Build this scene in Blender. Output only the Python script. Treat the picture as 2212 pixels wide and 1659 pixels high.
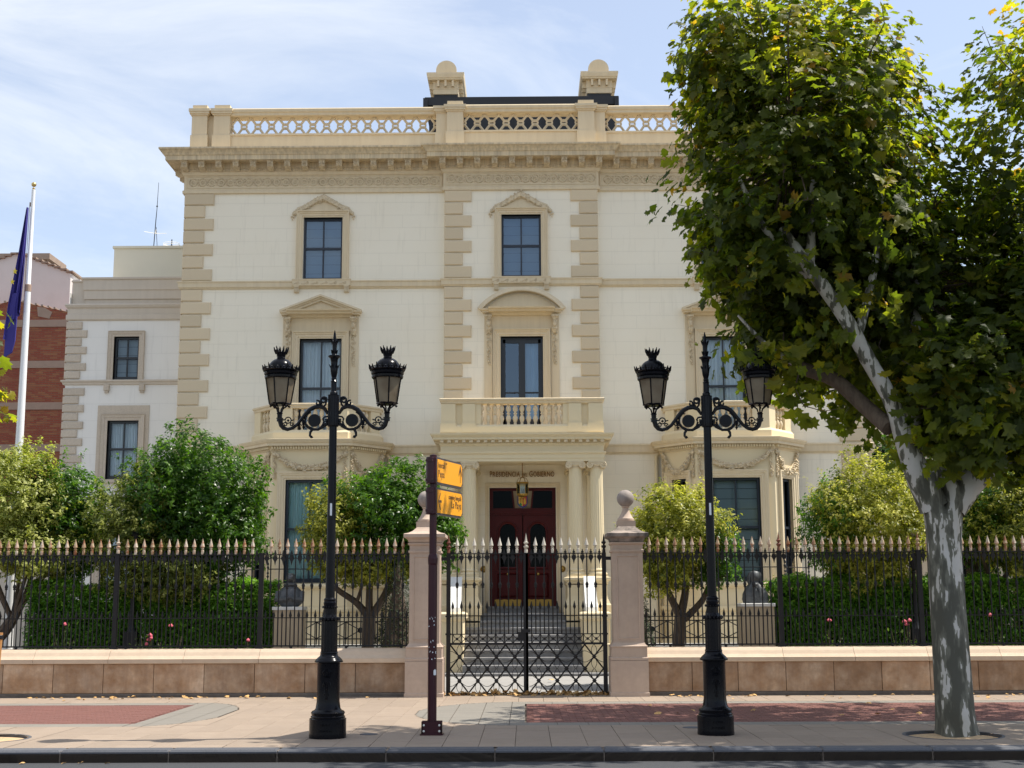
import bpy, math, random
import numpy as np
from mathutils import Vector, Matrix
PI = math.pi
R = math.radians
rnd = random.Random(7)
for o in list(bpy.data.objects):
    bpy.data.objects.remove(o)
scene = bpy.context.scene
COL = scene.collection

# ------------------------------------------------------------------ camera
EYE = 1.6
pitch, yaw, roll = math.atan(471 / 2855), 0.010, 0.0042
fw = Vector((-math.sin(yaw) * math.cos(pitch), math.cos(yaw) * math.cos(pitch), math.sin(pitch)))
rt = Vector((math.cos(yaw), math.sin(yaw), 0))
up = rt.cross(fw)
r2 = rt * math.cos(roll) - up * math.sin(roll)
u2 = up * math.cos(roll) + rt * math.sin(roll)
cam_d = bpy.data.cameras.new('camera')
cam = bpy.data.objects.new('camera', cam_d)
COL.objects.link(cam)
m3 = Matrix((r2, u2, -fw)).transposed()
cam.matrix_world = Matrix.Translation((0, 0, EYE)) @ m3.to_4x4()
cam_d.sensor_width = 36
cam_d.lens = 36 * 2855 / 2212
cam_d.clip_start = 0.1
cam_d.clip_end = 3000
scene.camera = cam

# ------------------------------------------------------------------ sky and sun
SUN_EL, SUN_AZ = 61.0, 6.5          # azimuth measured from +X towards +Y
world = bpy.data.worlds.new('World')
scene.world = world
world.use_nodes = True
wn, wl = world.node_tree.nodes, world.node_tree.links
wn.clear()
wo = wn.new('ShaderNodeOutputWorld')
bg = wn.new('ShaderNodeBackground')
sky = wn.new('ShaderNodeTexSky')
sky.sky_type = 'NISHITA'
sky.sun_disc = False
sky.sun_elevation = R(SUN_EL)
sky.sun_rotation = R(90 - SUN_AZ)
sky.altitude = 400
sky.air_density = 1.0
sky.dust_density = 1.3
sky.ozone_density = 1.0
bg.inputs['Strength'].default_value = 0.14
tc = wn.new('ShaderNodeTexCoord')
mp = wn.new('ShaderNodeMapping')
mp.inputs['Scale'].default_value = (1.6, 1.6, 5.0)
mp.inputs['Location'].default_value = (0.25, 0.4, 0.9)
ns = wn.new('ShaderNodeTexNoise')
ns.inputs['Scale'].default_value = 1.9
ns.inputs['Detail'].default_value = 9
ns.inputs['Roughness'].default_value = 0.62
ns.inputs['Distortion'].default_value = 0.6
# cloud cover falls off from the left (west) to the right (east) of the sky
sx = wn.new('ShaderNodeSeparateXYZ')
mr = wn.new('ShaderNodeMapRange')
mr.inputs['From Min'].default_value = -0.42
mr.inputs['From Max'].default_value = 0.10
mr.inputs['To Min'].default_value = 0.10
mr.inputs['To Max'].default_value = -0.10
ad = wn.new('ShaderNodeMath'); ad.operation = 'ADD'
cr = wn.new('ShaderNodeValToRGB')
cr.color_ramp.elements[0].position = 0.42
cr.color_ramp.elements[1].position = 0.80
cr.color_ramp.elements[1].color = (0.75, 0.75, 0.75, 1)
mx = wn.new('ShaderNodeMix'); mx.data_type = 'RGBA'
tint = wn.new('ShaderNodeMix'); tint.data_type = 'RGBA'
tint.inputs['Factor'].default_value = 0.38
tint.inputs['B'].default_value = (3.75, 3.85, 4.05, 1)      # thin high haze over the whole sky
wl.new(tc.outputs['Generated'], mp.inputs['Vector'])
wl.new(mp.outputs['Vector'], ns.inputs['Vector'])
wl.new(tc.outputs['Generated'], sx.inputs['Vector'])
wl.new(sx.outputs['X'], mr.inputs['Value'])
wl.new(ns.outputs['Fac'], ad.inputs[0]); wl.new(mr.outputs['Result'], ad.inputs[1])
wl.new(ad.outputs[0], cr.inputs['Fac'])
wl.new(sky.outputs['Color'], tint.inputs['A'])
wl.new(tint.outputs['Result'], mx.inputs['A'])
mx.inputs['B'].default_value = (4.9, 5.05, 5.15, 1)
wl.new(cr.outputs['Color'], mx.inputs['Factor'])
wl.new(mx.outputs['Result'], bg.inputs['Color'])
wl.new(bg.outputs['Background'], wo.inputs['Surface'])

sun_d = bpy.data.lights.new('sun', 'SUN')
sun_d.energy = 4.2
sun_d.angle = R(0.5)
sun_d.color = (1.0, 0.94, 0.84)
sun = bpy.data.objects.new('sun', sun_d)
COL.objects.link(sun)
sv = Vector((math.cos(R(SUN_EL)) * math.cos(R(SUN_AZ)), math.cos(R(SUN_EL)) * math.sin(R(SUN_AZ)), math.sin(R(SUN_EL))))
sun.rotation_mode = 'QUATERNION'
sun.rotation_quaternion = (-sv).to_track_quat('-Z', 'Y')
sun.location = (8, 5, 30)

scene.view_settings.view_transform = 'Standard'
scene.view_settings.look = 'None'
scene.view_settings.gamma = 1
scene.view_settings.use_curve_mapping = False
scene.view_settings.exposure = 0.72
scene.render.engine = 'CYCLES'
scene.cycles.max_bounces = 8
scene.cycles.transparent_max_bounces = 16
scene.cycles.sample_clamp_indirect = 6

# ------------------------------------------------------------------ materials
def mat(name, color=(.5, .5, .5), rough=.7, metal=0., spec=.5, noise=None, bump=None, var=0., grad=None, coat=0.):
    """noise=(scale, amount, second colour); bump=(scale, distance); var = per-object random value change"""
    m = bpy.data.materials.new(name)
    m.use_nodes = True
    nt = m.node_tree; N, L = nt.nodes, nt.links
    b = N['Principled BSDF']
    b.inputs['Roughness'].default_value = rough
    b.inputs['Metallic'].default_value = metal
    b.inputs['Specular IOR Level'].default_value = spec
    b.inputs['Coat Weight'].default_value = coat
    geo = N.new('ShaderNodeNewGeometry')
    src = None
    rgb = N.new('ShaderNodeRGB'); rgb.outputs[0].default_value = (*color, 1)
    src = rgb.outputs[0]
    if noise:
        for k, (sc, amt, c2) in enumerate(noise if isinstance(noise, list) else [noise]):
            n = N.new('ShaderNodeTexNoise')
            vec = geo.outputs['Position']
            if isinstance(sc, tuple):
                mpn = N.new('ShaderNodeMapping'); mpn.inputs['Scale'].default_value = sc
                L.new(vec, mpn.inputs['Vector']); vec = mpn.outputs['Vector']
                n.inputs['Scale'].default_value = 1
            else:
                n.inputs['Scale'].default_value = sc
            n.inputs['Detail'].default_value = 6
            n.inputs['Roughness'].default_value = .62
            L.new(vec, n.inputs['Vector'])
            rp = N.new('ShaderNodeMapRange')
            rp.inputs['From Min'].default_value = .38; rp.inputs['From Max'].default_value = .68
            rp.inputs['To Max'].default_value = amt
            L.new(n.outputs['Fac'], rp.inputs['Value'])
            mm = N.new('ShaderNodeMix'); mm.data_type = 'RGBA'
            L.new(rp.outputs['Result'], mm.inputs['Factor'])
            L.new(src, mm.inputs['A']); mm.inputs['B'].default_value = (*c2, 1)
            src = mm.outputs['Result']
    if var:
        oi = N.new('ShaderNodeObjectInfo')
        rp = N.new('ShaderNodeMapRange')
        rp.inputs['To Min'].default_value = 1 - var; rp.inputs['To Max'].default_value = 1 + var * .7
        L.new(oi.outputs['Random'], rp.inputs['Value'])
        hs = N.new('ShaderNodeHueSaturation')
        L.new(rp.outputs['Result'], hs.inputs['Value'])
        L.new(src, hs.inputs['Color'])
        src = hs.outputs['Color']
    L.new(src, b.inputs['Base Color'])
    if bump:
        n = N.new('ShaderNodeTexNoise'); n.inputs['Scale'].default_value = bump[0]; n.inputs['Detail'].default_value = 5
        L.new(geo.outputs['Position'], n.inputs['Vector'])
        bp = N.new('ShaderNodeBump'); bp.inputs['Distance'].default_value = bump[1]; bp.inputs['Strength'].default_value = .7
        L.new(n.outputs['Fac'], bp.inputs['Height']); L.new(bp.outputs['Normal'], b.inputs['Normal'])
    m['src'] = 1
    return m

def stucco(name, c1, c2, joint=(0.62, 0.355), offs=(0, 0), depth=.004, dirt=(.35, .3, .2)):
    """painted render with scored fake ashlar joints, grain and a little dirt"""
    m = bpy.data.materials.new(name); m.use_nodes = True
    nt = m.node_tree; N, L = nt.nodes, nt.links
    b = N['Principled BSDF']; b.inputs['Roughness'].default_value = .85
    geo = N.new('ShaderNodeNewGeometry')
    sp = N.new('ShaderNodeSeparateXYZ'); L.new(geo.outputs['Position'], sp.inputs[0])
    cb = N.new('ShaderNodeCombineXYZ')
    sm = N.new('ShaderNodeMath'); sm.operation = 'ADD'
    L.new(sp.outputs['X'], sm.inputs[0]); L.new(sp.outputs['Y'], sm.inputs[1])
    L.new(sm.outputs[0], cb.inputs['X']); L.new(sp.outputs['Z'], cb.inputs['Y'])
    mpn = N.new('ShaderNodeMapping'); mpn.inputs['Location'].default_value = (*offs, 0)
    L.new(cb.outputs[0], mpn.inputs['Vector'])
    br = N.new('ShaderNodeTexBrick')
    br.inputs['Scale'].default_value = 1
    br.inputs['Brick Width'].default_value = joint[0] * 2
    br.inputs['Row Height'].default_value = joint[1]
    br.inputs['Mortar Size'].default_value = .004
    br.inputs['Mortar Smooth'].default_value = .3
    br.inputs['Color1'].default_value = (*c1, 1)
    br.inputs['Color2'].default_value = (*[.965 * a + .035 * b2 for a, b2 in zip(c1, c2)], 1)
    br.inputs['Mortar'].default_value = (*[.86 * a for a in c1], 1)
    L.new(mpn.outputs['Vector'], br.inputs['Vector'])
    n = N.new('ShaderNodeTexNoise'); n.inputs['Scale'].default_value = .9; n.inputs['Detail'].default_value = 8
    L.new(geo.outputs['Position'], n.inputs['Vector'])
    mr = N.new('ShaderNodeMapRange'); mr.inputs['From Min'].default_value = .4; mr.inputs['From Max'].default_value = .75
    mr.inputs['To Max'].default_value = .35
    L.new(n.outputs['Fac'], mr.inputs['Value'])
    mm = N.new('ShaderNodeMix'); mm.data_type = 'RGBA'; mm.inputs['B'].default_value = (*c2, 1)
    L.new(mr.outputs['Result'], mm.inputs['Factor']); L.new(br.outputs['Color'], mm.inputs['A'])
    # vertical weather streaks
    n2 = N.new('ShaderNodeTexNoise'); n2.inputs['Scale'].default_value = 1; n2.inputs['Detail'].default_value = 6
    mp2 = N.new('ShaderNodeMapping'); mp2.inputs['Scale'].default_value = (7, 7, .7)
    L.new(geo.outputs['Position'], mp2.inputs['Vector']); L.new(mp2.outputs['Vector'], n2.inputs['Vector'])
    mr2 = N.new('ShaderNodeMapRange'); mr2.inputs['From Min'].default_value = .56; mr2.inputs['From Max'].default_value = .8
    mr2.inputs['To Max'].default_value = .20
    L.new(n2.outputs['Fac'], mr2.inputs['Value'])
    m4 = N.new('ShaderNodeMix'); m4.data_type = 'RGBA'; m4.inputs['B'].default_value = (*dirt, 1)
    L.new(mr2.outputs['Result'], m4.inputs['Factor']); L.new(mm.outputs['Result'], m4.inputs['A'])
    L.new(m4.outputs['Result'], b.inputs['Base Color'])
    bp = N.new('ShaderNodeBump'); bp.inputs['Distance'].default_value = depth; bp.inputs['Strength'].default_value = .6
    n3 = N.new('ShaderNodeTexNoise'); n3.inputs['Scale'].default_value = 45; n3.inputs['Detail'].default_value = 4
    L.new(geo.outputs['Position'], n3.inputs['Vector'])
    sb = N.new('ShaderNodeMath'); sb.operation = 'MULTIPLY_ADD'; sb.inputs[1].default_value = .25
    L.new(n3.outputs['Fac'], sb.inputs[0])
    iv = N.new('ShaderNodeMath'); iv.operation = 'SUBTRACT'; iv.inputs[0].default_value = 1
    L.new(br.outputs['Fac'], iv.inputs[1]); L.new(iv.outputs[0], sb.inputs[2])
    L.new(sb.outputs[0], bp.inputs['Height']); L.new(bp.outputs['Normal'], b.inputs['Normal'])
    return m

def leafmat(name, cols, trans, rough=.45, tfac=.45, edge=None):
    """leaf: colour picked per leaf from the point attribute 'tint', light passes through the blade"""
    m = bpy.data.materials.new(name); m.use_nodes = True
    nt = m.node_tree; N, L = nt.nodes, nt.links
    b = N['Principled BSDF']; b.inputs['Roughness'].default_value = rough
    b.inputs['Specular IOR Level'].default_value = .25
    at = N.new('ShaderNodeAttribute'); at.attribute_name = 'tint'
    cr = N.new('ShaderNodeValToRGB')
    el = cr.color_ramp.elements
    while len(el) < len(cols): el.new(.5)
    for i, (p, c) in enumerate(cols):
        el[i].position = p; el[i].color = (*c, 1)
    L.new(at.outputs['Fac'], cr.inputs['Fac'])
    L.new(cr.outputs['Color'], b.inputs['Base Color'])
    tr = N.new('ShaderNodeBsdfTranslucent')
    mm = N.new('ShaderNodeMix'); mm.data_type = 'RGBA'; mm.blend_type = 'MULTIPLY'; mm.inputs['Factor'].default_value = 1
    L.new(cr.outputs['Color'], mm.inputs['A']); mm.inputs['B'].default_value = (*trans, 1)
    L.new(mm.outputs['Result'], tr.inputs['Color'])
    mix = N.new('ShaderNodeMixShader'); mix.inputs[0].default_value = tfac
    L.new(b.outputs[0], mix.inputs[1]); L.new(tr.outputs[0], mix.inputs[2])
    L.new(mix.outputs[0], N['Material Output'].inputs['Surface'])
    return m

def glassmat(name, tint=(.75, .82, .85), fac=.12, refl=(.8, .9, 1.)):
    m = bpy.data.materials.new(name); m.use_nodes = True
    nt = m.node_tree; N, L = nt.nodes, nt.links
    N.remove(N['Principled BSDF'])
    tr = N.new('ShaderNodeBsdfTransparent'); tr.inputs[0].default_value = (*tint, 1)
    gl = N.new('ShaderNodeBsdfGlossy'); gl.inputs['Roughness'].default_value = .02; gl.inputs['Color'].default_value = (*refl, 1)
    lw = N.new('ShaderNodeFresnel'); lw.inputs['IOR'].default_value = 1.5
    ad = N.new('ShaderNodeMath'); ad.operation = 'ADD'; ad.use_clamp = True; ad.inputs[1].default_value = fac
    nz = N.new('ShaderNodeTexNoise'); nz.inputs['Scale'].default_value = 1.3
    ge = N.new('ShaderNodeNewGeometry'); L.new(ge.outputs['Position'], nz.inputs['Vector'])
    bp = N.new('ShaderNodeBump'); bp.inputs['Distance'].default_value = .01; bp.inputs['Strength'].default_value = .15
    L.new(nz.outputs['Fac'], bp.inputs['Height']); L.new(bp.outputs['Normal'], gl.inputs['Normal'])
    L.new(lw.outputs[0], ad.inputs[0])
    mix = N.new('ShaderNodeMixShader')
    L.new(ad.outputs[0], mix.inputs[0]); L.new(tr.outputs[0], mix.inputs[1]); L.new(gl.outputs[0], mix.inputs[2])
    L.new(mix.outputs[0], N['Material Output'].inputs['Surface'])
    return m

M = {}
M['wall'] = stucco('cream render', (.87, .795, .64), (.81, .72, .55), joint=(.62, .349), offs=(.1, .03))
M['trim'] = mat('ochre painted stucco', (.70, .58, .39), .8, noise=[(1.2, .35, (.64, .52, .34)), ((9, 9, .8), .3, (.50, .39, .25))], bump=(60, .002))
M['quoin'] = mat('quoin paint', (.65, .53, .355), .85, noise=[(2., .4, (.64, .52, .35)), (30., .12, (.5, .4, .28))], bump=(40, .003), var=.07)
M['carve'] = mat('carved stucco', (.68, .565, .38), .8, noise=[(14., .75, (.34, .25, .145))], bump=(50, .004))
M['bay'] = mat('pale ochre stucco', (.74, .62, .40), .8, noise=[(1.5, .3, (.70, .57, .36))], bump=(60, .002))
M['cornice_dirty'] = mat('streaked cornice paint', (.70, .57, .365), .8, noise=[(1.4, .4, (.64, .50, .31)), ((13, 13, .5), .6, (.30, .235, .165))], bump=(60, .002))
M['annexwall'] = stucco('white render', (.82, .79, .73), (.75, .72, .66), joint=(.7, .47), dirt=(.3, .28, .25))
M['annextrim'] = mat('pinkish stone trim', (.60, .51, .40), .85, noise=[(3., .4, (.52, .44, .35)), (25., .3, (.3, .25, .2))], bump=(40, .003), var=.05)
M['annextrim2'] = mat('annex parapet render', (.61, .53, .43), .85, noise=[(2., .4, (.54, .47, .38)), ((8, 8, .7), .2, (.44, .37, .30))], bump=(40, .003))
M['annexcream'] = mat('cream roof house render', (.80, .75, .60), .85, noise=[(1., .4, (.72, .67, .54))])
M['frame'] = mat('black window paint', (.012, .014, .018), .35)
M['navy'] = mat('dark blue window paint', (.014, .02, .032), .4)
M['dark'] = mat('dark room', (.02, .022, .025), .9)
M['curtain'] = mat('net curtain', (.86, .90, .92), .9)
M['blind'] = mat('window blind', (.34, .40, .44), .9)
M['tealcurtain'] = mat('teal curtain', (.62, .80, .80), .9)
M['glass'] = glassmat('window glass', (.82, .88, .9), .03, (.55, .62, .7))
M['glass_up'] = glassmat('upper window glass', (.55, .68, .80), .17, (.46, .56, .66))
M['glass_bay'] = glassmat('bay window glass', (.85, .93, .93), .01, (.6, .62, .62))
M['glass_dark'] = glassmat('door glass', (.25, .28, .3), -.015, (.16, .18, .2))
M['lampglass'] = None
M['iron'] = mat('black painted iron', (.009, .010, .013), .42, spec=.3, noise=(3., .5, (.014, .014, .017)))
M['ironlamp'] = mat('glossy black lamp paint', (.003, .0035, .006), .22, spec=.16, noise=[(20., .4, (.010, .010, .012))])
M['fence'] = mat('dark grey fence paint', (.014, .0135, .015), .55, spec=.3, noise=[(5., .6, (.022, .021, .022))])
M['spear'] = mat('rusty gilded spear', (.58, .52, .42), .5, noise=[(26., .5, (.50, .42, .30)), (13., .85, (.36, .13, .045))], var=.12)
M['spear_r'] = mat('rusty spear', (.46, .36, .23), .55, noise=[(13., 1.3, (.24, .085, .03))], var=.15)
M['spear_w'] = mat('pale spear paint', (.62, .58, .50), .5, noise=[(20., .5, (.42, .38, .32))], var=.1)
M['rustpost'] = mat('rust red finial', (.14, .035, .025), .6, noise=[(9., .7, (.25, .12, .05))])
M['sand1'] = mat('stained sandstone', (.56, .38, .24), .8, noise=[(1.7, .9, (.38, .21, .105)), (3.2, .8, (.60, .47, .35)), (2.6, 1.0, (.28, .15, .07)), ((9, 9, 1.2), .5, (.26, .16, .10)), (14., .3, (.24, .17, .12))], bump=(30, .004), var=.2)
M['coping'] = mat('pale sandstone coping', (.60, .47, .345), .8, noise=[(2.5, .4, (.54, .40, .28)), (8., .25, (.40, .31, .24))], bump=(40, .003), var=.05)
M['pillar'] = mat('pinkish sandstone', (.52, .40, .315), .8, noise=[(2., .5, (.41, .31, .25)), (9., .3, (.35, .27, .22)), ((6, 6, .8), .3, (.36, .27, .2))], bump=(40, .003))
M['pillarcap'] = mat('weathered cap stone', (.36, .29, .245), .85, noise=[(4., 1.3, (.05, .045, .042)), (14., .4, (.2, .17, .14))], bump=(30, .004))
M['ballstone'] = mat('weathered grey ball stone', (.30, .255, .225), .85, noise=[((18, 18, 1.6), .7, (.17, .145, .13)), (9., .3, (.38, .33, .3))], bump=(40, .003))
M['plinth'] = mat('damp wall foot', (.14, .115, .095), .9, noise=[(6., .7, (.07, .06, .055))], bump=(30, .005))
M['marble'] = mat('grey marble step', (.23, .226, .222), .5, noise=[(4., .7, (.34, .33, .32)), (10., .7, (.14, .14, .15))], bump=(20, .002), var=.1)
M['door'] = mat('oxblood door paint', (.062, .005, .005), .4, spec=.2, noise=(3., .4, (.09, .008, .007)))
M['brass'] = mat('brass', (.40, .26, .07), .42, metal=1., noise=(6., .5, (.42, .26, .07)))
M['bronze'] = mat('bronze letters', (.28, .15, .045), .4, metal=.8)
M['bustbronze'] = mat('grey bronze', (.11, .115, .12), .5, metal=.2, noise=(14., .7, (.05, .055, .06)))
M['pedestal'] = mat('pedestal limestone', (.46, .37, .25), .8, noise=[(4., .4, (.38, .3, .2))], bump=(30, .003))
M['whitestone'] = mat('white painted stone', (.70, .69, .65), .7, noise=[(5., .4, (.5, .49, .46))])
M['white'] = mat('white paint', (.78, .78, .78), .4)
M['asphalt'] = mat('asphalt', (.036, .038, .044), .9, noise=[(1.1, .5, (.046, .047, .052)), (90., .6, (.07, .07, .07))], bump=(120, .006))
M['kerb'] = mat('dark kerb stone', (.085, .09, .105), .8, noise=[(3., .5, (.06, .065, .075)), (40., .4, (.13, .13, .14))], bump=(60, .003), var=.12)
M['slab'] = mat('beige paving slab', (.33, .255, .19), .85, noise=[(.55, .45, (.25, .195, .15)), (7., .3, (.22, .17, .13)), (1.3, .5, (.28, .215, .16)), (60., .5, (.18, .14, .11)), (5., .4, (.31, .25, .195))], bump=(90, .002), var=.07)
M['greyslab'] = mat('grey paving slab', (.225, .205, .175), .85, noise=[(1.6, .5, (.19, .175, .15)), (60., .4, (.15, .14, .12))], bump=(90, .002), var=.05)
M['redbrick'] = mat('red paving brick', (.185, .075, .058), .85, noise=[(2., .5, (.155, .068, .055)), (50., .4, (.12, .055, .048))], bump=(90, .002), var=.16)
M['joint'] = mat('pavement bedding', (.15, .12, .095), .95)
M['earth'] = mat('garden soil', (.10, .075, .05), .95, noise=[(4., .6, (.06, .045, .03))], bump=(20, .02))
M['pathgravel'] = mat('grey garden path', (.30, .29, .275), .95, noise=[(60., .6, (.2, .195, .19)), (1.5, .4, (.36, .35, .33))], bump=(80, .006))
M['pitsand'] = mat('sandy tree pit', (.52, .36, .20), .95, noise=[(40., .7, (.38, .25, .14)), (6., .4, (.58, .42, .26))], bump=(50, .012))
M['ground'] = mat('city ground', (.18, .17, .155), .95, noise=(.3, .5, (.16, .15, .13)))
M['roof'] = mat('slate roof', (.02, .02, .023), .7)
M['blackmetal'] = mat('black roof metal', (.010, .010, .012), .5)
M['maroon'] = mat('maroon signpost paint', (.034, .005, .011), .33, spec=.3, noise=(8., .4, (.05, .009, .016)))
M['signyellow'] = mat('amber sign sheet', (.86, .36, .004), .45)
M['signframe'] = mat('dark sign frame', (.05, .04, .045), .4)
M['signletter'] = mat('brown sign letter', (.11, .055, .02), .5)
M['flagblue'] = mat('blue flag cloth', (.035, .028, .21), .75, noise=(3., .3, (.05, .04, .26)))
M['flagyellow'] = mat('yellow star', (.70, .55, .03), .7)
M['gold'] = mat('gilt ball', (.60, .44, .18), .35, metal=.8)
M['wood'] = mat('orange stake wood', (.42, .20, .06), .7, noise=(10., .5, (.3, .13, .04)))
M['paper'] = mat('sticker paper', (.72, .74, .76), .6)
M['trunk'] = mat('brown bark', (.085, .06, .042), .9, noise=[((14, 14, 3), .7, (.16, .12, .085))], bump=(25, .02))
M['rose'] = mat('pink rose petals', (.75, .16, .22), .6)
M['concrete'] = mat('concrete frame', (.36, .25, .19), .9, noise=(3., .5, (.28, .20, .15)))
M['whitegable'] = mat('pale gable render', (.64, .59, .56), .9, noise=[(.35, .8, (.55, .50, .47)), (2., .3, (.66, .62, .6))])
M['tile'] = mat('roof tile', (.26, .19, .145), .9, noise=(3., .5, (.36, .27, .2)))
M['dryleaf'] = mat('dry leaf', (.52, .30, .11), .8, noise=(20., .6, (.55, .36, .14)), var=.35)

def brickmat():
    m = bpy.data.materials.new('far brick wall'); m.use_nodes = True
    nt = m.node_tree; N, L = nt.nodes, nt.links
    b = N['Principled BSDF']; b.inputs['Roughness'].default_value = .9
    geo = N.new('ShaderNodeNewGeometry')
    sp = N.new('ShaderNodeSeparateXYZ'); L.new(geo.outputs['Position'], sp.inputs[0])
    cb = N.new('ShaderNodeCombineXYZ'); L.new(sp.outputs['X'], cb.inputs['X']); L.new(sp.outputs['Z'], cb.inputs['Y'])
    def brick(c1, c2, mo, bias):
        br = N.new('ShaderNodeTexBrick'); br.inputs['Scale'].default_value = 1
        br.inputs['Brick Width'].default_value = .26; br.inputs['Row Height'].default_value = .072
        br.inputs['Mortar Size'].default_value = .007; br.inputs['Bias'].default_value = bias
        br.inputs['Color1'].default_value = (*c1, 1); br.inputs['Color2'].default_value = (*c2, 1); br.inputs['Mortar'].default_value = (*mo, 1)
        L.new(cb.outputs[0], br.inputs['Vector']); return br
    b1 = brick((.27, .065, .035), (.36, .18, .075), (.24, .13, .085), -.35)
    n = N.new('ShaderNodeTexNoise'); n.inputs['Scale'].default_value = .9; n.inputs['Detail'].default_value = 6
    L.new(geo.outputs['Position'], n.inputs['Vector'])
    mr = N.new('ShaderNodeMapRange'); mr.inputs['From Min'].default_value = .45; mr.inputs['From Max'].default_value = .7; mr.inputs['To Max'].default_value = .55
    L.new(n.outputs['Fac'], mr.inputs['Value'])
    mm = N.new('ShaderNodeMix'); mm.data_type = 'RGBA'; mm.inputs['B'].default_value = (.22, .05, .03, 1)
    L.new(mr.outputs['Result'], mm.inputs['Factor']); L.new(b1.outputs['Color'], mm.inputs['A'])
    L.new(mm.outputs['Result'], b.inputs['Base Color'])
    bp = N.new('ShaderNodeBump'); bp.inputs['Distance'].default_value = .01
    L.new(b1.outputs['Fac'], bp.inputs['Height']); bp.invert = True
    L.new(bp.outputs['Normal'], b.inputs['Normal'])
    return m
M['farbrick'] = brickmat()

def planebark():
    m = bpy.data.materials.new('plane tree bark'); m.use_nodes = True
    nt = m.node_tree; N, L = nt.nodes, nt.links
    b = N['Principled BSDF']; b.inputs['Roughness'].default_value = .8
    geo = N.new('ShaderNodeNewGeometry')
    mpn = N.new('ShaderNodeMapping'); mpn.inputs['Scale'].default_value = (9, 9, 2.6); mpn.inputs['Location'].default_value = (.9, .35, .2)
    L.new(geo.outputs['Position'], mpn.inputs['Vector'])
    def nz(sc, det, vec):
        n = N.new('ShaderNodeTexNoise'); n.inputs['Scale'].default_value = sc; n.inputs['Detail'].default_value = det
        n.inputs['Roughness'].default_value = .55
        L.new(vec, n.inputs['Vector']); return n
    n1 = nz(1.0, 3.2, mpn.outputs['Vector'])
    n2 = nz(2.2, 5, geo.outputs['Position'])
    # dark weathered bark gives way to bare cream patches, more of them higher up and on the east side
    sp = N.new('ShaderNodeSeparateXYZ'); L.new(geo.outputs['Position'], sp.inputs[0])
    hz = N.new('ShaderNodeMapRange'); hz.inputs['From Min'].default_value = 1.5; hz.inputs['From Max'].default_value = 3.2
    hz.inputs['To Min'].default_value = -.055; hz.inputs['To Max'].default_value = .055
    L.new(sp.outputs['Z'], hz.inputs['Value'])
    ad = N.new('ShaderNodeMath'); ad.operation = 'ADD'; L.new(n1.outputs['Fac'], ad.inputs[0]); L.new(hz.outputs['Result'], ad.inputs[1])
    cr = N.new('ShaderNodeValToRGB'); cr.color_ramp.interpolation = 'LINEAR'
    e = cr.color_ramp.elements
    e[0].position = .43; e[0].color = (.075, .073, .056, 1)
    e[1].position = .541; e[1].color = (.50, .475, .435, 1)
    x = e.new(.537); x.color = (.17, .165, .13, 1)
    x = e.new(.63); x.color = (.52, .50, .47, 1)
    L.new(ad.outputs[0], cr.inputs['Fac'])
    mr = N.new('ShaderNodeMapRange'); mr.inputs['From Min'].default_value = .4; mr.inputs['From Max'].default_value = .7; mr.inputs['To Max'].default_value = .5
    L.new(n2.outputs['Fac'], mr.inputs['Value'])
    mm = N.new('ShaderNodeMix'); mm.data_type = 'RGBA'; mm.blend_type = 'MULTIPLY'; mm.inputs['B'].default_value = (.62, .6, .5, 1)
    L.new(mr.outputs['Result'], mm.inputs['Factor']); L.new(cr.outputs['Color'], mm.inputs['A'])
    L.new(mm.outputs['Result'], b.inputs['Base Color'])
    bp = N.new('ShaderNodeBump'); bp.inputs['Distance'].default_value = .012; bp.invert = True
    L.new(ad.outputs[0], bp.inputs['Height']); L.new(bp.outputs['Normal'], b.inputs['Normal'])
    return m
M['planebark'] = planebark()

def lampglass():
    m = bpy.data.materials.new('frosted lamp glass'); m.use_nodes = True
    nt = m.node_tree; N, L = nt.nodes, nt.links
    b = N['Principled BSDF']; b.inputs['Roughness'].default_value = .35
    geo = N.new('ShaderNodeNewGeometry')
    n = N.new('ShaderNodeTexNoise'); n.inputs['Scale'].default_value = 7; n.inputs['Detail'].default_value = 6
    L.new(geo.outputs['Position'], n.inputs['Vector'])
    cr = N.new('ShaderNodeValToRGB')
    cr.color_ramp.elements[0].position = .35; cr.color_ramp.elements[0].color = (.36, .30, .21, 1)
    cr.color_ramp.elements[1].position = .7; cr.color_ramp.elements[1].color = (.20, .15, .10, 1)
    L.new(n.outputs['Fac'], cr.inputs['Fac']); L.new(cr.outputs['Color'], b.inputs['Base Color'])
    tr = N.new('ShaderNodeBsdfTranslucent'); tr.inputs[0].default_value = (.42, .35, .25, 1)
    mix = N.new('ShaderNodeMixShader'); mix.inputs[0].default_value = .5
    L.new(b.outputs[0], mix.inputs[1]); L.new(tr.outputs[0], mix.inputs[2]); L.new(mix.outputs[0], N['Material Output'].inputs['Surface'])
    return m
M['lampglass'] = lampglass()
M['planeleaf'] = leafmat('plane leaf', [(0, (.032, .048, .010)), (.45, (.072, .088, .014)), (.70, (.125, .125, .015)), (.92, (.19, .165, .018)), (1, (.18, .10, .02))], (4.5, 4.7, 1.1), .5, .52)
M['greenleaf'] = leafmat('privet leaf', [(0, (.014, .042, .004)), (.55, (.036, .090, .009)), (1, (.11, .20, .022))], (2.4, 2.7, .6), .30, .38)
M['varleaf'] = leafmat('variegated privet leaf', [(0, (.035, .062, .010)), (.35, (.13, .155, .022)), (.7, (.33, .33, .05)), (1, (.55, .52, .12))], (1.6, 1.7, .6), .38, .40)
M['greyvarleaf'] = leafmat('pale variegated leaf', [(0, (.05, .075, .015)), (.35, (.15, .18, .035)), (.7, (.31, .33, .08)), (1, (.50, .50, .20))], (1.6, 1.75, .6), .4, .40)
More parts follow.
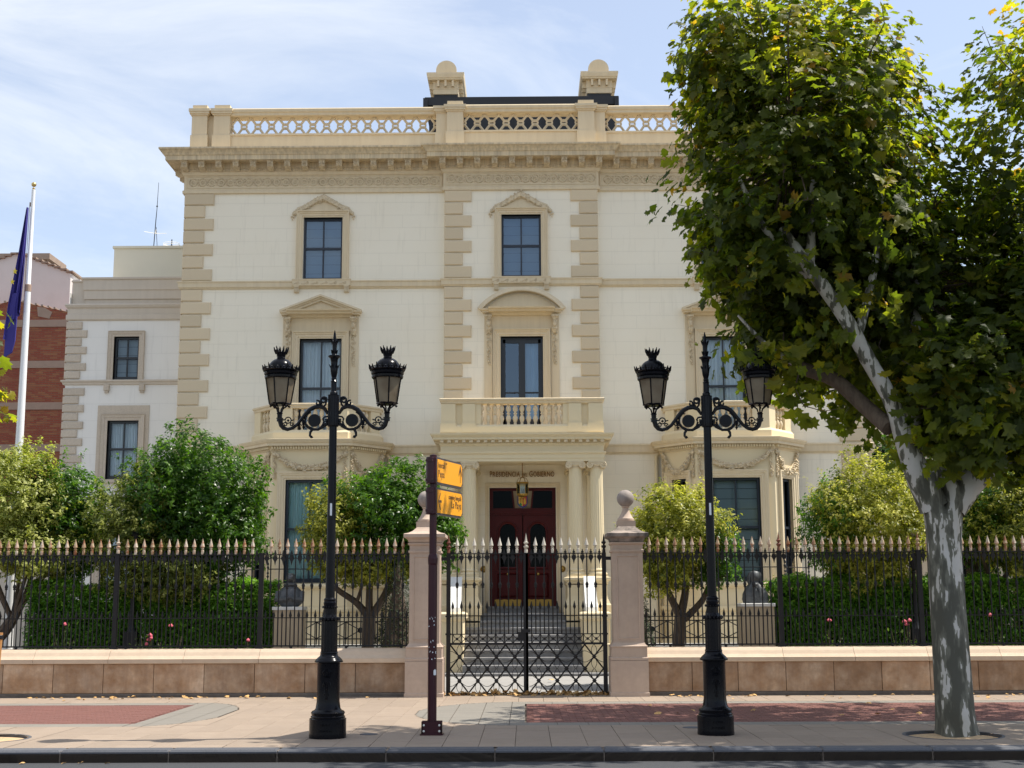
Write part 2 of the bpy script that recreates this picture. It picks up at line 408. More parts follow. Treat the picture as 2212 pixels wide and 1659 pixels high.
M['hedgeleaf'] = leafmat('hedge leaf', [(0, (.045, .125, .012)), (.55, (.11, .25, .022)), (1, (.26, .42, .05))], (1.8, 1.9, .5), .4, .42)
M['coneleaf'] = leafmat('yew foliage', [(0, (.014, .030, .010)), (1, (.035, .055, .018))], (1.5, 1.7, .9), .6, .2)
M['roseleaf'] = leafmat('rose leaf', [(0, (.05, .10, .02)), (1, (.17, .24, .06))], (1.8, 2.2, .8), .4, .35)

# ------------------------------------------------------------------ mesh tools
class MB:
    def __init__(s): s.V = []; s.F = []
    def add(s, V, F):
        k = len(s.V); s.V.extend([tuple(v) for v in V]); s.F.extend([tuple(i + k for i in f) for f in F]); return s
    def box(s, x0, x1, y0, y1, z0, z1):
        return s.add([(x0, y0, z0), (x1, y0, z0), (x1, y1, z0), (x0, y1, z0), (x0, y0, z1), (x1, y0, z1), (x1, y1, z1), (x0, y1, z1)],
                     [(0, 3, 2, 1), (4, 5, 6, 7), (0, 1, 5, 4), (1, 2, 6, 5), (2, 3, 7, 6), (3, 0, 4, 7)])
    def bev(s, x0, x1, y0, y1, z0, z1, b=.02):
        """box whose front (-y) face is chamfered"""
        V = [(x0, y1, z0), (x1, y1, z0), (x1, y1, z1), (x0, y1, z1), (x0, y0 + b, z0), (x1, y0 + b, z0), (x1, y0 + b, z1), (x0, y0 + b, z1),
             (x0 + b, y0, z0 + b), (x1 - b, y0, z0 + b), (x1 - b, y0, z1 - b), (x0 + b, y0, z1 - b)]
        F = [(3, 2, 1, 0), (0, 1, 5, 4), (1, 2, 6, 5), (2, 3, 7, 6), (3, 0, 4, 7), (4, 5, 9, 8), (5, 6, 10, 9), (6, 7, 11, 10), (7, 4, 8, 11), (8, 9, 10, 11)]
        return s.add(V, F)
    def topbev(s, x0, x1, y0, y1, z0, z1, b=.01):
        V = [(x0, y0, z0), (x1, y0, z0), (x1, y1, z0), (x0, y1, z0), (x0, y0, z1 - b), (x1, y0, z1 - b), (x1, y1, z1 - b), (x0, y1, z1 - b),
             (x0 + b, y0 + b, z1), (x1 - b, y0 + b, z1), (x1 - b, y1 - b, z1), (x0 + b, y1 - b, z1)]
        F = [(0, 1, 5, 4), (1, 2, 6, 5), (2, 3, 7, 6), (3, 0, 4, 7), (4, 5, 9, 8), (5, 6, 10, 9), (6, 7, 11, 10), (7, 4, 8, 11), (8, 9, 10, 11)]
        return s.add(V, F)
    def lathe(s, prof, n=16, c=(0, 0, 0), flute=None, ry=1.):
        V, F = [], []
        for (r, z) in prof:
            for i in range(n):
                a = 2 * PI * i / n
                q = r * (flute(i) if flute else 1)
                V.append((c[0] + q * math.cos(a), c[1] + q * math.sin(a) * ry, c[2] + z))
        for j in range(len(prof) - 1):
            for i in range(n):
                F.append((j * n + i, j * n + (i + 1) % n, (j + 1) * n + (i + 1) % n, (j + 1) * n + i))
        F.append(tuple(range(n))[::-1]); k = (len(prof) - 1) * n; F.append(tuple(range(k, k + n)))
        return s.add(V, F)
    def tube(s, pts, r, n=6, cap=True):
        pts = [Vector(p) for p in pts]; V, F = [], []
        rs = r if isinstance(r, (list, tuple)) else [r] * len(pts)
        prev = None
        for i, p in enumerate(pts):
            d = (pts[min(i + 1, len(pts) - 1)] - pts[max(i - 1, 0)])
            if d.length < 1e-9: d = Vector((0, 0, 1))
            d.normalize()
            if prev is None:
                a = Vector((0, 1, 0)) if abs(d.y) < .9 else Vector((1, 0, 0))
                u = d.cross(a).normalized()
            else:
                u = (prev - d * prev.dot(d)).normalized()
            prev = u; w = d.cross(u)
            for k in range(n):
                a = 2 * PI * k / n
                V.append(tuple(p + (u * math.cos(a) + w * math.sin(a)) * rs[i]))
        for j in range(len(pts) - 1):
            for i in range(n):
                F.append((j * n + i, j * n + (i + 1) % n, (j + 1) * n + (i + 1) % n, (j + 1) * n + i))
        if cap:
            F.append(tuple(range(n))[::-1]); k = (len(pts) - 1) * n; F.append(tuple(range(k, k + n)))
        return s.add(V, F)
    def sweep(s, path, prof, fn=None, closed=False, caps=True):
        """profile (out, h) swept along a flat path; out is to the right-hand side of travel"""
        n = len(path); V, F = [], []
        for i in range(n):
            p = Vector(path[i])
            def dirv(a, b): v = Vector(path[b % n]) - Vector(path[a % n]); return v.normalized()
            if closed: d0, d1 = dirv(i - 1, i), dirv(i, i + 1)
            else:
                d1 = dirv(i, i + 1) if i < n - 1 else dirv(i - 1, i)
                d0 = dirv(i - 1, i) if i > 0 else d1
            n0, n1 = Vector((d0.y, -d0.x)), Vector((d1.y, -d1.x))
            mi = (n0 + n1)
            mi = mi / max(.3, mi.length_squared / 2) if mi.length > 1e-6 else n0
            for (o_, h) in prof:
                q = p + mi * o_
                V.append(fn(q.x, q.y, h) if fn else (q.x, q.y, h))
        m = len(prof)
        for i in range(n if closed else n - 1):
            for j in range(m - 1):
                a, b = i * m + j, ((i + 1) % n) * m + j
                F.append((a, b, b + 1, a + 1))
        if not closed and caps:
            F.append(tuple(range(m))); F.append(tuple(range((n - 1) * m, n * m))[::-1])
        return s.add(V, F)
    def prism(s, pts, fn, h0, h1):
        n = len(pts)
        V = [fn(x, y, h0) for x, y in pts] + [fn(x, y, h1) for x, y in pts]
        F = [tuple(range(n)), tuple(range(n, 2 * n))[::-1]] + [(i, i + n, (i + 1) % n + n, (i + 1) % n) for i in range(n)]
        return s.add(V, F)
    def ball(s, c, r, n=6, sq=(1, 1, 1)):
        V = [(c[0], c[1], c[2] - r * sq[2])]; F = []
        rows = max(2, n // 2)
        for j in range(1, rows):
            a = -PI / 2 + PI * j / rows
            for i in range(n):
                t = 2 * PI * i / n
                V.append((c[0] + r * sq[0] * math.cos(a) * math.cos(t), c[1] + r * sq[1] * math.cos(a) * math.sin(t), c[2] + r * sq[2] * math.sin(a)))
        V.append((c[0], c[1], c[2] + r * sq[2])); top = len(V) - 1
        for i in range(n):
            F.append((0, 1 + (i + 1) % n, 1 + i))
            F.append((top, 1 + (rows - 2) * n + i, 1 + (rows - 2) * n + (i + 1) % n))
        for j in range(rows - 2):
            for i in range(n):
                a = 1 + j * n
                F.append((a + i, a + (i + 1) % n, a + n + (i + 1) % n, a + n + i))
        return s.add(V, F)
    def rot(s, mtx):
        s.V = [tuple(mtx @ Vector(v)) for v in s.V]; return s
    def mesh(s, name, m, smooth=False):
        me = bpy.data.meshes.new(name)
        me.from_pydata(s.V, [], s.F)
        me.materials.append(M[m] if isinstance(m, str) else m)
        if smooth:
            me.polygons.foreach_set('use_smooth', [True] * len(me.polygons))
            try: me.set_sharp_from_angle(angle=R(40))
            except Exception: pass
        me.update()
        return me
    def build(s, name, m, parent=None, loc=(0, 0, 0), rot=(0, 0, 0), smooth=False, **kw):
        return ob(name, s.mesh(name, m, smooth), parent, loc, rot, **kw)

def ob(name, me, parent=None, loc=(0, 0, 0), rot=(0, 0, 0), scl=None, kind=None, label=None, cat=None, group=None):
    o = bpy.data.objects.new(name, me); COL.objects.link(o)
    o.parent = parent; o.location = loc; o.rotation_euler = rot
    if scl: o.scale = scl
    tag(o, label, cat, group, kind)
    return o
def tag(o, label=None, cat=None, group=None, kind=None):
    if label: o['label'] = label
    if cat: o['category'] = cat
    if group: o['group'] = group
    if kind: o['kind'] = kind
    return o
def thing(name, label, cat, loc=(0, 0, 0), group=None, rz=0):
    return ob(name, None, None, loc, (0, 0, rz), label=label, cat=cat, group=group)
def copy_thing(src, loc, label, rz=None):
    """copy of a thing, its parts and their sub-parts (shared mesh data)"""
    c = src.copy(); COL.objects.link(c); c.location = loc; c['label'] = label
    if rz is not None: c.rotation_euler[2] = rz
    for p in list(src.children):
        q = p.copy(); COL.objects.link(q); q.parent = c
        for g in list(p.children):
            h = g.copy(); COL.objects.link(h); h.parent = q
    return c
def arc(cx, cz, r, a0, a1, n=12, rx=None):
    return [(cx + (rx or r) * math.cos(R(a0 + (a1 - a0) * i / n)), cz + r * math.sin(R(a0 + (a1 - a0) * i / n))) for i in range(n + 1)]
def spiral(cx, cz, r0, r1, a0, a1, n=18):
    out = []
    for i in range(n + 1):
        t = i / n; a = R(a0 + (a1 - a0) * t); r = r0 + (r1 - r0) * t
        out.append((cx + r * math.cos(a), cz + r * math.sin(a)))
    return out
def xz(pts, y=0.): return [(p[0], y, p[1]) for p in pts]
FY = lambda y0: (lambda x, z, h: (x, y0 - h, z))       # draw on a wall facing -y, h = how far it stands proud

def wallmb(mb, x0, x1, z0, z1, y, holes, deep=.22, fn=None):
    """a wall face with rectangular openings and their reveals; fn maps (x,y,z)"""
    fn = fn or (lambda a, b, c: (a, b, c))
    xs = sorted({x0, x1, *[h[0] for h in holes], *[h[1] for h in holes]})
    zs = sorted({z0, z1, *[h[2] for h in holes], *[h[3] for h in holes]})
    for i in range(len(xs) - 1):
        for j in range(len(zs) - 1):
            cx, cz = (xs[i] + xs[i + 1]) / 2, (zs[j] + zs[j + 1]) / 2
            if any(h[0] < cx < h[1] and h[2] < cz < h[3] for h in holes): continue
            mb.add([fn(xs[i], y, zs[j]), fn(xs[i + 1], y, zs[j]), fn(xs[i + 1], y, zs[j + 1]), fn(xs[i], y, zs[j + 1])], [(0, 1, 2, 3)])
    for (a, b, c, d) in holes:
        for P, Q in (((a, c), (a, d)), ((b, d), (b, c)), ((a, d), (b, d)), ((b, c), (a, c))):
            mb.add([fn(P[0], y, P[1]), fn(Q[0], y, Q[1]), fn(Q[0], y + deep, Q[1]), fn(P[0], y + deep, P[1])], [(0, 1, 2, 3)])
    return mb

def window(parent, x, y, z0, z1, w, kind='sash', glass='glass', back='curtain', framemat='frame', rz=0, cols=2):
    """a window in an opening centred on x: frame mesh, four panes, cloth or blind and the dark room behind as sub-parts"""
    h = z1 - z0; t = .055
    f = MB()
    f.sweep([(-w, 0), (-w, h), (w, h), (w, 0)], [(0, -.06), (0, .05), (t, .05), (t, -.06)], fn=lambda a, b, c: (a, -c, b), closed=True, caps=False)
    bt = .03 if kind == 'sash' else .045
    zm = h * (.52 if kind == 'sash' else .42)
    panes = []
    if kind == 'door':
        zm = h * .46
        f.box(-w + t, -w + t + .07, -.03, .03, t, h - t); f.box(w - t - .07, w - t, -.03, .03, t, h - t)
        f.box(-.085, .085, -.045, .03, t, h - t)
        f.box(-w + t, w - t, -.03, .03, h - t - .1, h - t); f.box(-w + t, w - t, -.03, .03, t, t + .5)
        for s in (-1, 1):
            a, b = sorted((s * .085, s * (w - t - .07)))
            f.box(a, b, -.02, .02, zm - .02, zm + .02)
            panes += [(a, b, t + .5, zm - .02), (a, b, zm + .02, h - t - .1)]
    else:
        f.box(-w + t, w - t, -.035, .03, zm - .03, zm + .03)
        f.box(-w + t, w - t, -.02, .03, t, t + .05)
        xs = [-w + t, w - t] if cols == 1 else [-w + t, 0, w - t]
        if cols == 2: f.box(-.02, .02, -.025, .02, t, h - t)
        for i in range(len(xs) - 1):
            panes += [(xs[i], xs[i + 1], t + .05, zm - .03), (xs[i], xs[i + 1], zm + .03, h - t)]
    fo = f.build('window', framemat, parent, (x, y, z0), (0, 0, rz))
    for (a, b, c, d) in panes:
        MB().add([(a, 0, c), (b, 0, c), (b, 0, d), (a, 0, d)], [(0, 1, 2, 3)]).build('pane', glass, fo)
    if back == 'curtain' or back == 'teal' or back == 'halfcurtain':
        c = MB(); n = 60; V = []; F = []
        x0_, x1_ = (-w, w) if back != 'halfcurtain' else (.08, w)
        for i in range(n + 1):
            xx = x0_ + (x1_ - x0_) * i / n
            gap = 0
            yy = .14 + .022 * math.sin(i * 1.25 + .6 * math.sin(i * .37)) + .01 * math.sin(i * 2.9)
            V += [(xx, yy, 0), (xx, yy, h)]
        F = [(2 * i, 2 * i + 2, 2 * i + 3, 2 * i + 1) for i in range(n)]
        c.add(V, F).build('curtain', 'tealcurtain' if back == 'teal' else 'curtain', fo, smooth=True)
    if back == 'blind':
        c = MB(); nb = max(4, int(h / .24))
        for i in range(nb):
            c.box(-w, w, .115, .13, h * i / nb + .006, h * (i + 1) / nb - .006)
        c.build('blind', 'blind', fo)
    d = MB(); d.box(-w, w, .2, 1.2, 0, h)
    d.F = [fc for k, fc in enumerate(d.F) if k != 2]
    d.build('room', 'dark', fo)
    return fo

# ------------------------------------------------------------------ foliage
LEAFS = {}
def leaf_plane():
    """five-lobed plane leaf in the XY plane, unit size, tip along +Y, cupped"""
    V = [(0, .32, .06), (0, 1.0, -.07), (.20, .70, .0), (.50, .80, -.07), (.46, .50, .0), (.76, .26, -.10), (.46, .12, 0), (.44, -.14, -.07), (0, -.02, 0),
         (-.44, -.14, -.07), (-.46, .12, 0), (-.76, .26, -.10), (-.46, .50, 0), (-.50, .80, -.07), (-.20, .70, 0)]
    F = [(0, i, i + 1) for i in range(1, 14)] + [(0, 14, 1)]
    return np.array(V), np.array(F)
def leaf_privet():
    V = [(0, 0, 0), (.27, .48, .07), (0, .52, 0), (-.27, .48, .07), (0, 1.15, -.28)]
    return np.array(V), np.array([(0, 1, 2), (0, 2, 3), (2, 1, 4), (3, 2, 4)])
def leaf_small():
    V = [(0, 0, 0), (.28, .5, .06), (0, 1, -.08), (-.28, .5, .06)]
    return np.array(V), np.array([(0, 1, 2), (0, 2, 3)])
rs = np.random.RandomState(11)
def norm(a): return a / np.maximum(1e-9, np.linalg.norm(a, axis=1))[:, None]
def leaves(name, P, Nrm, T, S, template, m, parent, tint, kind='stuff', jit=True, jit_amt=.12):
    """P base points, Nrm blade normals, T tip directions, S sizes -> one mesh of real leaves"""
    tv, tf = template
    Nrm = norm(Nrm); T = T - Nrm * np.sum(T * Nrm, 1)[:, None]; T = norm(T); X = np.cross(T, Nrm)
    n, k = len(P), len(tv)
    V = P[:, None, :] + S[:, None, None] * (tv[None, :, 0:1] * X[:, None, :] + tv[None, :, 1:2] * T[:, None, :] + tv[None, :, 2:3] * Nrm[:, None, :])
    if jit:
        V += (rs.rand(n, k, 3) - .5) * S[:, None, None] * jit_amt
    V = V.reshape(-1, 3).astype(np.float32)
    F = (tf[None] + (np.arange(n) * k)[:, None, None]).reshape(-1).astype(np.int32)
    me = bpy.data.meshes.new(name)
    me.vertices.add(len(V)); me.vertices.foreach_set('co', V.ravel())
    nf = n * len(tf)
    me.loops.add(nf * 3); me.loops.foreach_set('vertex_index', F)
    me.polygons.add(nf); me.polygons.foreach_set('loop_start', np.arange(nf, dtype=np.int32) * 3)
    me.polygons.foreach_set('loop_total', np.full(nf, 3, np.int32))
    me.materials.append(M[m])
    at = me.attributes.new('tint', 'FLOAT', 'POINT')
    at.data.foreach_set('value', np.repeat(tint, k).astype(np.float32))
    me.update(calc_edges=True)
    return ob(name, me, parent, kind=kind)
def ellipsoid_points(n, c, r, inner=.55, rough=.12, seed=0):
    """points in the outer shell of a lumpy ellipsoid, with outward normals"""
    d = norm(rs.randn(n, 3))
    ph = seed * 1.7
    lump = 1 + rough * (np.sin(d[:, 0] * 5 + ph) * np.cos(d[:, 1] * 4.3 + ph * 2) + .7 * np.sin(d[:, 2] * 7 + ph * 3 + d[:, 0] * 3))
    t = 1 - (1 - inner) * rs.rand(n) ** 1.6
    p = np.array(c) + d * np.array(r) * (lump * t)[:, None]
    nr = norm(d / np.array(r))
    return p, nr
def spray(P, Nr, per, spread, twig, droop=0., updir=0.):
    """each twig point becomes `per` leaves along a short shoot"""
    n = len(P)
    ax = norm(Nr + rs.randn(n, 3) * .45 + np.array([0, 0, updir]))
    t = (np.arange(per) + .5) / per
    base = P[:, None, :] + ax[:, None, :] * (t[None, :, None] * twig) + rs.randn(n, per, 3) * spread
    axr = np.repeat(ax, per, 0); base = base.reshape(-1, 3)
    out = norm(np.cross(axr, rs.randn(len(base), 3)))
    T = out * .9 + axr * .45 + np.array([0, 0, -droop])
    Nn = axr * .8 + rs.randn(len(base), 3) * .35 + np.array([0, 0, .55])
    return base, Nn, T, axr

# ------------------------------------------------------------------ ground, road, pavement
MB().box(-400, 400, -250, 900, -.6, -.16).build('ground', 'ground', kind='structure')
MB().box(-60, 60, -12, 15.0, -.2, -.13).build('road', 'asphalt', kind='structure')
pav = MB().box(-60, 60, 15.0, 23.9, -.2, -.034).build('pavement', 'joint', kind='structure')
kerb = MB().box(-60, 60, 15.03, 15.26, -.18, -.012).build('kerb', 'joint', kind='structure')
ks = MB().topbev(0, 1.19, 0, .27, -.15, .005, .022).mesh('kerb_stone', 'kerb')
for i in range(-9, 10):
    ob('kerb_stone', ks, kerb, (i * 1.2 - .35, 15.0, 0))
# red brick carpets with grey borders; everything else beige
def is_red(x, y): return 18.3 < y < 21.58 and (x < -5.3 or x > -.03)
def is_grey(x, y):
    if is_red(x, y) or not (17.88 < y < 22.02): return False
    if x <= -5.3 or x >= -.03: return True
    if -5.3 < x < -4.4: return ((x + 5.3) / .95) ** 2 + ((y - 19.95) / 2.1) ** 2 < 1
    if -1.6 < x < -.03: return ((x + .03) / 1.6) ** 2 + ((y - 19.95) / 2.1) ** 2 < 1
    return False
PIT = [(5.12, 16.42, .58), (-6.6, 16.35, .58)]
sl_w, sl_d = .412, .62
def slabshape(x0, x1, y0, y1): return MB().topbev(x0, x1, y0, y1, -.034, 0, .005)
stuff_beige = MB()
mesh_slab = MB().topbev(-sl_w / 2 + .0025, sl_w / 2 - .0025, -sl_d / 2 + .002, sl_d / 2 - .002, -.034, 0, .002).mesh('beige_slab', 'slab')
mesh_gslab = MB().topbev(-sl_w / 2 + .002, sl_w / 2 - .002, -.205, .205, -.034, 0, .002).mesh('grey_slab', 'greyslab')
cells = []
nx = int(24 / sl_w)
for iy in range(-1, 13):
    y0 = 15.27 + iy * sl_d
    for ix in range(-nx // 2, nx // 2):
        xc = -.137 + sl_w * (ix + .5)
        yc = y0 + sl_d / 2 + (sl_d / 2 if ix % 2 else 0)
        cells.append((xc, yc))
beige_cells = []; grey_clip = MB(); nb = 0
def cuts(xc, yc):
    cs = [(xc + a * sl_w * .48, yc + b * sl_d * .48) for a in (-1, 0, 1) for b in (-1, 0, 1)]
    g = sum(is_grey(*c) or is_red(*c) for c in cs)
    p = any(math.hypot(c[0] - px, c[1] - py) < pr for c in cs for px, py, pr in PIT)
    return g, p
slabs = []
for xc, yc in cells:
    g, p = cuts(xc, yc)
    if g == 9 or yc > 23.7 or yc + sl_d / 2 < 15.29: continue
    if g or p: stuff_cut = True
    slabs.append((xc, yc, g > 0 or p or yc - sl_d / 2 < 15.26))
slabs.sort(key=lambda c: (c[2], c[1] + abs(c[0]) * .6))
def clip_slab(mb, xc, yc, w, d, keep, n=6):
    for i in range(n):
        for j in range(n):
            a, b = xc - w / 2 + w * i / n, yc - d / 2 + d * j / n
            if keep(a + w / n / 2, b + d / n / 2):
                mb.add([(a, b, 0), (a + w / n, b, 0), (a + w / n, b + d / n, 0), (a, b + d / n, 0)], [(0, 1, 2, 3)])
cut_b = MB()
k = 0
for xc, yc, cut in slabs:
    if cut:
        clip_slab(cut_b, xc, yc, sl_w - .005, sl_d - .004, lambda a, b: b > 15.265 and not is_grey(a, b) and not is_red(a, b) and all(math.hypot(a - px, b - py) > pr - .02 for px, py, pr in PIT), 10)
    elif k < 300:
        ob('beige_slab', mesh_slab, pav, (xc, yc, rnd.uniform(-.0015, .0015))); k += 1
    else:
        stuff_beige.topbev(xc - sl_w / 2 + .0025, xc + sl_w / 2 - .0025, yc - sl_d / 2 + .002, yc + sl_d / 2 - .002, -.034, 0, .002)
cut_b.build('cut_slabs', 'slab', pav, kind='stuff')
stuff_beige.build('far_beige_slabs', 'slab', pav, kind='stuff')
k = 0; gs = MB(); gc = MB()
for row in ((17.88, 18.29), (21.6, 22.02)):
    for ix in range(-28, 28):
        xc = .2 + ix * .412; yc = (row[0] + row[1]) / 2
        if -5.3 < xc < .1: continue
        ob('grey_slab', mesh_gslab, pav, (xc, yc, rnd.uniform(-.001, .001))); k += 1
for side in (-5.3, -.03):
    for iy in range(10):
        for ix in range(-5, 6):
            xc, yc = side + ix * .412, 17.88 + .207 + iy * .414
            clip_slab(gc, xc, yc, .404, .406, lambda a, b: is_grey(a, b) and -5.32 < a < .02 and b > 17.88, 12)
gc.build('rounded_grey_slabs', 'greyslab', pav, kind='stuff')
mesh_brick = MB().topbev(-.097, .097, -.047, .047, -.034, 0, .006).mesh('paving_brick', 'redbrick')
bricks = []
for side in (0, 1):
    x0, x1 = (-11.5, -5.32) if side == 0 else (-.01, 11.5)
    for iy in range(33):
        y = 18.35 + iy * .0995
        off = .1 if iy % 2 else 0
        x = x0 + .1 + off
        while x < x1 - .05:
            bricks.append((x, y)); x += .2
bricks.sort(key=lambda b: b[1] + abs(b[0]) * .35)
bs = MB()
for i, (x, y) in enumerate(bricks):
    if i < 300: ob('paving_brick', mesh_brick, pav, (x, y, rnd.uniform(-.003, .001)))
    elif y < 21.6: bs.topbev(x - .097, x + .097, y - .047, y + .047, -.034, rnd.uniform(-.003, .001), .006)
bs.build('paving_brick_field', 'redbrick', pav, kind='stuff')
for (x, y, r), lb in zip(PIT, ('round sandy tree pit around the big plane trunk', 'round sandy tree pit cut by the left edge of the photo')):
    p = MB(); p.lathe([(0.001, -.03), (r * .5, -.005), (r - .02, -.035), (r + .01, -.04)], 40, (x, y, 0))
    pt = p.build('tree_pit', 'pitsand'); tag(pt, kind='structure')
    MB().lathe([(r - .02, -.05), (r - .02, .004), (r + .012, .004), (r + .012, -.05)], 48, (x, y, 0)).build('pit_rim', 'kerb', pt)
MB().lathe([(.001, .004), (.12, .004), (.12, 0)], 20, (2.12, 17.5, 0)).build('manhole_cover', 'kerb', label='small round dark cover in the paving behind the right street lamp', cat='manhole cover')
MB().lathe([(.001, .004), (.11, .004), (.11, 0)], 20, (-1.95, 16.75, 0)).build('manhole_cover', 'kerb', label='small round dark cover beside the base of the left street lamp', cat='manhole cover')
MB().box(-60, 60, 23.9, 60, -.2, -.03).build('garden_ground', 'earth', kind='structure')
gp = MB(); gp.box(-2.6, 2.5, 23.9, 33.5, -.028, -.012); gp.box(-30, 30, 27.6, 33.9, -.028, -.016)
gp.build('garden_path', 'pathgravel', kind='structure')

# ------------------------------------------------------------------ mansion
XC = -.08
man = thing('mansion', 'three-storey cream mansion with ochre quoins, balustraded roof and columned porch', 'mansion', (XC, 34.0, 0))
HW, CW, S = 8.99, 2.04, .15     # half width, half width of the middle break, depth of the break
w = MB()
win3 = lambda c: (c - .525, c + .525, 10.055, 11.785)
win2 = lambda c: (c - .555, c + .555, 5.75, 8.475)
wallmb(w, -CW, CW, 0, 12.6, 0, [win3(0), win2(0), (-.855, .855, 1.47, 4.51)])
w.build('wall', 'wall', man)
for s in (-1, 1):
    w = MB(); a, b = (-HW, -CW) if s < 0 else (CW, HW)
    wallmb(w, a, b, 0, 12.6, S, [win3(s * 5.3), win2(s * 5.3), (s * 5.3 - 1.6, s * 5.3 + 1.6, .8, 5.3)], deep=.25)
    w.box(*sorted((s * CW, s * (CW + .001))), 0, S, 0, 12.6)
    w.box(*sorted((s * HW, s * (HW - .2))), S + .01, 13, 0, 13.4)
    w.build('wall', 'wall', man)
MB().box(-HW + .2, HW - .2, 12.5, 13, 0, 13.4).box(-HW + .1, HW - .1, .6, 13, 13.3, 13.55).build('rear_wall', 'wall', man)
MB().box(-HW + .2, HW - .2, 1.6, 12.6, 2.0, 2.1).box(-HW + .2, HW - .2, 1.6, 12.6, 9.0, 9.1).build('floor_slab', 'dark', man)

def quoins(parent, x_out, sgn, z_top, z_bot, y, long_, short_, first_long, pitch=.348, m='quoin', depth=.05, wrap=.0):
    q1 = MB().bev(0, long_, -depth, .02 + wrap, -pitch + .03, 0, .022).mesh('quoin_stone', m)
    q2 = MB().bev(0, short_, -depth, .02 + wrap, -pitch + .03, 0, .022).mesh('quoin_stone', m)
    if sgn < 0:
        q1 = MB().bev(-long_, 0, -depth, .02 + wrap, -pitch + .03, 0, .022).mesh('quoin_stone', m)
        q2 = MB().bev(-short_, 0, -depth, .02 + wrap, -pitch + .03, 0, .022).mesh('quoin_stone', m)
    z = z_top; lg = first_long
    while z - pitch > z_bot - .1:
        ob('quoin_stone', q1 if lg else q2, parent, (x_out, y, z)); z -= pitch; lg = not lg
for s in (-1, 1):
    quoins(man, s * CW, -s, 12.46, 10.03, 0, .72, .49, True)
    quoins(man, s * CW, -s, 9.82, 6.5, 0, .72, .49, False)
    quoins(man, s * (HW + .045), -s, 12.46, 10.03, S, .80, .56, True, wrap=.5)
    quoins(man, s * (HW + .045), -s, 9.82, 5.6, S, .80, .56, False, wrap=.5)
    quoins(man, s * (HW + .045), -s, 5.38, .5, S, .78, .78, False, wrap=.5, m='carve')
# string courses
def course(name, z0, z1, o, m='trim', cut=None):
    p = [(0, z0 - .03), (o * .4, z0 - .02), (o * .45, z0), (o * .75, z0 + .02), (o * .8, z1 - .05), (o, z1 - .03), (o, z1), (0, z1 + .03)]
    for path in ([(-HW - .05, 6), (-HW - .05, S), (-CW, S), (-CW, 0), (CW, 0), (CW, S), (HW + .05, S), (HW + .05, 6)],) if not cut else cut:
        mb = MB(); mb.sweep([(a, b) for a, b in path], p); mb.build(name, m, man)
course('string_course', 9.85, 10.03, .10)
course('low_string_course', 5.40, 5.62, .09, cut=[[(-HW - .05, 6), (-HW - .05, S), (-5.3 - 1.75, S)], [(-5.3 + 1.75, S), (-CW, S)], [(CW, S), (5.3 - 1.75, S)], [(5.3 + 1.75, S), (HW + .05, S), (HW + .05, 6)]])

# main entablature
plan = [(-HW - .04, 12), (-HW - .04, S), (-CW, S), (-CW, -.0), (CW, -.0), (CW, S), (HW + .04, S), (HW + .04, 12)]
fr = [(0, 12.45), (.06, 12.46), (.065, 12.53), (.03, 12.56), (.03, 12.95), (.06, 12.965), (.09, 13.03), (.09, 13.05)]
MB().sweep(plan, fr).build('frieze', 'trim', man)
co = [(.09, 13.05), (.12, 13.055), (.12, 13.13), (.14, 13.135), (.14, 13.28), (.42, 13.28), (.42, 13.27), (.45, 13.27), (.45, 13.39), (.475, 13.40), (.50, 13.45), (.55, 13.51), (.585, 13.53), (.60, 13.535), (.60, 13.58), (.1, 13.66)]
MB().sweep(plan, co).build('cornice', 'cornice_dirty', man)
# modillions with a rosette on the face
mo = MB(); mo.box(-.095, .095, -.40, -.13, .20, .235)
mo.add([(-.075, -.13, 0), (.075, -.13, 0), (.075, -.36, .06), (-.075, -.36, .06), (-.075, -.13, .2), (.075, -.13, .2), (.075, -.38, .2), (-.075, -.38, .2)],
       [(0, 3, 2, 1), (3, 7, 6, 2), (0, 4, 7, 3), (1, 2, 6, 5)])
for i in range(5):
    a = 2 * PI * i / 5 + PI / 2
    mo.ball((.04 * math.cos(a), -.385, .125 + .04 * math.sin(a)), .024, 5)
mo.ball((0, -.39, .125), .02, 5)
mom = mo.mesh('modillion', 'carve')
def mods(xs, y):
    for x in xs: ob('modillion', mom, man, (x, y, 13.045))
mods([-9.0 + .4607 * i for i in range(15)], S)
mods([9.0 - .4607 * i for i in range(15)], S)
mods([-2.08 + .4622 * i for i in range(10)], 0)
for s in (-1, 1):
    for i in range(10): ob('modillion', mom, man, (s * (HW + .04), .6 + .46 * i, 13.045), (0, 0, s * PI / 2))
# egg and dart course
eg = MB()
def eggs(x0, x1, y):
    n = int((x1 - x0) / .095)
    for i in range(n): eg.ball((x0 + (i + .5) * (x1 - x0) / n, y - .12, 13.09), .034, 5, (.8, .7, 1.1))
eggs(-HW, -CW, S); eggs(CW, HW, S); eggs(-CW - .1, CW + .1, 0)
eg.build('egg_moulding', 'carve', man, kind='stuff')
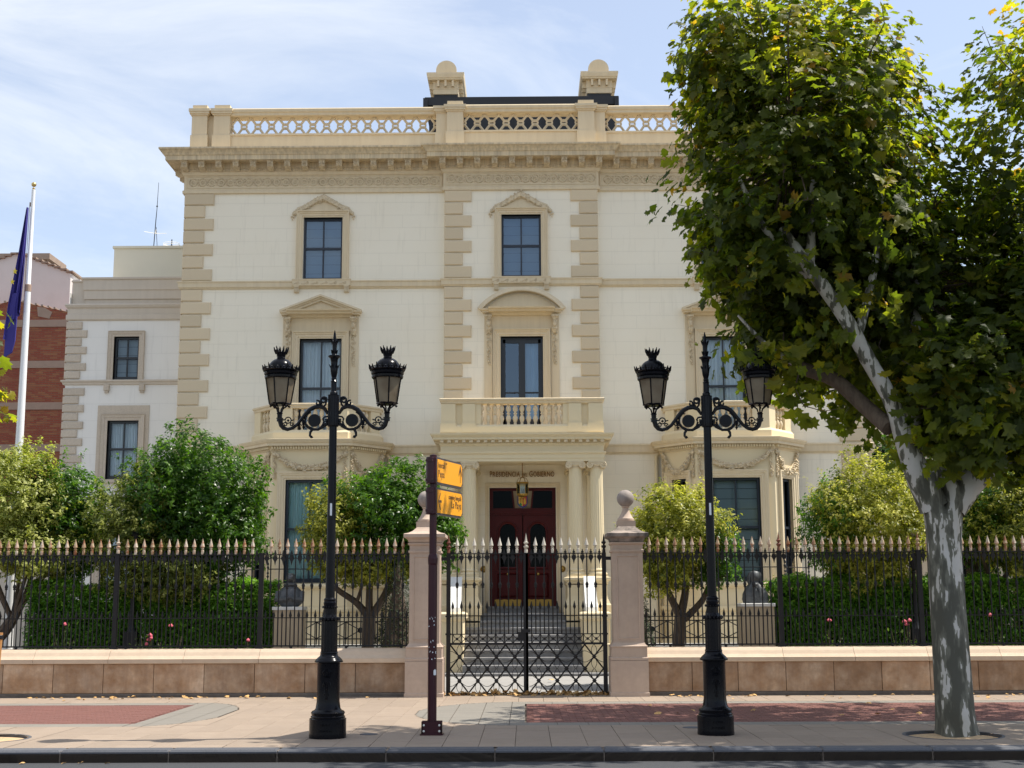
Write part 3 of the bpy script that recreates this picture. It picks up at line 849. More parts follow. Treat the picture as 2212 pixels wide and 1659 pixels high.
# frieze rosettes: ring with a star flower
ro = MB()
ro.tube([(.105 * math.cos(2 * PI * i / 14), 0, .105 * math.sin(2 * PI * i / 14)) for i in range(15)], .018, 4, False)
ro.tube([(.07 * math.cos(2 * PI * i / 10), .012, .07 * math.sin(2 * PI * i / 10)) for i in range(11)], .009, 3, False)
for i in range(6):
    a = 2 * PI * i / 6
    ro.ball((.038 * math.cos(a), -.005, .038 * math.sin(a)), .022, 5, (1, .7, 1))
ro.ball((.1325, 0, .0), .02, 5); ro.ball((.1325, 0, .085), .02, 4); ro.ball((.1325, 0, -.085), .02, 4)
rom = ro.mesh('rosette', 'carve')
for i in range(27):
    for s in (-1, 1): ob('rosette', rom, man, (s * (8.81 - .249 * i) , S - .035, 12.77))
for i in range(16): ob('rosette', rom, man, (-1.86 + .2483 * i, -.035, 12.77))
pf = MB()
for a, b, y in ((-8.97, -2.13, S), (2.13, 8.97, S), (-1.99, 1.99, 0)):
    pf.sweep([(b, 12.62), (b, 12.915), (a, 12.915), (a, 12.62)], [(0, .03), (.006, .045), (.016, .045), (.02, .03)], fn=FY(y), closed=True)
pf.build('frieze_border', 'trim', man)

# roof parapet
def par_run(x0, x1, y, n):
    b = MB(); b.box(x0, x1, y, y + .3, 13.6, 14.12); b.box(x0, x1, y - .03, y + .33, 14.09, 14.14); b.build('parapet_base', 'trim', man)
    r_ = MB(); r_.sweep([(x0, y), (x1, y)], [(0, 14.64), (.03, 14.66), (.03, 14.72), (.06, 14.75), (.07, 14.82), (.05, 14.85), (-.36, 14.85), (-.36, 14.64), (0, 14.64)]); r_.build('parapet_rail', 'trim', man)
    p = (x1 - x0) / n
    u = MB(); hh = .25; t = .034
    for sx in (-1, 1):
        for sz in (-1, 1):
            u.tube([(0, 0, sz * hh), (sx * (p / 2 - .05), 0, sz * .055)], t, 4)
        u.tube([(sx * p / 2 + sx * -.075 * math.cos(R(a)), 0, .075 * math.sin(R(a))) for a in range(-90, 91, 30)], .026, 4)
        u.box(*sorted((sx * (p / 2 - .06), sx * p / 2)), -.02, .02, .02, .05); u.box(*sorted((sx * (p / 2 - .06), sx * p / 2)), -.02, .02, -.05, -.02)
    um = u.mesh('lattice_link', 'trim')
    for i in range(n): ob('lattice_link', um, man, (x0 + p * (i + .5), y + .13, 14.39))
for s in (-1, 1):
    par_run(*sorted((s * 7.90, s * 2.28)), S, 15)
par_run(-1.56, 1.56, .0, 8)
def pier(x0, x1, y, name='parapet_pier', ztop=14.96):
    p = MB(); p.box(x0 - .03, x1 + .03, y - .06, y + .4, 13.6, 14.1); p.box(x0, x1, y - .04, y + .36, 14.1, 14.7)
    for e, a, b in ((.03, 14.66, 14.70), (.06, 14.70, 14.76), (.08, 14.76, 14.84), (-.01, 14.84, ztop)):
        p.box(x0 - e, x1 + e, y - .04 - e, y + .36 + e, a + .001, b)
    p.build(name, 'trim', man)
for s in (-1, 1):
    pier(*sorted((s * 8.91, s * 8.50)), S); pier(*sorted((s * 8.32, s * 7.88)), S)
    pier(*sorted((s * 2.28, s * 1.99)), S * .6, ztop=14.85); pier(*sorted((s * 1.985, s * 1.545)), -.02)
    MB().box(*sorted((s * 8.95, s * 8.1)), S + .1, S + .3, 13.6, 14.7).box(*sorted((s * 8.95, s * 8.7)), S + .3, 6, 13.6, 14.8).build('parapet_corner', 'trim', man)
# roof and chimneys
MB().box(-8.3, 8.3, 1.2, 12, 13.5, 14.16).build('roof', 'roof', man)
at_ = MB(); at_.box(-2.62, 2.70, 2.05, 7, 13.6, 15.62); at_.box(-2.74, 2.80, 1.95, 7.2, 15.62, 15.86)
for x in (-2.72, 2.74): at_.box(x - .06, x + .06, 1.85, 2.2, 15.5, 15.8)
for i in range(12): at_.box(-2.5 + i * .45, -2.47 + i * .45, 2.02, 2.05, 13.6, 15.6)
at_.build('roof_lantern', 'blackmetal', man)
for cx in (-2.16, 2.27):
    c = MB(); c.box(cx - .33, cx + .33, 2.25, 4.6, 15.8, 16.1)
    st = c.build('chimney_shaft', 'blackmetal', man)
    c = MB(); y0, y1 = 2.25, 4.6
    pl = [(cx - .33, y1), (cx - .33, y0), (cx + .33, y0), (cx + .33, y1)]
    c.sweep(pl + [], [(0, 16.05), (.03, 16.06), (.03, 16.2), (.04, 16.22), (.04, 16.44), (.16, 16.45), (.17, 16.49), (.19, 16.5), (.21, 16.6), (.21, 16.65), (0, 16.72)], closed=True)
    c.box(cx - .3, cx + .3, y0 + .1, y1 - .1, 16.4, 16.7)
    for i in range(3): c.box(cx - .24 + i * .21, cx - .18 + i * .21, y0 - .14, y0 - .03, 16.26, 16.44)
    for i in range(8):
        yy = y0 + .1 + i * .3
        for s in (-1, 1): c.box(*sorted((cx + s * .36, cx + s * .48)), yy, yy + .07, 16.26, 16.44)
    ch = c.build('chimney', 'trim', man)
    d = MB(); pts = [(-.38, 0), (-.34, .05), (-.30, .07)] + arc(0, .22, .30, 180, 0, 14) + [(.30, .07), (.34, .05), (.38, 0)]
    d.prism(pts, lambda a, b, h: (cx + a, y0 + .25 + h, 16.68 + b), 0, 1.9)
    d.build('chimney_cap', 'trim', man)

# ---- window dressings
def architrave(mb, w_, h, s=1.):
    mb.sweep([(w_, 0), (w_, h), (-w_, h), (-w_, 0)], [(0, -.2), (0, .02), (.035 * s, .02), (.045 * s, .04), (.10 * s, .045), (.115 * s, .065), (.15 * s, .07), (.165 * s, .10), (.19 * s, .10), (.20 * s, 0)], fn=FY(0))
def flowers(mb, pts, r, n, seed=1, flat=.7):
    rr = random.Random(seed)
    L_ = [0]
    for a, b in zip(pts, pts[1:]): L_.append(L_[-1] + (Vector(b) - Vector(a)).length)
    for i in range(n):
        d = rr.random() * L_[-1]
        j = max(k for k in range(len(L_) - 1) if L_[k] <= d)
        t = (d - L_[j]) / max(1e-6, L_[j + 1] - L_[j])
        p = Vector(pts[j]).lerp(Vector(pts[j + 1]), t); R_ = r(d / L_[-1]) if callable(r) else r
        a, q = rr.random() * 2 * PI, math.sqrt(rr.random()) * R_
        k = rr.uniform(.022, .042)
        mb.ball((p.x + math.cos(a) * q, p.y - rr.random() * R_ * .8 - .02, p.z + math.sin(a) * q), k, 5, (1, flat, 1))
def win3_set(x, y):
    g = MB(); architrave(g, .525, 1.73, .92)
    g.add([(-.71, -.03, 1.92), (.71, -.03, 1.92), (.71, -.03, 2.0), (0, -.03, 2.27), (-.71, -.03, 2.0)], [(0, 1, 2, 3, 4)])
    g.box(-.74, .74, -.05, 0, 1.915, 1.95)
    so = g.build('window_surround', 'trim', man, (x, y, 10.055))
    f = MB(); pts = [(-.80, 0, 1.82), (-.60, 0, 1.93), (-.25, 0, 2.14), (0, 0, 2.27), (.25, 0, 2.14), (.60, 0, 1.93), (.80, 0, 1.82)]
    flowers(f, pts, lambda t: .045 + .055 * (1 - abs(2 * t - 1)), 190, int(x * 10) + 50)
    f.tube([(p[0], -.02, p[2]) for p in pts], [.05, .07, .085, .11, .085, .07, .05], 6)
    for s in (-1, 1):
        for k, (dx, dz, q) in enumerate([(.80, -.02, .035), (.84, -.08, .035), (.79, -.10, .03), (.82, -.16, .025)]): f.ball((s * dx, -.04, 1.82 + dz), q, 5)
    f.build('flower_crown', 'carve', so)
    b = MB(); b.box(-.77, .77, -.125, 0, -.165, -.005); b.box(-.78, .78, -.14, 0, -.015, .012)
    b.build('sill', 'trim', so)
    v = MB()
    for i in range(6):
        cx = -.62 + i * .25
        v.tube(xz(spiral(cx, -.085, .045, .008, 180, 620, 12), -.13), .009, 4)
        v.tube(xz([(cx - .045, -.085), (cx - .10, -.125), (cx - .16, -.12)], -.13), .009, 4)
    v.build('scroll_relief', 'carve', so)
    for s in (-1, 1):
        k = MB(); k.box(-.07, .07, -.12, 0, -.2, -.166)
        for i in range(4): k.box(-.06 + i * .033, -.04 + i * .033, -.10, -.0, -.33, -.2)
        k.box(-.062, .062, -.08, 0, -.34, -.2); k.build('bracket', 'trim', so, (s * .665, 0, 0))
win3_set(0, 0); win3_set(-5.3, S); win3_set(5.3, S)

def console(parent, x, z):
    k = MB()
    k.box(-.085, .085, -.20, 0, -.05, 0.0); k.box(-.07, .07, -.17, 0, -.09, -.05)
    # bearded head: skull, brow, cheeks, nose and beard in one carved block
    k.ball((0, -.10, -.17), .085, 8, (.85, .8, 1.1)); k.ball((0, -.15, -.24), .06, 7, (1, .8, 1.5)); k.ball((0, -.175, -.18), .016, 5, (1, 1, 1.8))
    k.ball((-.03, -.155, -.15), .02, 5, (1.4, .7, .7)); k.ball((.03, -.155, -.15), .02, 5, (1.4, .7, .7)); k.ball((0, -.13, -.10), .06, 6, (1.2, .8, .6))
    k.tube([(0, -.05, -.25), (0, -.08, -.36), (0, -.05, -.46)], [.06, .08, .05], 7)
    k.box(-.075, .075, -.02, 0, -1.33, -.0)
    rr = random.Random(5)
    for i in range(46):
        t = i / 46; k.ball((rr.uniform(-.05, .05) * (1 - .5 * t), -.03 - .03 * rr.random(), -.45 - .86 * t), rr.uniform(.018, .034), 5, (1, .7, 1.3))
    k.build('console', 'carve', parent, (x, 0, z))
def win2_set(x, y, arched):
    g = MB(); architrave(g, .555, 2.725)
    g.box(-1.0 if not arched else -.98, -.77, -.035, .01, 0, 3.28); g.box(.77, 1.0 if not arched else .98, -.035, .01, 0, 3.28)
    g.box(-.77, .77, -.03, .01, 2.93, 3.28)
    so = g.build('window_surround', 'trim', man, (x, y, 5.75))
    p = MB()
    hc = [(0, 3.27), (.05, 3.28), (.07, 3.33), (.16, 3.34), (.17, 3.38), (.21, 3.40), (.22, 3.44), (0, 3.45)]
    p.sweep([(-.86, 0), (-.86, -.0), (.86, -.0), (.86, 0)], hc)
    p.sweep([(-.86, .02), (-.86, 0), (.86, 0), (.86, .02)], hc)
    if arched:
        pts = arc(0, 3.44 - .88, 1.38, 141.5, 38.5, 20)
        q = [(-.10, 0), (-.10, .12), (-.06, .13), (-.05, .17), (-.02, .18), (0, .22), (.03, .22), (.03, 0)]
        q = [(-a, b) for a, b in q]
        p.sweep(pts, [(-a, b) for a, b in q], fn=FY(0))
        p.prism(arc(0, 3.44 - .88, 1.30, 141, 39, 16), lambda a, b, h: (a, -h, b), -.01, .05)
    else:
        pts = [(-1.07, 3.44), (0, 3.85), (1.07, 3.44)]
        q = [(.12, 0), (.12, .12), (.07, .13), (.06, .17), (.03, .18), (.02, .22), (-.03, .22), (-.03, 0)]
        p.sweep(pts, q, fn=FY(0))
        p.prism([(-.9, 3.44), (.9, 3.44), (0, 3.78)], lambda a, b, h: (a, -h, b), -.01, .05)
    p.build('pediment', 'trim', so)
    for s in (-1, 1): console(so, s * .865, 3.27)
win2_set(0, 0, True); win2_set(-5.3, S, False); win2_set(5.3, S, False)
for x, y in ((0, 0), (-5.3, S), (5.3, S)):
    window(man, x, y + .16, 10.055, 11.785, .525, 'sash', 'glass_up', 'blind', 'navy')
window(man, 0, .18, 5.75, 8.475, .555, 'door', 'glass_up', 'halfcurtain')
for s in (-1, 1): window(man, s * 5.3, S + .18, 5.75, 8.475, .555, 'sash', 'glass', 'curtain')

# ---- balusters
def baluster_mesh(h, m='trim', r=.058):
    k = h / .5
    pr = [(.6, 0), (.6, .03), (.5, .05), (.72, .08), (1., .14), (.9, .19), (.45, .235), (.40, .25), (.72, .262), (.72, .285), (.40, .30), (.45, .31), (.9, .355), (1., .40), (.72, .45), (.5, .465), (.6, .475), (.6, .5)]
    return MB().lathe([(a * r * 1.05, z * k) for a, z in pr], 10).mesh('baluster', m, True)

# ---- porch
PY = -2.10
ent = MB()
pl = [(-1.98, -.005), (-1.98, PY), (1.98, PY), (1.98, -.005)]
ent.sweep(pl, [(-.42, 5.10), (-.42, 4.965), (0, 4.965), (0, 5.035), (.014, 5.037), (.014, 5.13), (.03, 5.14), (.055, 5.165), (.055, 5.19), (0, 5.20), (0, 5.345), (.02, 5.36), (.04, 5.385), (.04, 5.41), (.03, 5.412), (.03, 5.478), (.09, 5.48), (.17, 5.485), (.17, 5.545), (.19, 5.55), (.235, 5.59), (.245, 5.60), (.245, 5.625), (-.3, 5.66)])
ent.box(-1.6, 1.6, PY + .3, 0, 5.08, 5.14)
porch = ent.build('porch_entablature', 'bay', man)
dm = MB().box(-.042, .042, -.075, .045, -.002, .059).mesh('dentil', 'trim')
for i in range(23): ob('dentil', dm, porch, (-1.94 + .1764 * i, PY - .07, 5.42))
for s in (-1, 1):
    for i in range(11): ob('dentil', dm, porch, (s * 2.05, PY + .12 + .18 * i, 5.42), (0, 0, s * PI / 2))
MB().box(-1.97, 1.97, PY + .02, -.002, 5.60, 5.67).build('porch_ceiling_slab', 'bay', porch)
bal = MB()
bal.sweep([(-1.95, -.01), (-1.95, PY + .02), (1.95, PY + .02), (1.95, -.01)], [(-.22, 5.85), (-.22, 5.66), (.04, 5.66), (.04, 5.82), (.01, 5.86), (-.02, 5.87), (-.22, 5.87)])
bo = bal.build('balcony_plinth', 'bay', man)
MB().sweep([(-1.95, -.01), (-1.95, PY + .02), (1.95, PY + .02), (1.95, -.01)], [(-.2, 6.38), (0, 6.38), (.02, 6.40), (.03, 6.44), (.06, 6.46), (.07, 6.50), (.05, 6.515), (-.24, 6.515), (-.24, 6.38), (-.2, 6.38)]).build('balcony_rail', 'trim', man)
for s in (-1, 1):
    pz = MB()
    for a, b, f_ in ((1.62, 1.97, 0), (1.14, 1.45, 0), (1.45, 1.62, .07)):
        x0, x1 = sorted((s * a, s * b))
        pz.box(x0, x1, PY + .0 + f_, PY + .3, 5.87, 6.38)
        if not f_: pz.box(x0 - .02, x1 + .02, PY - .03, PY + .28, 5.68, 5.90)
    pz.box(*sorted((s * 1.95, s * 1.75)), PY + .3, 0, 5.87, 6.38)
    pz.build('balcony_pier', 'bay', man)
bm_ = baluster_mesh(.51)
for i in range(13): ob('baluster', bm_, man, (-.99 + .165 * i, PY + .12, 5.87))
for s in (-1, 1):
    MB().box(*sorted((s * 1.0, s * 1.14)), PY + .04, PY + .2, 5.87, 6.38).build('balcony_half_pier', 'bay', man)

def column(parent, x, y, zb=2.19, zt=4.965):
    c = MB()
    hb = zb + .04
    c.box(-.235, .235, -.235, .235, zb, hb + .01)
    c.lathe([(.225, hb), (.235, hb + .03), (.225, hb + .06), (.19, hb + .075), (.185, hb + .095), (.205, hb + .11), (.205, hb + .13), (.185, hb + .145), (.175, hb + .16)], 28)
    col_ = c.build('column_base', 'bay', parent, (x, y, 0), smooth=False)
    sh = MB()
    nf = 20
    fl = lambda i: 1 - .055 * [0, .75, 1, .75][i % 4]
    z0, z1 = hb + .16, zt - .17
    sh.lathe([(.177, z0), (.172, z0 + .05), (.172, z0 + .8), (.166, z0 + 1.4), (.155, z1 - .03), (.155, z1)], nf * 4, flute=fl)
    sh.build('column_shaft', 'bay', parent, (x, y, 0))
    k = MB()
    k.lathe([(.15, z1), (.165, z1 + .015), (.165, z1 + .03), (.15, z1 + .035), (.185, z1 + .075), (.19, z1 + .09)], 24)
    k.box(-.20, .20, -.20, .20, zt - .035, zt - .002); k.box(-.18, .18, -.185, .185, zt - .085, zt - .035)
    for s in (-1, 1):
        k.V_ = None
        cyl = MB().lathe([(.075, -.19), (.082, -.185), (.06, -.1), (.05, 0), (.06, .1), (.082, .185), (.075, .19)], 14)
        cyl.rot(Matrix.Rotation(PI / 2, 3, 'X')); cyl.V = [(a + s * .165, b, c_ + z1 + .075) for a, b, c_ in cyl.V]
        k.add(cyl.V, cyl.F)
        sp = [(s * .165 + (a if s > 0 else -a), -.192, z1 + .075 + b) for a, b in spiral(0, 0, .078, .012, 90, -540, 26)]
        k.tube(sp, .011, 4); k.ball((s * .165, -.195, z1 + .075), .018, 6)
    k.build('column_capital', 'trim', parent, (x, y, 0))
for x in (-1.80, -1.29, 1.29, 1.80): column(man, x, PY + .20)
for s in (-1, 1):
    for xx in (1.29, 1.80):
        p = MB(); p.box(s * xx - .15, s * xx + .15, -.10, 0, 2.19, 4.80); p.box(s * xx - .18, s * xx + .18, -.13, 0, 2.19, 2.36)
        p.box(s * xx - .19, s * xx + .19, -.15, 0, 4.92, 4.965)
        for q in (-1, 1):
            p.tube([(s * xx + q * (.16 + a), -.12, 4.86 + b) for a, b in spiral(0, 0, .065, .01, 90, -540, 20)], .012, 4)
            p.ball((s * xx + q * .16, -.10, 4.86), .06, 8, (1, .5, 1))
        p.build('pilaster', 'bay', man)
    # pedestal, cheek wall and curved ramp beside the steps
    x0, x1 = sorted((s * 1.02, s * 2.06))
    d = MB()
    pp = [(x0, -1.55), (x0, -2.2), (x1, -2.2), (x1, -1.55)]
    d.sweep(pp, [(0, 0), (0, 1.28), (.04, 1.30), (.04, 1.52), (.01, 1.56), (-.03, 1.66), (-.05, 1.74), (-.05, 2.02), (-.02, 2.04), (-.02, 2.07), (.02, 2.10), (.045, 2.12), (.045, 2.17), (-.05, 2.19)], closed=True)
    d.box(x0 + .02, x1 - .02, -2.15, -1.6, 2.0, 2.188)
    d.build('porch_pedestal', 'bay', man)
    e = MB(); e.box(x0 + .06, x1 - .06, -1.55, 0, 0, 2.0); e.sweep([(x0 + .06, 0), (x0 + .06, -1.5), (x1 - .06, -1.5), (x1 - .06, 0)], [(0, 2.0), (.04, 2.04), (.04, 2.17), (0, 2.185)], caps=True)
    e.box(x0 + .06, x1 - .06, -1.5, 0, 2.0, 2.18); e.build('porch_side_wall', 'bay', man)
    a, b = sorted((s * 1.35, s * 1.93))
    c = MB(); c.sweep([(a, -2.2), (a, -3.85), (b, -3.85), (b, -2.2)], [(0, .05), (0, .62), (.025, .64), (.025, .66), (0, .68), (0, 1.17), (.03, 1.20), (.06, 1.24), (.06, 1.34), (0, 1.38)], closed=True)
    c.box(a + .01, b - .01, -3.84, -2.2, 1.2, 1.379); c.build('cheek_wall', 'bay', man)
    r_ = MB(); ra, rb = sorted((s * 1.44, s * 1.72))
    cur = [(-2.2, 2.2), (-2.3, 2.19), (-2.55, 1.98), (-2.85, 1.72), (-3.10, 1.58), (-3.28, 1.55), (-3.38, 1.48), (-3.42, 1.38), (-2.2, 1.38)]
    r_.prism(cur, lambda y_, z_, h: (h, y_, z_), ra, rb); r_.build('ramp_scroll', 'whitestone', man)
    g_ = MB().lathe([(.085, 0), (.085, .02), (.06, .035), (.05, .02), (.035, .02), (.03, .06), (.001, .075)], 20)
    g_.rot(Matrix.Rotation(PI / 2, 3, 'X')); g_.build('brass_roundel', 'brass', man, (s * 1.0 - (0 if s > 0 else .0), -.0, 2.43), smooth=True)
# steps
for i in range(10):
    y = 29.7 + .3 * i - 34; z = .05 + .16 * i
    xw = 2.12 if i == 0 else 1.35
    yb = y + .3
    if i == 8: xw, yb = 1.02, -.02
    if i == 7: yb = -1.5
    if i == 9: y, yb, xw = -.32, .3, .90
    q = MB(); q.box(-xw, xw, y + .03, yb + (.1 if i < 8 else 0), z - .17, z - .05); q.topbev(-xw, xw, y, yb + (.1 if i < 8 else 0), z - .052, z, .008)
    q.build('step', 'marble', man)
# door
dr = MB()
dr.sweep([(.855, 0), (.855, 3.04), (-.855, 3.04), (-.855, 0)], [(-.0, 0), (-.09, 0), (-.09, -.15), (0, -.15)], fn=FY(0), caps=True)
dr.box(-.855, .855, -.02, .12, 2.33, 2.50); dr.box(-.855, .855, -.05, .1, 2.38, 2.44)
do = dr.build('door_case', 'door', man, (0, .16, 1.485))
MB().add([(-.80, 0, 2.5), (-.22, 0, 2.5), (-.27, 0, 2.98), (-.80, 0, 2.98)], [(0, 1, 2, 3)]).build('transom_pane', 'glass_dark', do, (0, .03, 0))
MB().add([(.20, 0, 2.5), (.80, 0, 2.5), (.80, 0, 2.98), (.27, 0, 2.98)], [(0, 1, 2, 3)]).build('transom_pane', 'glass_dark', do, (0, .03, 0))
for s in (-1, 1):
    MB().prism([(s * .20, 2.5), (s * .24, 2.5), (s * .29, 2.98), (s * .25, 2.98)], lambda a, b, h: (a, -h, b), -.02, .05).build('transom_bar', 'door', do)
MB().prism([(-.2, 2.5), (.2, 2.5), (.25, 2.98), (-.25, 2.98)], lambda a, b, h: (a, -h, b), -.08, -.04).build('transom_panel', 'pedestal', do)
MB().box(-.85, .85, .25, 1.5, 0, 3.0).build('hall', 'dark', do)
for s in (-1, 1):
    lf = MB(); x0, x1 = sorted((s * .012, s * .765)); cx = (x0 + x1) / 2
    hole = [(cx - .20, 1.0), (cx + .20, 1.0), (cx + .20, 1.90)] + arc(cx, 1.90, .20, 0, 180, 12) + [(cx - .20, 1.0)]
    # leaf: stiles and rails round an arched light
    ys = .02
    lf.box(x0, cx - .2, ys, .08, 0, 2.33); lf.box(cx + .2, x1, ys, .08, 0, 2.33); lf.box(cx - .2, cx + .2, ys, .08, 0, 1.0)
    ar = arc(cx, 1.90, .20, 180, 0, 12)
    for (a, b), (c, d) in zip(ar, ar[1:]):
        lf.add([(a, ys, b), (c, ys, d), (c, ys, 2.33), (a, ys, 2.33)], [(0, 1, 2, 3)])
    lf.sweep([(cx + .2, 1.0), (cx + .2, 1.9)] + arc(cx, 1.90, .20, 0, 180, 12)[1:] + [(cx - .2, 1.0)], [(0, -.03), (0, .02), (.03, .03), (.05, .02), (.06, -.02)], fn=FY(0), closed=True)
    for (z0, z1) in ((.28, .80),):
        lf.sweep([(cx + .22, z0), (cx + .22, z1), (cx - .22, z1), (cx - .22, z0)], [(0, -.02), (.02, .015), (.04, -.005), (.05, -.02)], fn=FY(0), closed=True)
    leaf = lf.build('door_leaf', 'door', do)
    MB().prism(hole[:-1], lambda a, b, h: (a, -h, b), -.06, -.055).build('door_glass', 'glass_dark', leaf)
    kp = MB(); n = 8
    top = [(x0 + .04 + (x1 - x0 - .08) * i / 32, .17 + .012 * abs(math.sin(PI * i / 8))) for i in range(33)]
    kp.prism([(x0 + .04, .01)] + top + [(x1 - .04, .01)], lambda a, b, h: (a, -h, b), -.02, -.012); kp.build('kick_plate', 'brass', leaf)
    kn = MB().lathe([(.035, 0), (.03, .012), (.012, .02), (.012, .035), (.03, .05), (.028, .068), (.001, .075)], 12); kn.rot(Matrix.Rotation(PI / 2, 3, 'X'))
    kn.build('door_knob', 'brass', leaf, (cx - s * .0, .02, .82), smooth=True)
# coat of arms over the door
sh = MB(); out_ = [(-.13, .28), (.13, .28), (.13, .06), (.09, .0), (0, -.05), (-.09, .0), (-.13, .06)]
M['armsblue'] = mat('blue enamel', (.03, .05, .22), .4); M['armsred'] = mat('red enamel', (.42, .03, .02), .4)
M['armsgold'] = mat('gold enamel', (.65, .42, .05), .4); M['armsgreen'] = mat('green enamel', (.03, .22, .06), .4)
so_ = MB().prism(out_, lambda a, b, h: (a, -h, b), 0, .02).build('coat_of_arms', 'armsblue', do, (0, -.03, 2.55))
MB().prism([(-.105, .26), (0, .26), (0, .0), (-.05, .01), (-.105, .07)], lambda a, b, h: (a, -h, b), .02, .024).build('gold_half', 'armsgold', so_)
MB().prism([(0, .26), (.105, .26), (.105, .07), (.05, .01), (0, .0)], lambda a, b, h: (a, -h, b), .02, .024).build('red_half', 'armsred', so_)
t = MB(); t.box(.025, .085, -.028, -.024, .05, .15); t.box(.04, .07, -.028, -.024, .15, .21); t.box(.02, .032, -.028, -.024, .15, .17); t.box(.078, .09, -.028, -.024, .15, .17); t.build('tower', 'armsgold', so_)
t = MB(); t.box(-.058, -.048, -.028, -.024, .11, .22); t.box(-.075, -.031, -.028, -.024, .175, .185); t.ball((-.085, -.026, .2), .009, 5); t.ball((-.022, -.026, .2), .009, 5); t.build('red_cross', 'armsred', so_)
MB().prism([(-.09, .04), (-.05, .10), (-.01, .03), (-.04, .005)], lambda a, b, h: (a, -h, b), .024, .027).build('green_hill', 'armsgreen', so_)
# doorway surround
dd = MB(); dd.sweep([(.87, 1.325), (.87, 4.525), (-.87, 4.525), (-.87, 1.325)], [(0, -.16), (0, .01), (.04, .015), (.05, .03), (.09, .035), (.10, 0)], fn=FY(0)); dd.build('door_surround', 'trim', man)
# lettering: each letter a raised piece
def text_mesh(ch, size, depth, m, name='letter', sx=1.):
    cu = bpy.data.curves.new('t', 'FONT'); cu.body = ch; cu.size = size; cu.extrude = depth; cu.resolution_u = 3; cu.offset = size * .012
    o = bpy.data.objects.new('t', cu); COL.objects.link(o)
    bpy.context.view_layer.update()
    me = bpy.data.meshes.new_from_object(o.evaluated_get(bpy.context.evaluated_depsgraph_get()))
    bpy.data.objects.remove(o); bpy.data.curves.remove(cu)
    me.name = name; me.materials.clear(); me.materials.append(M[m])
    if sx != 1.:
        for v in me.vertices: v.co.x *= sx
    return me
def text_run(parent, s, size, width, origin, axis_x, axis_z, depth, m, sizes=None, name='letter', label=None):
    """letters one by one, squeezed to `width`; serif feet are added as thin bars"""
    items = []; x = 0.
    for i, ch in enumerate(s):
        sz = sizes[i] if sizes else size
        if ch == ' ': x += sz * .32; continue
        me = text_mesh(ch, sz, depth, m, name)
        xs = [v.co.x for v in me.vertices]; lo, hi = min(xs), max(xs)
        for v in me.vertices: v.co.x -= lo
        items.append((me, x)); x += (hi - lo) + sz * .11
    tot = x - size * .11; k = width / tot
    rot = Matrix((axis_x, Vector(axis_z).cross(Vector(axis_x)) * -1, axis_z)).transposed()
    mtx = Matrix((Vector(axis_x), Vector(axis_z), Vector(axis_x).cross(Vector(axis_z)))).transposed()
    for me, px in items:
        for v in me.vertices: v.co.x *= k
        o = ob(name, me, parent, Vector(origin) + Vector(axis_x) * px * k)
        o.rotation_euler = mtx.to_euler()
inscr = 'PRESIDENCIA DEL GOBIERNO'
szs = [.2 if c in 'P' and i == 0 else .185 for i, c in enumerate(inscr)]
for i in range(12, 15): szs[i] = .12
szs[16] = .205; szs[0] = .205
text_run(man, inscr, .185, 1.66, (-.84, -.04, 4.785), (1, 0, 0), (0, 0, 1), .012, 'bronze', szs)
bpy.data.objects  # letters stand on pins just clear of the wall

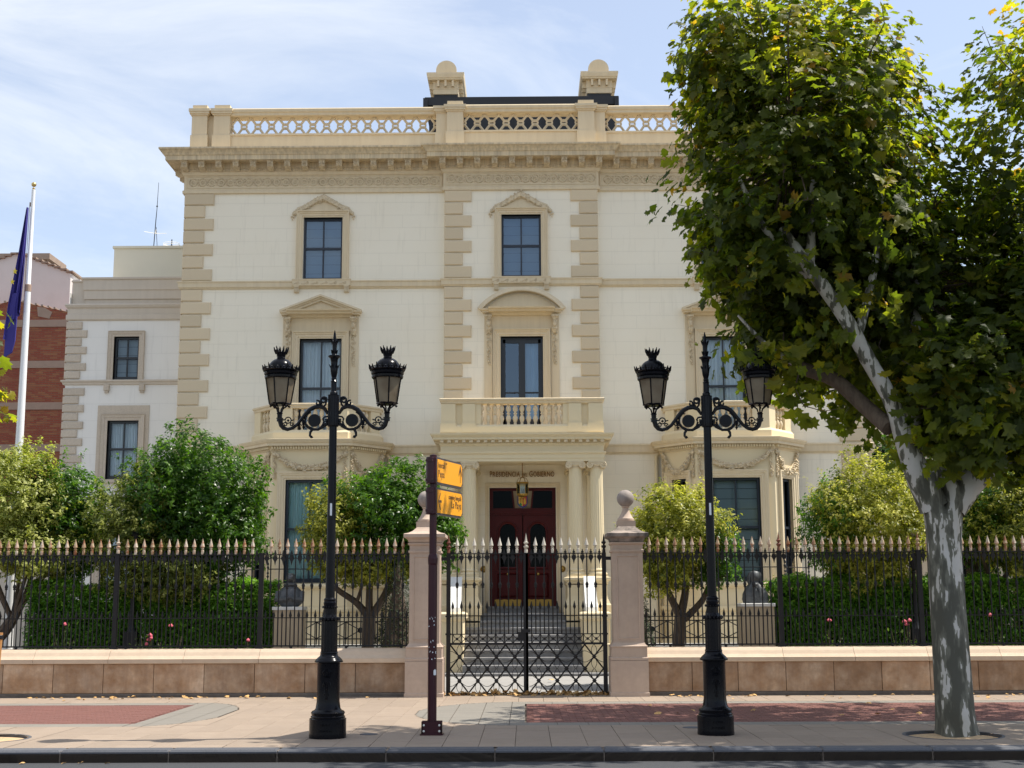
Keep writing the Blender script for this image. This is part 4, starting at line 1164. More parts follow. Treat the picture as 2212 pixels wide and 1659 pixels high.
# ---- canted bays
BF = [(-1.74, S), (-1.74, -.27), (-.97, -1.17), (.97, -1.17), (1.74, -.27), (1.74, S)]
def bay(sx):
    B = lambda name, mb, m='bay', **kw: mb.build(name, m, man, (sx * 5.3, 0, 0), **kw)
    b = MB()
    b.sweep(BF, [(.10, 0), (.10, .55), (.07, .62), (.02, .66), (0, .68), (0, .72), (-.02, .73), (-.02, 1.28), (.0, 1.30), (0, 1.36), (.05, 1.38), (.07, 1.44), (.07, 1.48), (0, 1.50), (0, 1.92), (.03, 1.95), (.10, 1.97), (.12, 2.02), (.10, 2.06), (-.2, 2.085)])
    base = B('bay_base', b)
    # three faces with a window in each
    def face(p, q, hw, gls, bk):
        p, q = Vector(p), Vector(q); L_ = (q - p).length; d = (q - p).normalized(); nrm = Vector((d.y, -d.x)); ang = math.atan2(d.y, d.x)
        f = MB(); wallmb(f, 0, L_, 2.08, 5.38, 0, [(L_ / 2 - hw, L_ / 2 + hw, 2.085, 4.63)], deep=.2)
        fo = f.build('bay_wall', 'bay', man, (sx * 5.3 + p.x, p.y, 0), (0, 0, ang))
        a = MB(); a.sweep([(hw, 0), (hw, 2.545), (-hw, 2.545), (-hw, 0)], [(0, -.1), (0, .015), (.035, .02), (.045, .04), (.10, .045), (.115, .065), (.15, .07), (.165, .085), (.20, .085), (.205, 0)], fn=FY(0))
        a.build('window_surround', 'trim', fo, (L_ / 2, 0, 2.085))
        # garland
        g = MB(); hw2 = L_ / 2 - .13
        n = 14; pts = [(L_ / 2 - hw2 + 2 * hw2 * i / n, -.03, 5.27 - (.36 if L_ > 1.5 else .46) * (1 - (2 * i / n - 1) ** 2) ** .8) for i in range(n + 1)]
        g.tube(pts, [.035 + .045 * math.sin(PI * i / n) for i in range(n + 1)], 6)
        flowers(g, pts, lambda t: .03 + .065 * math.sin(PI * t), int(190 * L_ / 1.94), int(sx * 3 + p.x * 10) + 90)
        g.build('garland', 'carve', fo)
        for xx in (.085, L_ - .085):
            k = MB(); k.ball((0, -.04, 0), .06, 7, (1.1, .7, 1)); rr = random.Random(int(xx * 100))
            for i in range(5): k.ball((.06 * math.cos(i * 1.256), -.05, .06 * math.sin(i * 1.256)), .028, 5)
            for i in range(34): k.ball((rr.uniform(-.035, .035), -.03 - .02 * rr.random(), -.06 - .55 * i / 34), rr.uniform(.018, .03), 5)
            k.ball((0, -.03, -.58), .045, 6, (.8, .7, 1.6)); k.build('garland_drop', 'carve', fo, (xx, 0, 5.28))
        wo_ = window(fo, L_ / 2, .12, 2.09, 4.625, hw - .005, 'sash', gls, bk, 'navy')
        return fo
    gb = 'teal' if sx < 0 else 'blind'
    face(BF[2], BF[3], .60, 'glass_bay', gb)
    face(BF[1], BF[2], .24, 'glass_dark', 'none')
    face(BF[3], BF[4], .24, 'glass_dark', 'none')
    c = MB(); c.sweep(BF, [(0, 5.34), (.02, 5.36), (.03, 5.385), (.03, 5.39), (.03, 5.462), (.075, 5.465), (.17, 5.47), (.17, 5.53), (.20, 5.55), (.235, 5.60), (.245, 5.63), (-.1, 5.68)])
    cn = B('bay_cornice', c, 'trim')
    dn = MB()
    for (p, q) in zip(BF[1:4], BF[2:5]):
        p, q = Vector(p), Vector(q); L_ = (q - p).length; d = (q - p).normalized(); nrm = Vector((d.y, -d.x)); n = int(L_ / .066)
        for i in range(n):
            o_ = p + d * (i + .5) * L_ / n + nrm * .029
            v = [o_ - d * .019, o_ + d * .019, o_ + d * .019 + nrm * .085, o_ - d * .019 + nrm * .085]
            dn.add([(a.x, a.y, 5.395) for a in v] + [(a.x, a.y, 5.455) for a in v], [(0, 1, 2, 3), (1, 5, 6, 2), (2, 6, 7, 3), (3, 7, 4, 0)])
    dn.build('dentil_course', 'bay', cn, kind='stuff')
    top = MB().prism(BF, lambda a, b_, h: (a * .99, b_ * .99, h), 5.5, 5.66)
    B('bay_roof', top)
    # balcony over the bay
    IN = [(a * .93, (y_ + .08 if y_ < 0 else y_)) for a, y_ in BF]
    pb = MB(); pb.sweep(IN, [(-.2, 5.86), (-.2, 5.66), (.06, 5.66), (.06, 5.82), (.03, 5.86), (0, 5.89), (-.2, 5.89)]); B('balcony_plinth', pb)
    pr = MB(); pr.sweep(IN, [(-.18, 6.44), (0, 6.44), (.02, 6.45), (.03, 6.50), (.06, 6.52), (.065, 6.555), (.045, 6.57), (-.22, 6.57), (-.22, 6.44), (-.18, 6.44)]); B('balcony_rail', pr, 'trim')
    for (p, q) in zip(IN[1:4], IN[2:5]):
        p, q = Vector(p), Vector(q); L_ = (q - p).length; d = (q - p).normalized(); nn = Vector((-d.y, d.x))
        e = .42 if L_ > 1.5 else .32
        for a0, a1 in ((0, e), (L_ - e, L_)):
            v = [p + d * a0, p + d * a1, p + d * a1 + nn * .18, p + d * a0 + nn * .18]
            pi_ = MB(); pi_.add([(a.x, a.y, 5.87) for a in v] + [(a.x, a.y, 6.45) for a in v], [(0, 1, 5, 4), (1, 2, 6, 5), (2, 3, 7, 6), (3, 0, 4, 7)]); B('balcony_pier', pi_)
        n = max(3, int((L_ - 2 * e) / .145))
        for i in range(n):
            o_ = p + d * (e + (L_ - 2 * e) * (i + .5) / n) + nn * .09
            ob('baluster', bbm, man, (sx * 5.3 + o_.x, o_.y, 5.88))
    dp = MB(); xx = -sx * 1.84
    dp.tube([(xx + sx * .05, .05, 5.36), (xx, .03, 5.3), (xx, .05, 5.2), (xx, .07, .1)], .045, 8)
    for z in (4.6, 3.6, 2.6): dp.lathe([(.055, z), (.055, z + .05)], 10, (xx, .07, 0))
    B('downpipe', dp, 'bay')
bbm = baluster_mesh(.56)
bay(-1); bay(1)
# iron guard rods in front of the bay windows
for sx in (-1, 1):
    for x0, x1, y, rz in ((-.95, .95, -1.36, 0),):
        g = MB(); g.tube([(x0, y, 2.42), (x1, y, 2.42)], .012, 6)
        for x in (x0, x1):
            g.lathe([(.012, 2.1), (.012, 2.2), (.035, 2.24), (.012, 2.28), (.03, 2.32), (.012, 2.36), (.014, 2.42), (.035, 2.46), (.012, 2.5), (.03, 2.54), (.001, 2.62)], 8, (x, y, 0))
        g.build('window_guard', 'iron', man, (sx * 5.3, 0, 0))
    for q in (-1, 1):
        a, b = Vector(BF[2 if q < 0 else 3]), Vector(BF[1 if q < 0 else 4]); a = a + Vector((q * .14, -.14)); b = b + Vector((q * .14, -.14))
        g = MB(); g.tube([(a.x, a.y, 2.42), (b.x, b.y, 2.42)], .012, 6)
        for v in (a, b): g.lathe([(.012, 2.1), (.035, 2.24), (.012, 2.28), (.03, 2.32), (.012, 2.36), (.035, 2.46), (.012, 2.5), (.03, 2.54), (.001, 2.62)], 8, (v.x, v.y, 0))
        g.build('window_guard', 'iron', man, (sx * 5.3, 0, 0))
# hanging lantern
ln = thing('porch_lantern', 'brass and glass lantern hanging on a chain in front of the red door', 'lantern', (XC, 32.95, 4.2))
c = MB()
for i in range(12): c.lathe([(.012, .46 + .05 * i), (.016, .48 + .05 * i), (.012, .50 + .05 * i)], 6, ry=.5)
c.build('chain', 'bronze', ln)
fr_ = MB(); fr_.lathe([(.145, .31), (.155, .33), (.145, .35), (.13, .35)], 20); fr_.lathe([(.11, 0), (.13, .02), (.145, .05), (.145, .06)], 20); fr_.lathe([(.03, -.05), (.04, -.02), (.11, .0)], 14)
for i in range(6):
    a = 2 * PI * i / 6
    fr_.tube([(.14 * math.cos(a), .14 * math.sin(a), .05), (.14 * math.cos(a), .14 * math.sin(a), .33)], .006, 4)
    fr_.tube([(.14 * math.cos(a), .14 * math.sin(a), .35), (.10 * math.cos(a), .10 * math.sin(a), .44), (.02 * math.cos(a), .02 * math.sin(a), .48)], .006, 4)
fr_.build('lantern_frame', 'brass', ln)
MB().lathe([(.135, .06), (.135, .32)], 20).build('lantern_glass', 'glass_bay', ln)
for dx, dy in ((-.04, 0), (.04, 0), (0, .04)):
    MB().lathe([(.014, .05), (.014, .18), (.018, .2), (.014, .24), (.001, .27)], 8, (dx, dy, 0)).build('candle_bulb', 'white', ln)

# ------------------------------------------------------------------ annex left of the mansion
ann = thing('annex_building', 'lower white annex with beige quoins, stepped parapet and three black windows left of the mansion', 'building', (-12.74, 36.0, 0))
AX = 3.9
a = MB()
wins = [(1.31, 2.01, 7.71, 8.94), (1.23, 2.09, 4.95, 6.58), (1.23, 2.09, 1.9, 3.7)]
wallmb(a, 0, AX, 0, 9.5, 0, wins, deep=.2)
a.box(0, .02, .01, 10, 0, 10.2)
a.build('wall', 'annexwall', ann)
p = MB(); p.sweep([(0, 6), (0, 0), (AX, 0)], [(-.2, 9.36), (.03, 9.40), (.06, 9.43), (.06, 9.56), (.03, 9.57), (.03, 9.74), (.07, 9.77), (.10, 9.83), (.08, 9.87), (-.05, 9.90), (-.2, 9.9)])
p.sweep([(.42, 6), (.42, .02), (AX, .02)], [(-.02, 9.88), (-.02, 10.0), (.02, 10.02), (.02, 10.26), (.05, 10.28), (.05, 10.56), (.09, 10.58), (.09, 10.63), (-.3, 10.64)])
p.sweep([(.03, 6), (.03, .12), (.5, .12)], [(0, 9.88), (0, 10.52), (.03, 10.54), (.03, 10.58), (-.3, 10.6)])
p.build('parapet', 'annextrim2', ann)
q1 = MB().bev(-.04, .55, -.05, .3, -.205, 0, .018).mesh('quoin_stone', 'annextrim'); q2 = MB().bev(-.04, .40, -.05, .3, -.205, 0, .018).mesh('quoin_stone', 'annextrim')
z, lg = 9.36, False
while z > .4:
    if not (7.5 < z < 7.80):
        ob('quoin_stone', q1 if lg else q2, ann, (0, 0, z)); lg = not lg
    z -= .2335
p = MB(); p.sweep([(-.02, 3), (-.02, 0), (AX, 0)], [(0, 7.57), (.04, 7.59), (.05, 7.64), (.09, 7.67), (.09, 7.71), (0, 7.73)]); p.build('string_course', 'annextrim2', ann)
p = MB(); p.sweep([(-.02, 3), (-.02, 0), (AX, 0)], [(0, 4.26), (.04, 4.28), (.05, 4.42), (.08, 4.46), (0, 4.48)]); p.build('low_string_course', 'annextrim2', ann)
for (x0, x1, z0, z1), wd, extra in zip(wins, (.155, .17, .17), (0, 1, 1)):
    g = MB(); g.sweep([(x1, z0), (x1, z1), (x0, z1), (x0, z0)], [(0, -.15), (0, .03), (wd * .4, .035), (wd * .5, .05), (wd * .85, .06), (wd, .08), (wd, 0)], fn=FY(0))
    if extra: g.box(x0 - .28, x0 - wd, -.03, 0, z0, z1 + .42); g.box(x1 + wd, x1 + .28, -.03, 0, z0, z1 + .42); g.box(x0 - wd, x1 + wd, -.03, 0, z1 + wd, z1 + .42)
    if extra: g.box(x0 - .36, x1 + .36, -.12, 0, z0 - .09, z0 - .001)
    for x in (x0 - .14, x1 + .14): g.box(x - .07, x + .07, -.10, 0, z0 - .30, z0 - .13); g.box(x - .05, x + .05, -.07, 0, z0 - .36, z0 - .30)
    so = g.build('window_surround', 'annextrim', ann)
    window(so, (x0 + x1) / 2, .14, z0 + .01, z1 - .005, (x1 - x0) / 2 - .005, 'sash', 'glass', 'blind' if z0 > 7 else 'curtain')
ph = MB(); ph.box(.55, AX + 3, 2, 8, 9.5, 12.02); ph.box(.51, AX + 3, 1.96, 8, 12.02, 12.09); ph.box(2.1, 3.6, 1.97, 2, 10.9, 10.94); ph.build('stair_house', 'annexcream', ann)
MB().box(.3, AX + 3, .3, 9.9, 9.5, 9.62).build('roof', 'roof', ann)
# antennas
an = thing('mast_antenna', 'tall thin whip antenna with four radials on the annex roof house', 'antenna', (-11.2, 38.6, 12.05))
c = MB(); c.tube([(0, 0, 0), (.04, 0, 1.0), (.06, 0, 1.35), (.08, 0, 2.2)], [.014, .013, .010, .006], 6); c.tube([(.1, .1, 0), (.06, 0, .8)], .008, 4); c.ball((.06, 0, 1.45), .03, 6); c.build('mast', 'iron', an)
c = MB()
for aa in (0, 90, 180, 270): c.tube([(.04, 0, .60), (.04 + .33 * math.cos(R(aa + 20)), .33 * math.sin(R(aa + 20)), .63)], .008, 4)
c.ball((.04, 0, .62), .03, 6); c.build('radial_rods', 'white', an)
an = thing('ring_antenna', 'small antenna with a clear halo ring on the annex roof house', 'antenna', (-10.65, 38.6, 12.05))
MB().lathe([(.018, 0), (.016, .4), (.001, .42)], 6).lathe([(.035, .16), (.035, .22)], 6).build('mast', 'iron', an)
c = MB()
for z in (.22, .27): c.tube([(.24 * math.cos(2 * PI * i / 24), .24 * math.sin(2 * PI * i / 24), z) for i in range(25)], .008, 4, False)
c.tube([(-.24, 0, .22), (.24, 0, .22)], .006, 4); c.build('ring', 'white', an)

# ------------------------------------------------------------------ far brick gable, pale gable behind it
bk = thing('brick_building', 'bare red brick party wall with concrete bands behind the flagpole', 'building', (-19.84, 50, 0))
GBL = [(-7, 0), (2.16, 0), (2.16, 12.78), (0.9, 13.05), (0, 13.28), (-3.5, 12.35), (-7, 11.4)]
MB().prism(GBL, lambda x, z_, h: (x, h, z_), 0, 8).build('wall', 'farbrick', bk)
for z in (12.34, 10.72, 9.10, 7.48, 5.86, 4.24):
    MB().box(-7, 2.17, -.03, .0, z - .14, z + .14).build('concrete_band', 'concrete', bk)
MB().box(1.0 - 2.0, 1.3 - 2.0, -.024, 0, 2, 12.2).box(-4.6, -4.3, -.024, 0, 2, 11.8).build('concrete_post', 'concrete', bk)
MB().prism([(.95, 12.62), (1.4, 12.52), (1.5, 12.78), (1.2, 12.96), (.9, 13.0)], lambda x, z_, h: (x, h, z_), -.02, .0).build('mortar_patch', 'concrete', bk)
tl = MB()
for (xa, za), (xb, zb) in (((2.2, 12.79), (0, 13.29)), ((0, 13.29), (-7, 11.41))):
    n = int(math.hypot(xa - xb, za - zb) / .24)
    for i in range(n):
        x = xa + (xb - xa) * (i + .5) / n; z = za + (zb - za) * (i + .5) / n
        tl.tube([(x, -.06, z + rnd.uniform(-.02, .02)), (x, 1.0, z + .02)], rnd.uniform(.035, .05), 6)
tl.build('ridge_tiles', 'tile', bk)
wh = thing('pale_gable_house', 'tall pale grey gabled house wall rising behind the brick wall', 'building', (-19.8, 54, 0))
WG = [(-8, 0), (2.0 - 1.2 + .0, 0), (.72, 15.35), (-1.8, 16.25), (-8, 13.9)]
WG = [(-8, 0), (.68, 0), (.68, 15.35), (-1.6, 16.22), (-8, 14.0)]
MB().prism(WG, lambda x, z_, h: (x, h, z_), 0, 9).build('wall', 'whitegable', wh)
tl = MB()
for (xa, za), (xb, zb) in (((.78, 15.36), (-1.6, 16.26)), ((-1.6, 16.26), (-8, 14.04))):
    n = int(math.hypot(xa - xb, za - zb) / .28)
    for i in range(n):
        x = xa + (xb - xa) * (i + .5) / n; z = za + (zb - za) * (i + .5) / n
        tl.box(x - .15, x + .15, -.10, 1.5, z - .03, z + .035)
tl.build('verge_tiles', 'tile', wh)
MB().box(.68, 1.0, .3, 8, 14.9, 15.15).box(.72, .9, 2.5, 2.7, 2, 15).build('eaves_gutter', 'whitestone', wh)
MB().box(.72, 1.0, 1.5, 8, 0, 14.8).build('side_wall', 'whitestone', wh)
lw = MB().box(-24, -12.8, 38, 38.3, -.1, 2.5).box(-24, -12.8, 37.95, 38.35, 2.5, 2.6).build('boundary_wall', 'annextrim2'); tag(lw, 'low pale boundary wall left of the annex, behind the flagpole foot', 'wall')
cb_ = MB().box(-28.0, -24.6, 66, 68, 12.0, 19.1).build('roof_hut', 'tile', None); tag(cb_, 'brown roof hut with tiled top at the left edge above the brick wall', 'building')
MB().box(-28.2, -24.4, 65.7, 68.2, 19.1, 19.4).build('hut_roof', 'tile', cb_)
# building right of the mansion, mostly behind the plane tree
rb = thing('side_building', 'plain beige grey building with dark windows right of the mansion behind the trees', 'building', (9.6, 40, 0))
b = MB(); wallmb(b, 0, 12, 0, 7.5, 0, [(.35, 1.5, 4.9, 6.2), (3.2, 4.4, 4.7, 6.0), (6.2, 7.4, 4.7, 6.0), (3.2, 4.4, 1.4, 3.0)], deep=.3)
b.box(0, .02, .3, 9, 0, 7.5); b.box(-.05, 12, -.05, 9, 7.5, 7.7); b.build('wall', 'annextrim2', rb)
for x0, x1, z0, z1 in [(.35, 1.5, 4.9, 6.2), (3.2, 4.4, 4.7, 6.0), (6.2, 7.4, 4.7, 6.0), (3.2, 4.4, 1.4, 3.0)]:
    window(rb, (x0 + x1) / 2, .15, z0, z1, (x1 - x0) / 2, 'sash', 'glass_dark', 'none')

# ------------------------------------------------------------------ garden wall
WY = 23.35
def garden_wall(lbl, xa, xb, joints, cjoints):
    t = thing('garden_wall', lbl, 'wall', ((xa + xb) / 2, WY, 0)); ox = (xa + xb) / 2
    MB().box(xa - ox, xb - ox, .04, .5, 0, .62).build('wall_core', 'plinth', t)
    MB().sweep([(xa - ox, 0), (xb - ox, 0)], [(-.1, -.02), (.03, -.02), (.03, .045), (.012, .065), (-.1, .07)]).build('plinth', 'plinth', t)
    for a, b in zip(joints, joints[1:]):
        MB().bev(a - ox + .004, b - ox - .004, -rnd.uniform(0, .004), .1, .068, .565, .007).build('sandstone_block', 'sand1', t)
    for a, b in zip(cjoints, cjoints[1:]):
        c = MB(); c.sweep([(a - ox + .003, 0), (b - ox - .003, 0)], [(-.05, .566), (.03, .568), (.05, .578), (.052, .648), (.03, .655), (-.02, .70), (-.06, .76), (-.10, .80), (-.20, .812), (-.42, .81), (-.5, .76), (-.55, .64), (-.55, .568), (-.05, .566)])
        c.build('coping_stone', 'coping', t)
    return t
JL = [-2.09 - .875 * i for i in range(12)][::-1]; CJL = [-2.07, -3.33, -4.642, -5.953, -7.256, -8.565, -9.87, -11.2, -12.5][::-1]
JL = [-11.6] + [j for j in JL if j > -11.5]; CJL = [c for c in CJL if c > -12.6]
garden_wall('stained sandstone garden wall with pale coping, left of the gate', -12, -2.09, JL, CJL)
JR = [2.10, 2.856, 3.646, 4.472, 5.296, 6.12, 6.95, 7.78, 8.61, 9.44, 10.27, 11.1, 11.9]; CJR = [2.08, 3.25, 4.437, 5.668, 6.93, 8.18, 9.43, 10.7, 11.9]
garden_wall('stained sandstone garden wall with pale coping, right of the gate', 2.10, 12, JR, CJR)

# ------------------------------------------------------------------ iron fence
FI = 23.65
def spear_mesh(m, k=1.):
    return MB().lathe([(.013, 0), (.024, .005), (.027, .075), (.012, .085), (.012, .092), (.026, .098), (.026, .108), (.012, .114), (.018, .12), (.038, .137), (.034, .16), (.001, .285)], 8).mesh('spear_tip', m, True)
spears = [spear_mesh('spear'), spear_mesh('spear_r')]; spear_white = spear_mesh('spear_w')
bar_m = MB().lathe([(.012, 0), (.012, .98), (.019, .985), (.026, 1.0), (.019, 1.015), (.026, 1.02), (.03, 1.04), (.026, 1.06), (.018, 1.075), (.0115, 1.09), (.0115, 1.60)], 8).mesh('fence_bar', 'fence', True)
sbar = MB(); sbar.lathe([(.010, 0), (.010, .53)], 6); sbar.lathe([(.012, .51), (.016, .52), (.026, .545), (.022, .57), (.001, .655)], 6)
sbar_m = sbar.mesh('short_bar', 'fence', True)
fl_ = MB()
def fleur(mb):
    mb.prism([(0, -.19), (.016, -.12), (.042, -.075), (.026, -.04), (0, .0), (-.026, -.04), (-.042, -.075), (-.016, -.12)], lambda a, b, h: (a, h, b), -.010, .010)
    mb.prism([(0, .085), (.012, .06), (.010, .045), (.026, .03), (.026, .018), (.008, .012), (.008, 0), (-.008, 0), (-.008, .012), (-.026, .018), (-.026, .03), (-.010, .045), (-.012, .06)], lambda a, b, h: (a, h, b), -.010, .010)
    for s in (-1, 1):
        mb.tube(xz([(0, -.005), (s * .022, -.01), (s * .03, -.03), (s * .035, -.055), (s * .052, -.07), (s * .066, -.06), (s * .062, -.045)]), .006, 4)
        mb.tube(xz([(s * .066, -.06), (s * .075, -.07)]), .006, 4)
fleur(fl_); fleur_m = fl_.mesh('fleur_ornament', 'fence')
def post(parent, x, z0, z1, w_, fin=None, m='fence'):
    p = MB(); p.box(x - w_, x + w_, -w_, w_, z0, z1); p.box(x - w_ - .02, x + w_ + .02, -w_ - .02, w_ + .02, z0, z0 + .07)
    p.box(x - w_ - .01, x + w_ + .01, -w_ - .01, w_ + .01, z0 + .52, z0 + .545); p.box(x - w_ - .008, x + w_ + .008, -w_ - .008, w_ + .008, z1, z1 + .02)
    po = p.build('fence_post', m, parent)
    if fin:
        MB().lathe([(.03, 0), (.03, .05), (.022, .07), (.04, .10), (.043, .12), (.02, .135), (.02, .15), (.038, .17), (.04, .19), (.024, .20), (.020, .22), (.001, .34)], 8, (x, 0, z1 + .02)).build('post_finial', fin, po, smooth=True)
    return po
def fence(lbl, posts, xend, fins, gap0):
    t = thing('iron_fence', lbl, 'fence', (0, FI, 0))
    x0, x1 = sorted((posts[-1], xend))
    for z, h, w_ in ((.855, .012, .02), (1.342, .008, .018), (2.448, .008, .02)): MB().box(x0, x1, -w_, w_, z - h, z + h).build('fence_rail', 'fence', t)
    for x in np.arange(x0 + .5, x1, .97): MB().lathe([(.012, .80), (.012, .845)], 6, (x, -.02, 0)).ball((x, -.03, .83), .03, 7).build('ball_foot', 'fence', t)
    for i, p in enumerate(posts):
        if i or True: post(t, p, .80, 2.46, .04, fins[i])
    pts = sorted(posts + [xend])
    for a, b in zip(pts, pts[1:]):
        g = .165; n = int(round((b - a - 2 * g) / .1507)); 
        if n < 1: continue
        d = (b - a - 2 * g) / n
        for i in range(n + 1):
            x = a + g + i * d
            if abs(x) > 11.6: continue
            ob('fence_bar', bar_m, t, (x, 0, .86), (rnd.uniform(-.004, .004), rnd.uniform(-.004, .004), 0))
            ob('spear_tip', spears[1 if rnd.random() < .45 else 0], t, (x, 0, 2.455), (0, 0, rnd.random() * 6))
            if i < n or True:
                xs = x + d / 2
                if xs < b - .06:
                    ob('short_bar', sbar_m, t, (xs, 0, .83)); ob('fleur_ornament', fleur_m, t, (xs, 0, 2.448))
        ob('short_bar', sbar_m, t, (a + g - d / 2, 0, .83)); ob('fleur_ornament', fleur_m, t, (a + g - d / 2, 0, 2.448))
    return t
fence('black iron railing with rusty gilt spearheads on the wall left of the gate', [-2.13, -4.70, -7.27, -9.85, -12.4][1:], -2.02, [None, 'spear', None, 'spear'], .16)
fence('black iron railing with rusty gilt spearheads on the wall right of the gate', [4.48, 6.94, 9.42, 11.9], 2.02, ['rustpost', 'spear_r', 'spear', None], .16)

# ------------------------------------------------------------------ gate pillars
def sq(x0, x1, y0, y1): return [(x0, y1), (x0, y0), (x1, y0), (x1, y1)]
def pillar(lbl, x, dirty):
    t = thing('gate_pillar', lbl, 'gate pillar', (x, 23.45, 0), 'stone pillars of the gateway')
    b = MB(); b.sweep(sq(-.315, .315, -.33, .33), [(0, 0), (.02, 0), (.02, .06), (.008, .07), (.008, .60), (0, .605)], closed=True); b.build('pillar_foot', 'pillar', t)
    b = MB(); b.sweep(sq(-.305, .305, -.32, .32), [(0, .606), (.018, .61), (.018, .645), (0, .66), (0, .82), (.012, .83), (.012, .845), (-.01, .86), (-.04, .90), (-.045, .935)], closed=True); b.build('pillar_base', 'pillar', t)
    b = MB(); b.sweep(sq(-.262, .262, -.28, .28), [(0, .93), (0, 2.45), (.02, 2.455), (.02, 2.49), (0, 2.50), (0, 2.575), (.012, 2.58), (.03, 2.60), (.03, 2.62), (-.02, 2.63)], closed=True)
    for y0, s in ((-.28, 1),):
        b.sweep([(.175, .985), (.175, 2.37), (-.175, 2.37), (-.175, .985)], [(0, -.004), (.004, .010), (.014, .012), (.02, .0)], fn=FY(-.28), closed=True)
    b.build('pillar_shaft', 'pillar', t)
    b = MB(); b.sweep(sq(-.262, .262, -.28, .28), [(.0, 2.62), (.02, 2.64), (.035, 2.68), (.06, 2.70), (.095, 2.715), (.10, 2.72), (.10, 2.775), (.085, 2.785), (.02, 2.80), (-.04, 2.83), (-.09, 2.875), (-.115, 2.905), (-.262, 2.91)], closed=True)
    b.build('pillar_cap', 'pillarcap' if dirty else 'pillar', t)
    b = MB(); b.box(-.16, .16, -.16, .16, 2.905, 3.0); b.lathe([(.145, 3.0), (.15, 3.02), (.145, 3.045), (.125, 3.06), (.085, 3.13), (.06, 3.20), (.055, 3.235), (.07, 3.245), (.07, 3.262), (.055, 3.27)], 24)
    fo = b.build('finial_base', 'pillar', t, smooth=True)
    n = 16; pr = [(max(.001, .152 * math.cos(R(-75 + 165 * i / n))), 3.40 + .152 * math.sin(R(-75 + 165 * i / n))) for i in range(n + 1)]
    MB().lathe(pr, 24).build('stone_ball', 'ballstone', fo, smooth=True)
pillar('pinkish stone gate pillar with ball finial, behind the amber signpost', -1.765, False)
pillar('pinkish stone gate pillar with ball finial and blackened cap, right of the gate', 1.765, True)

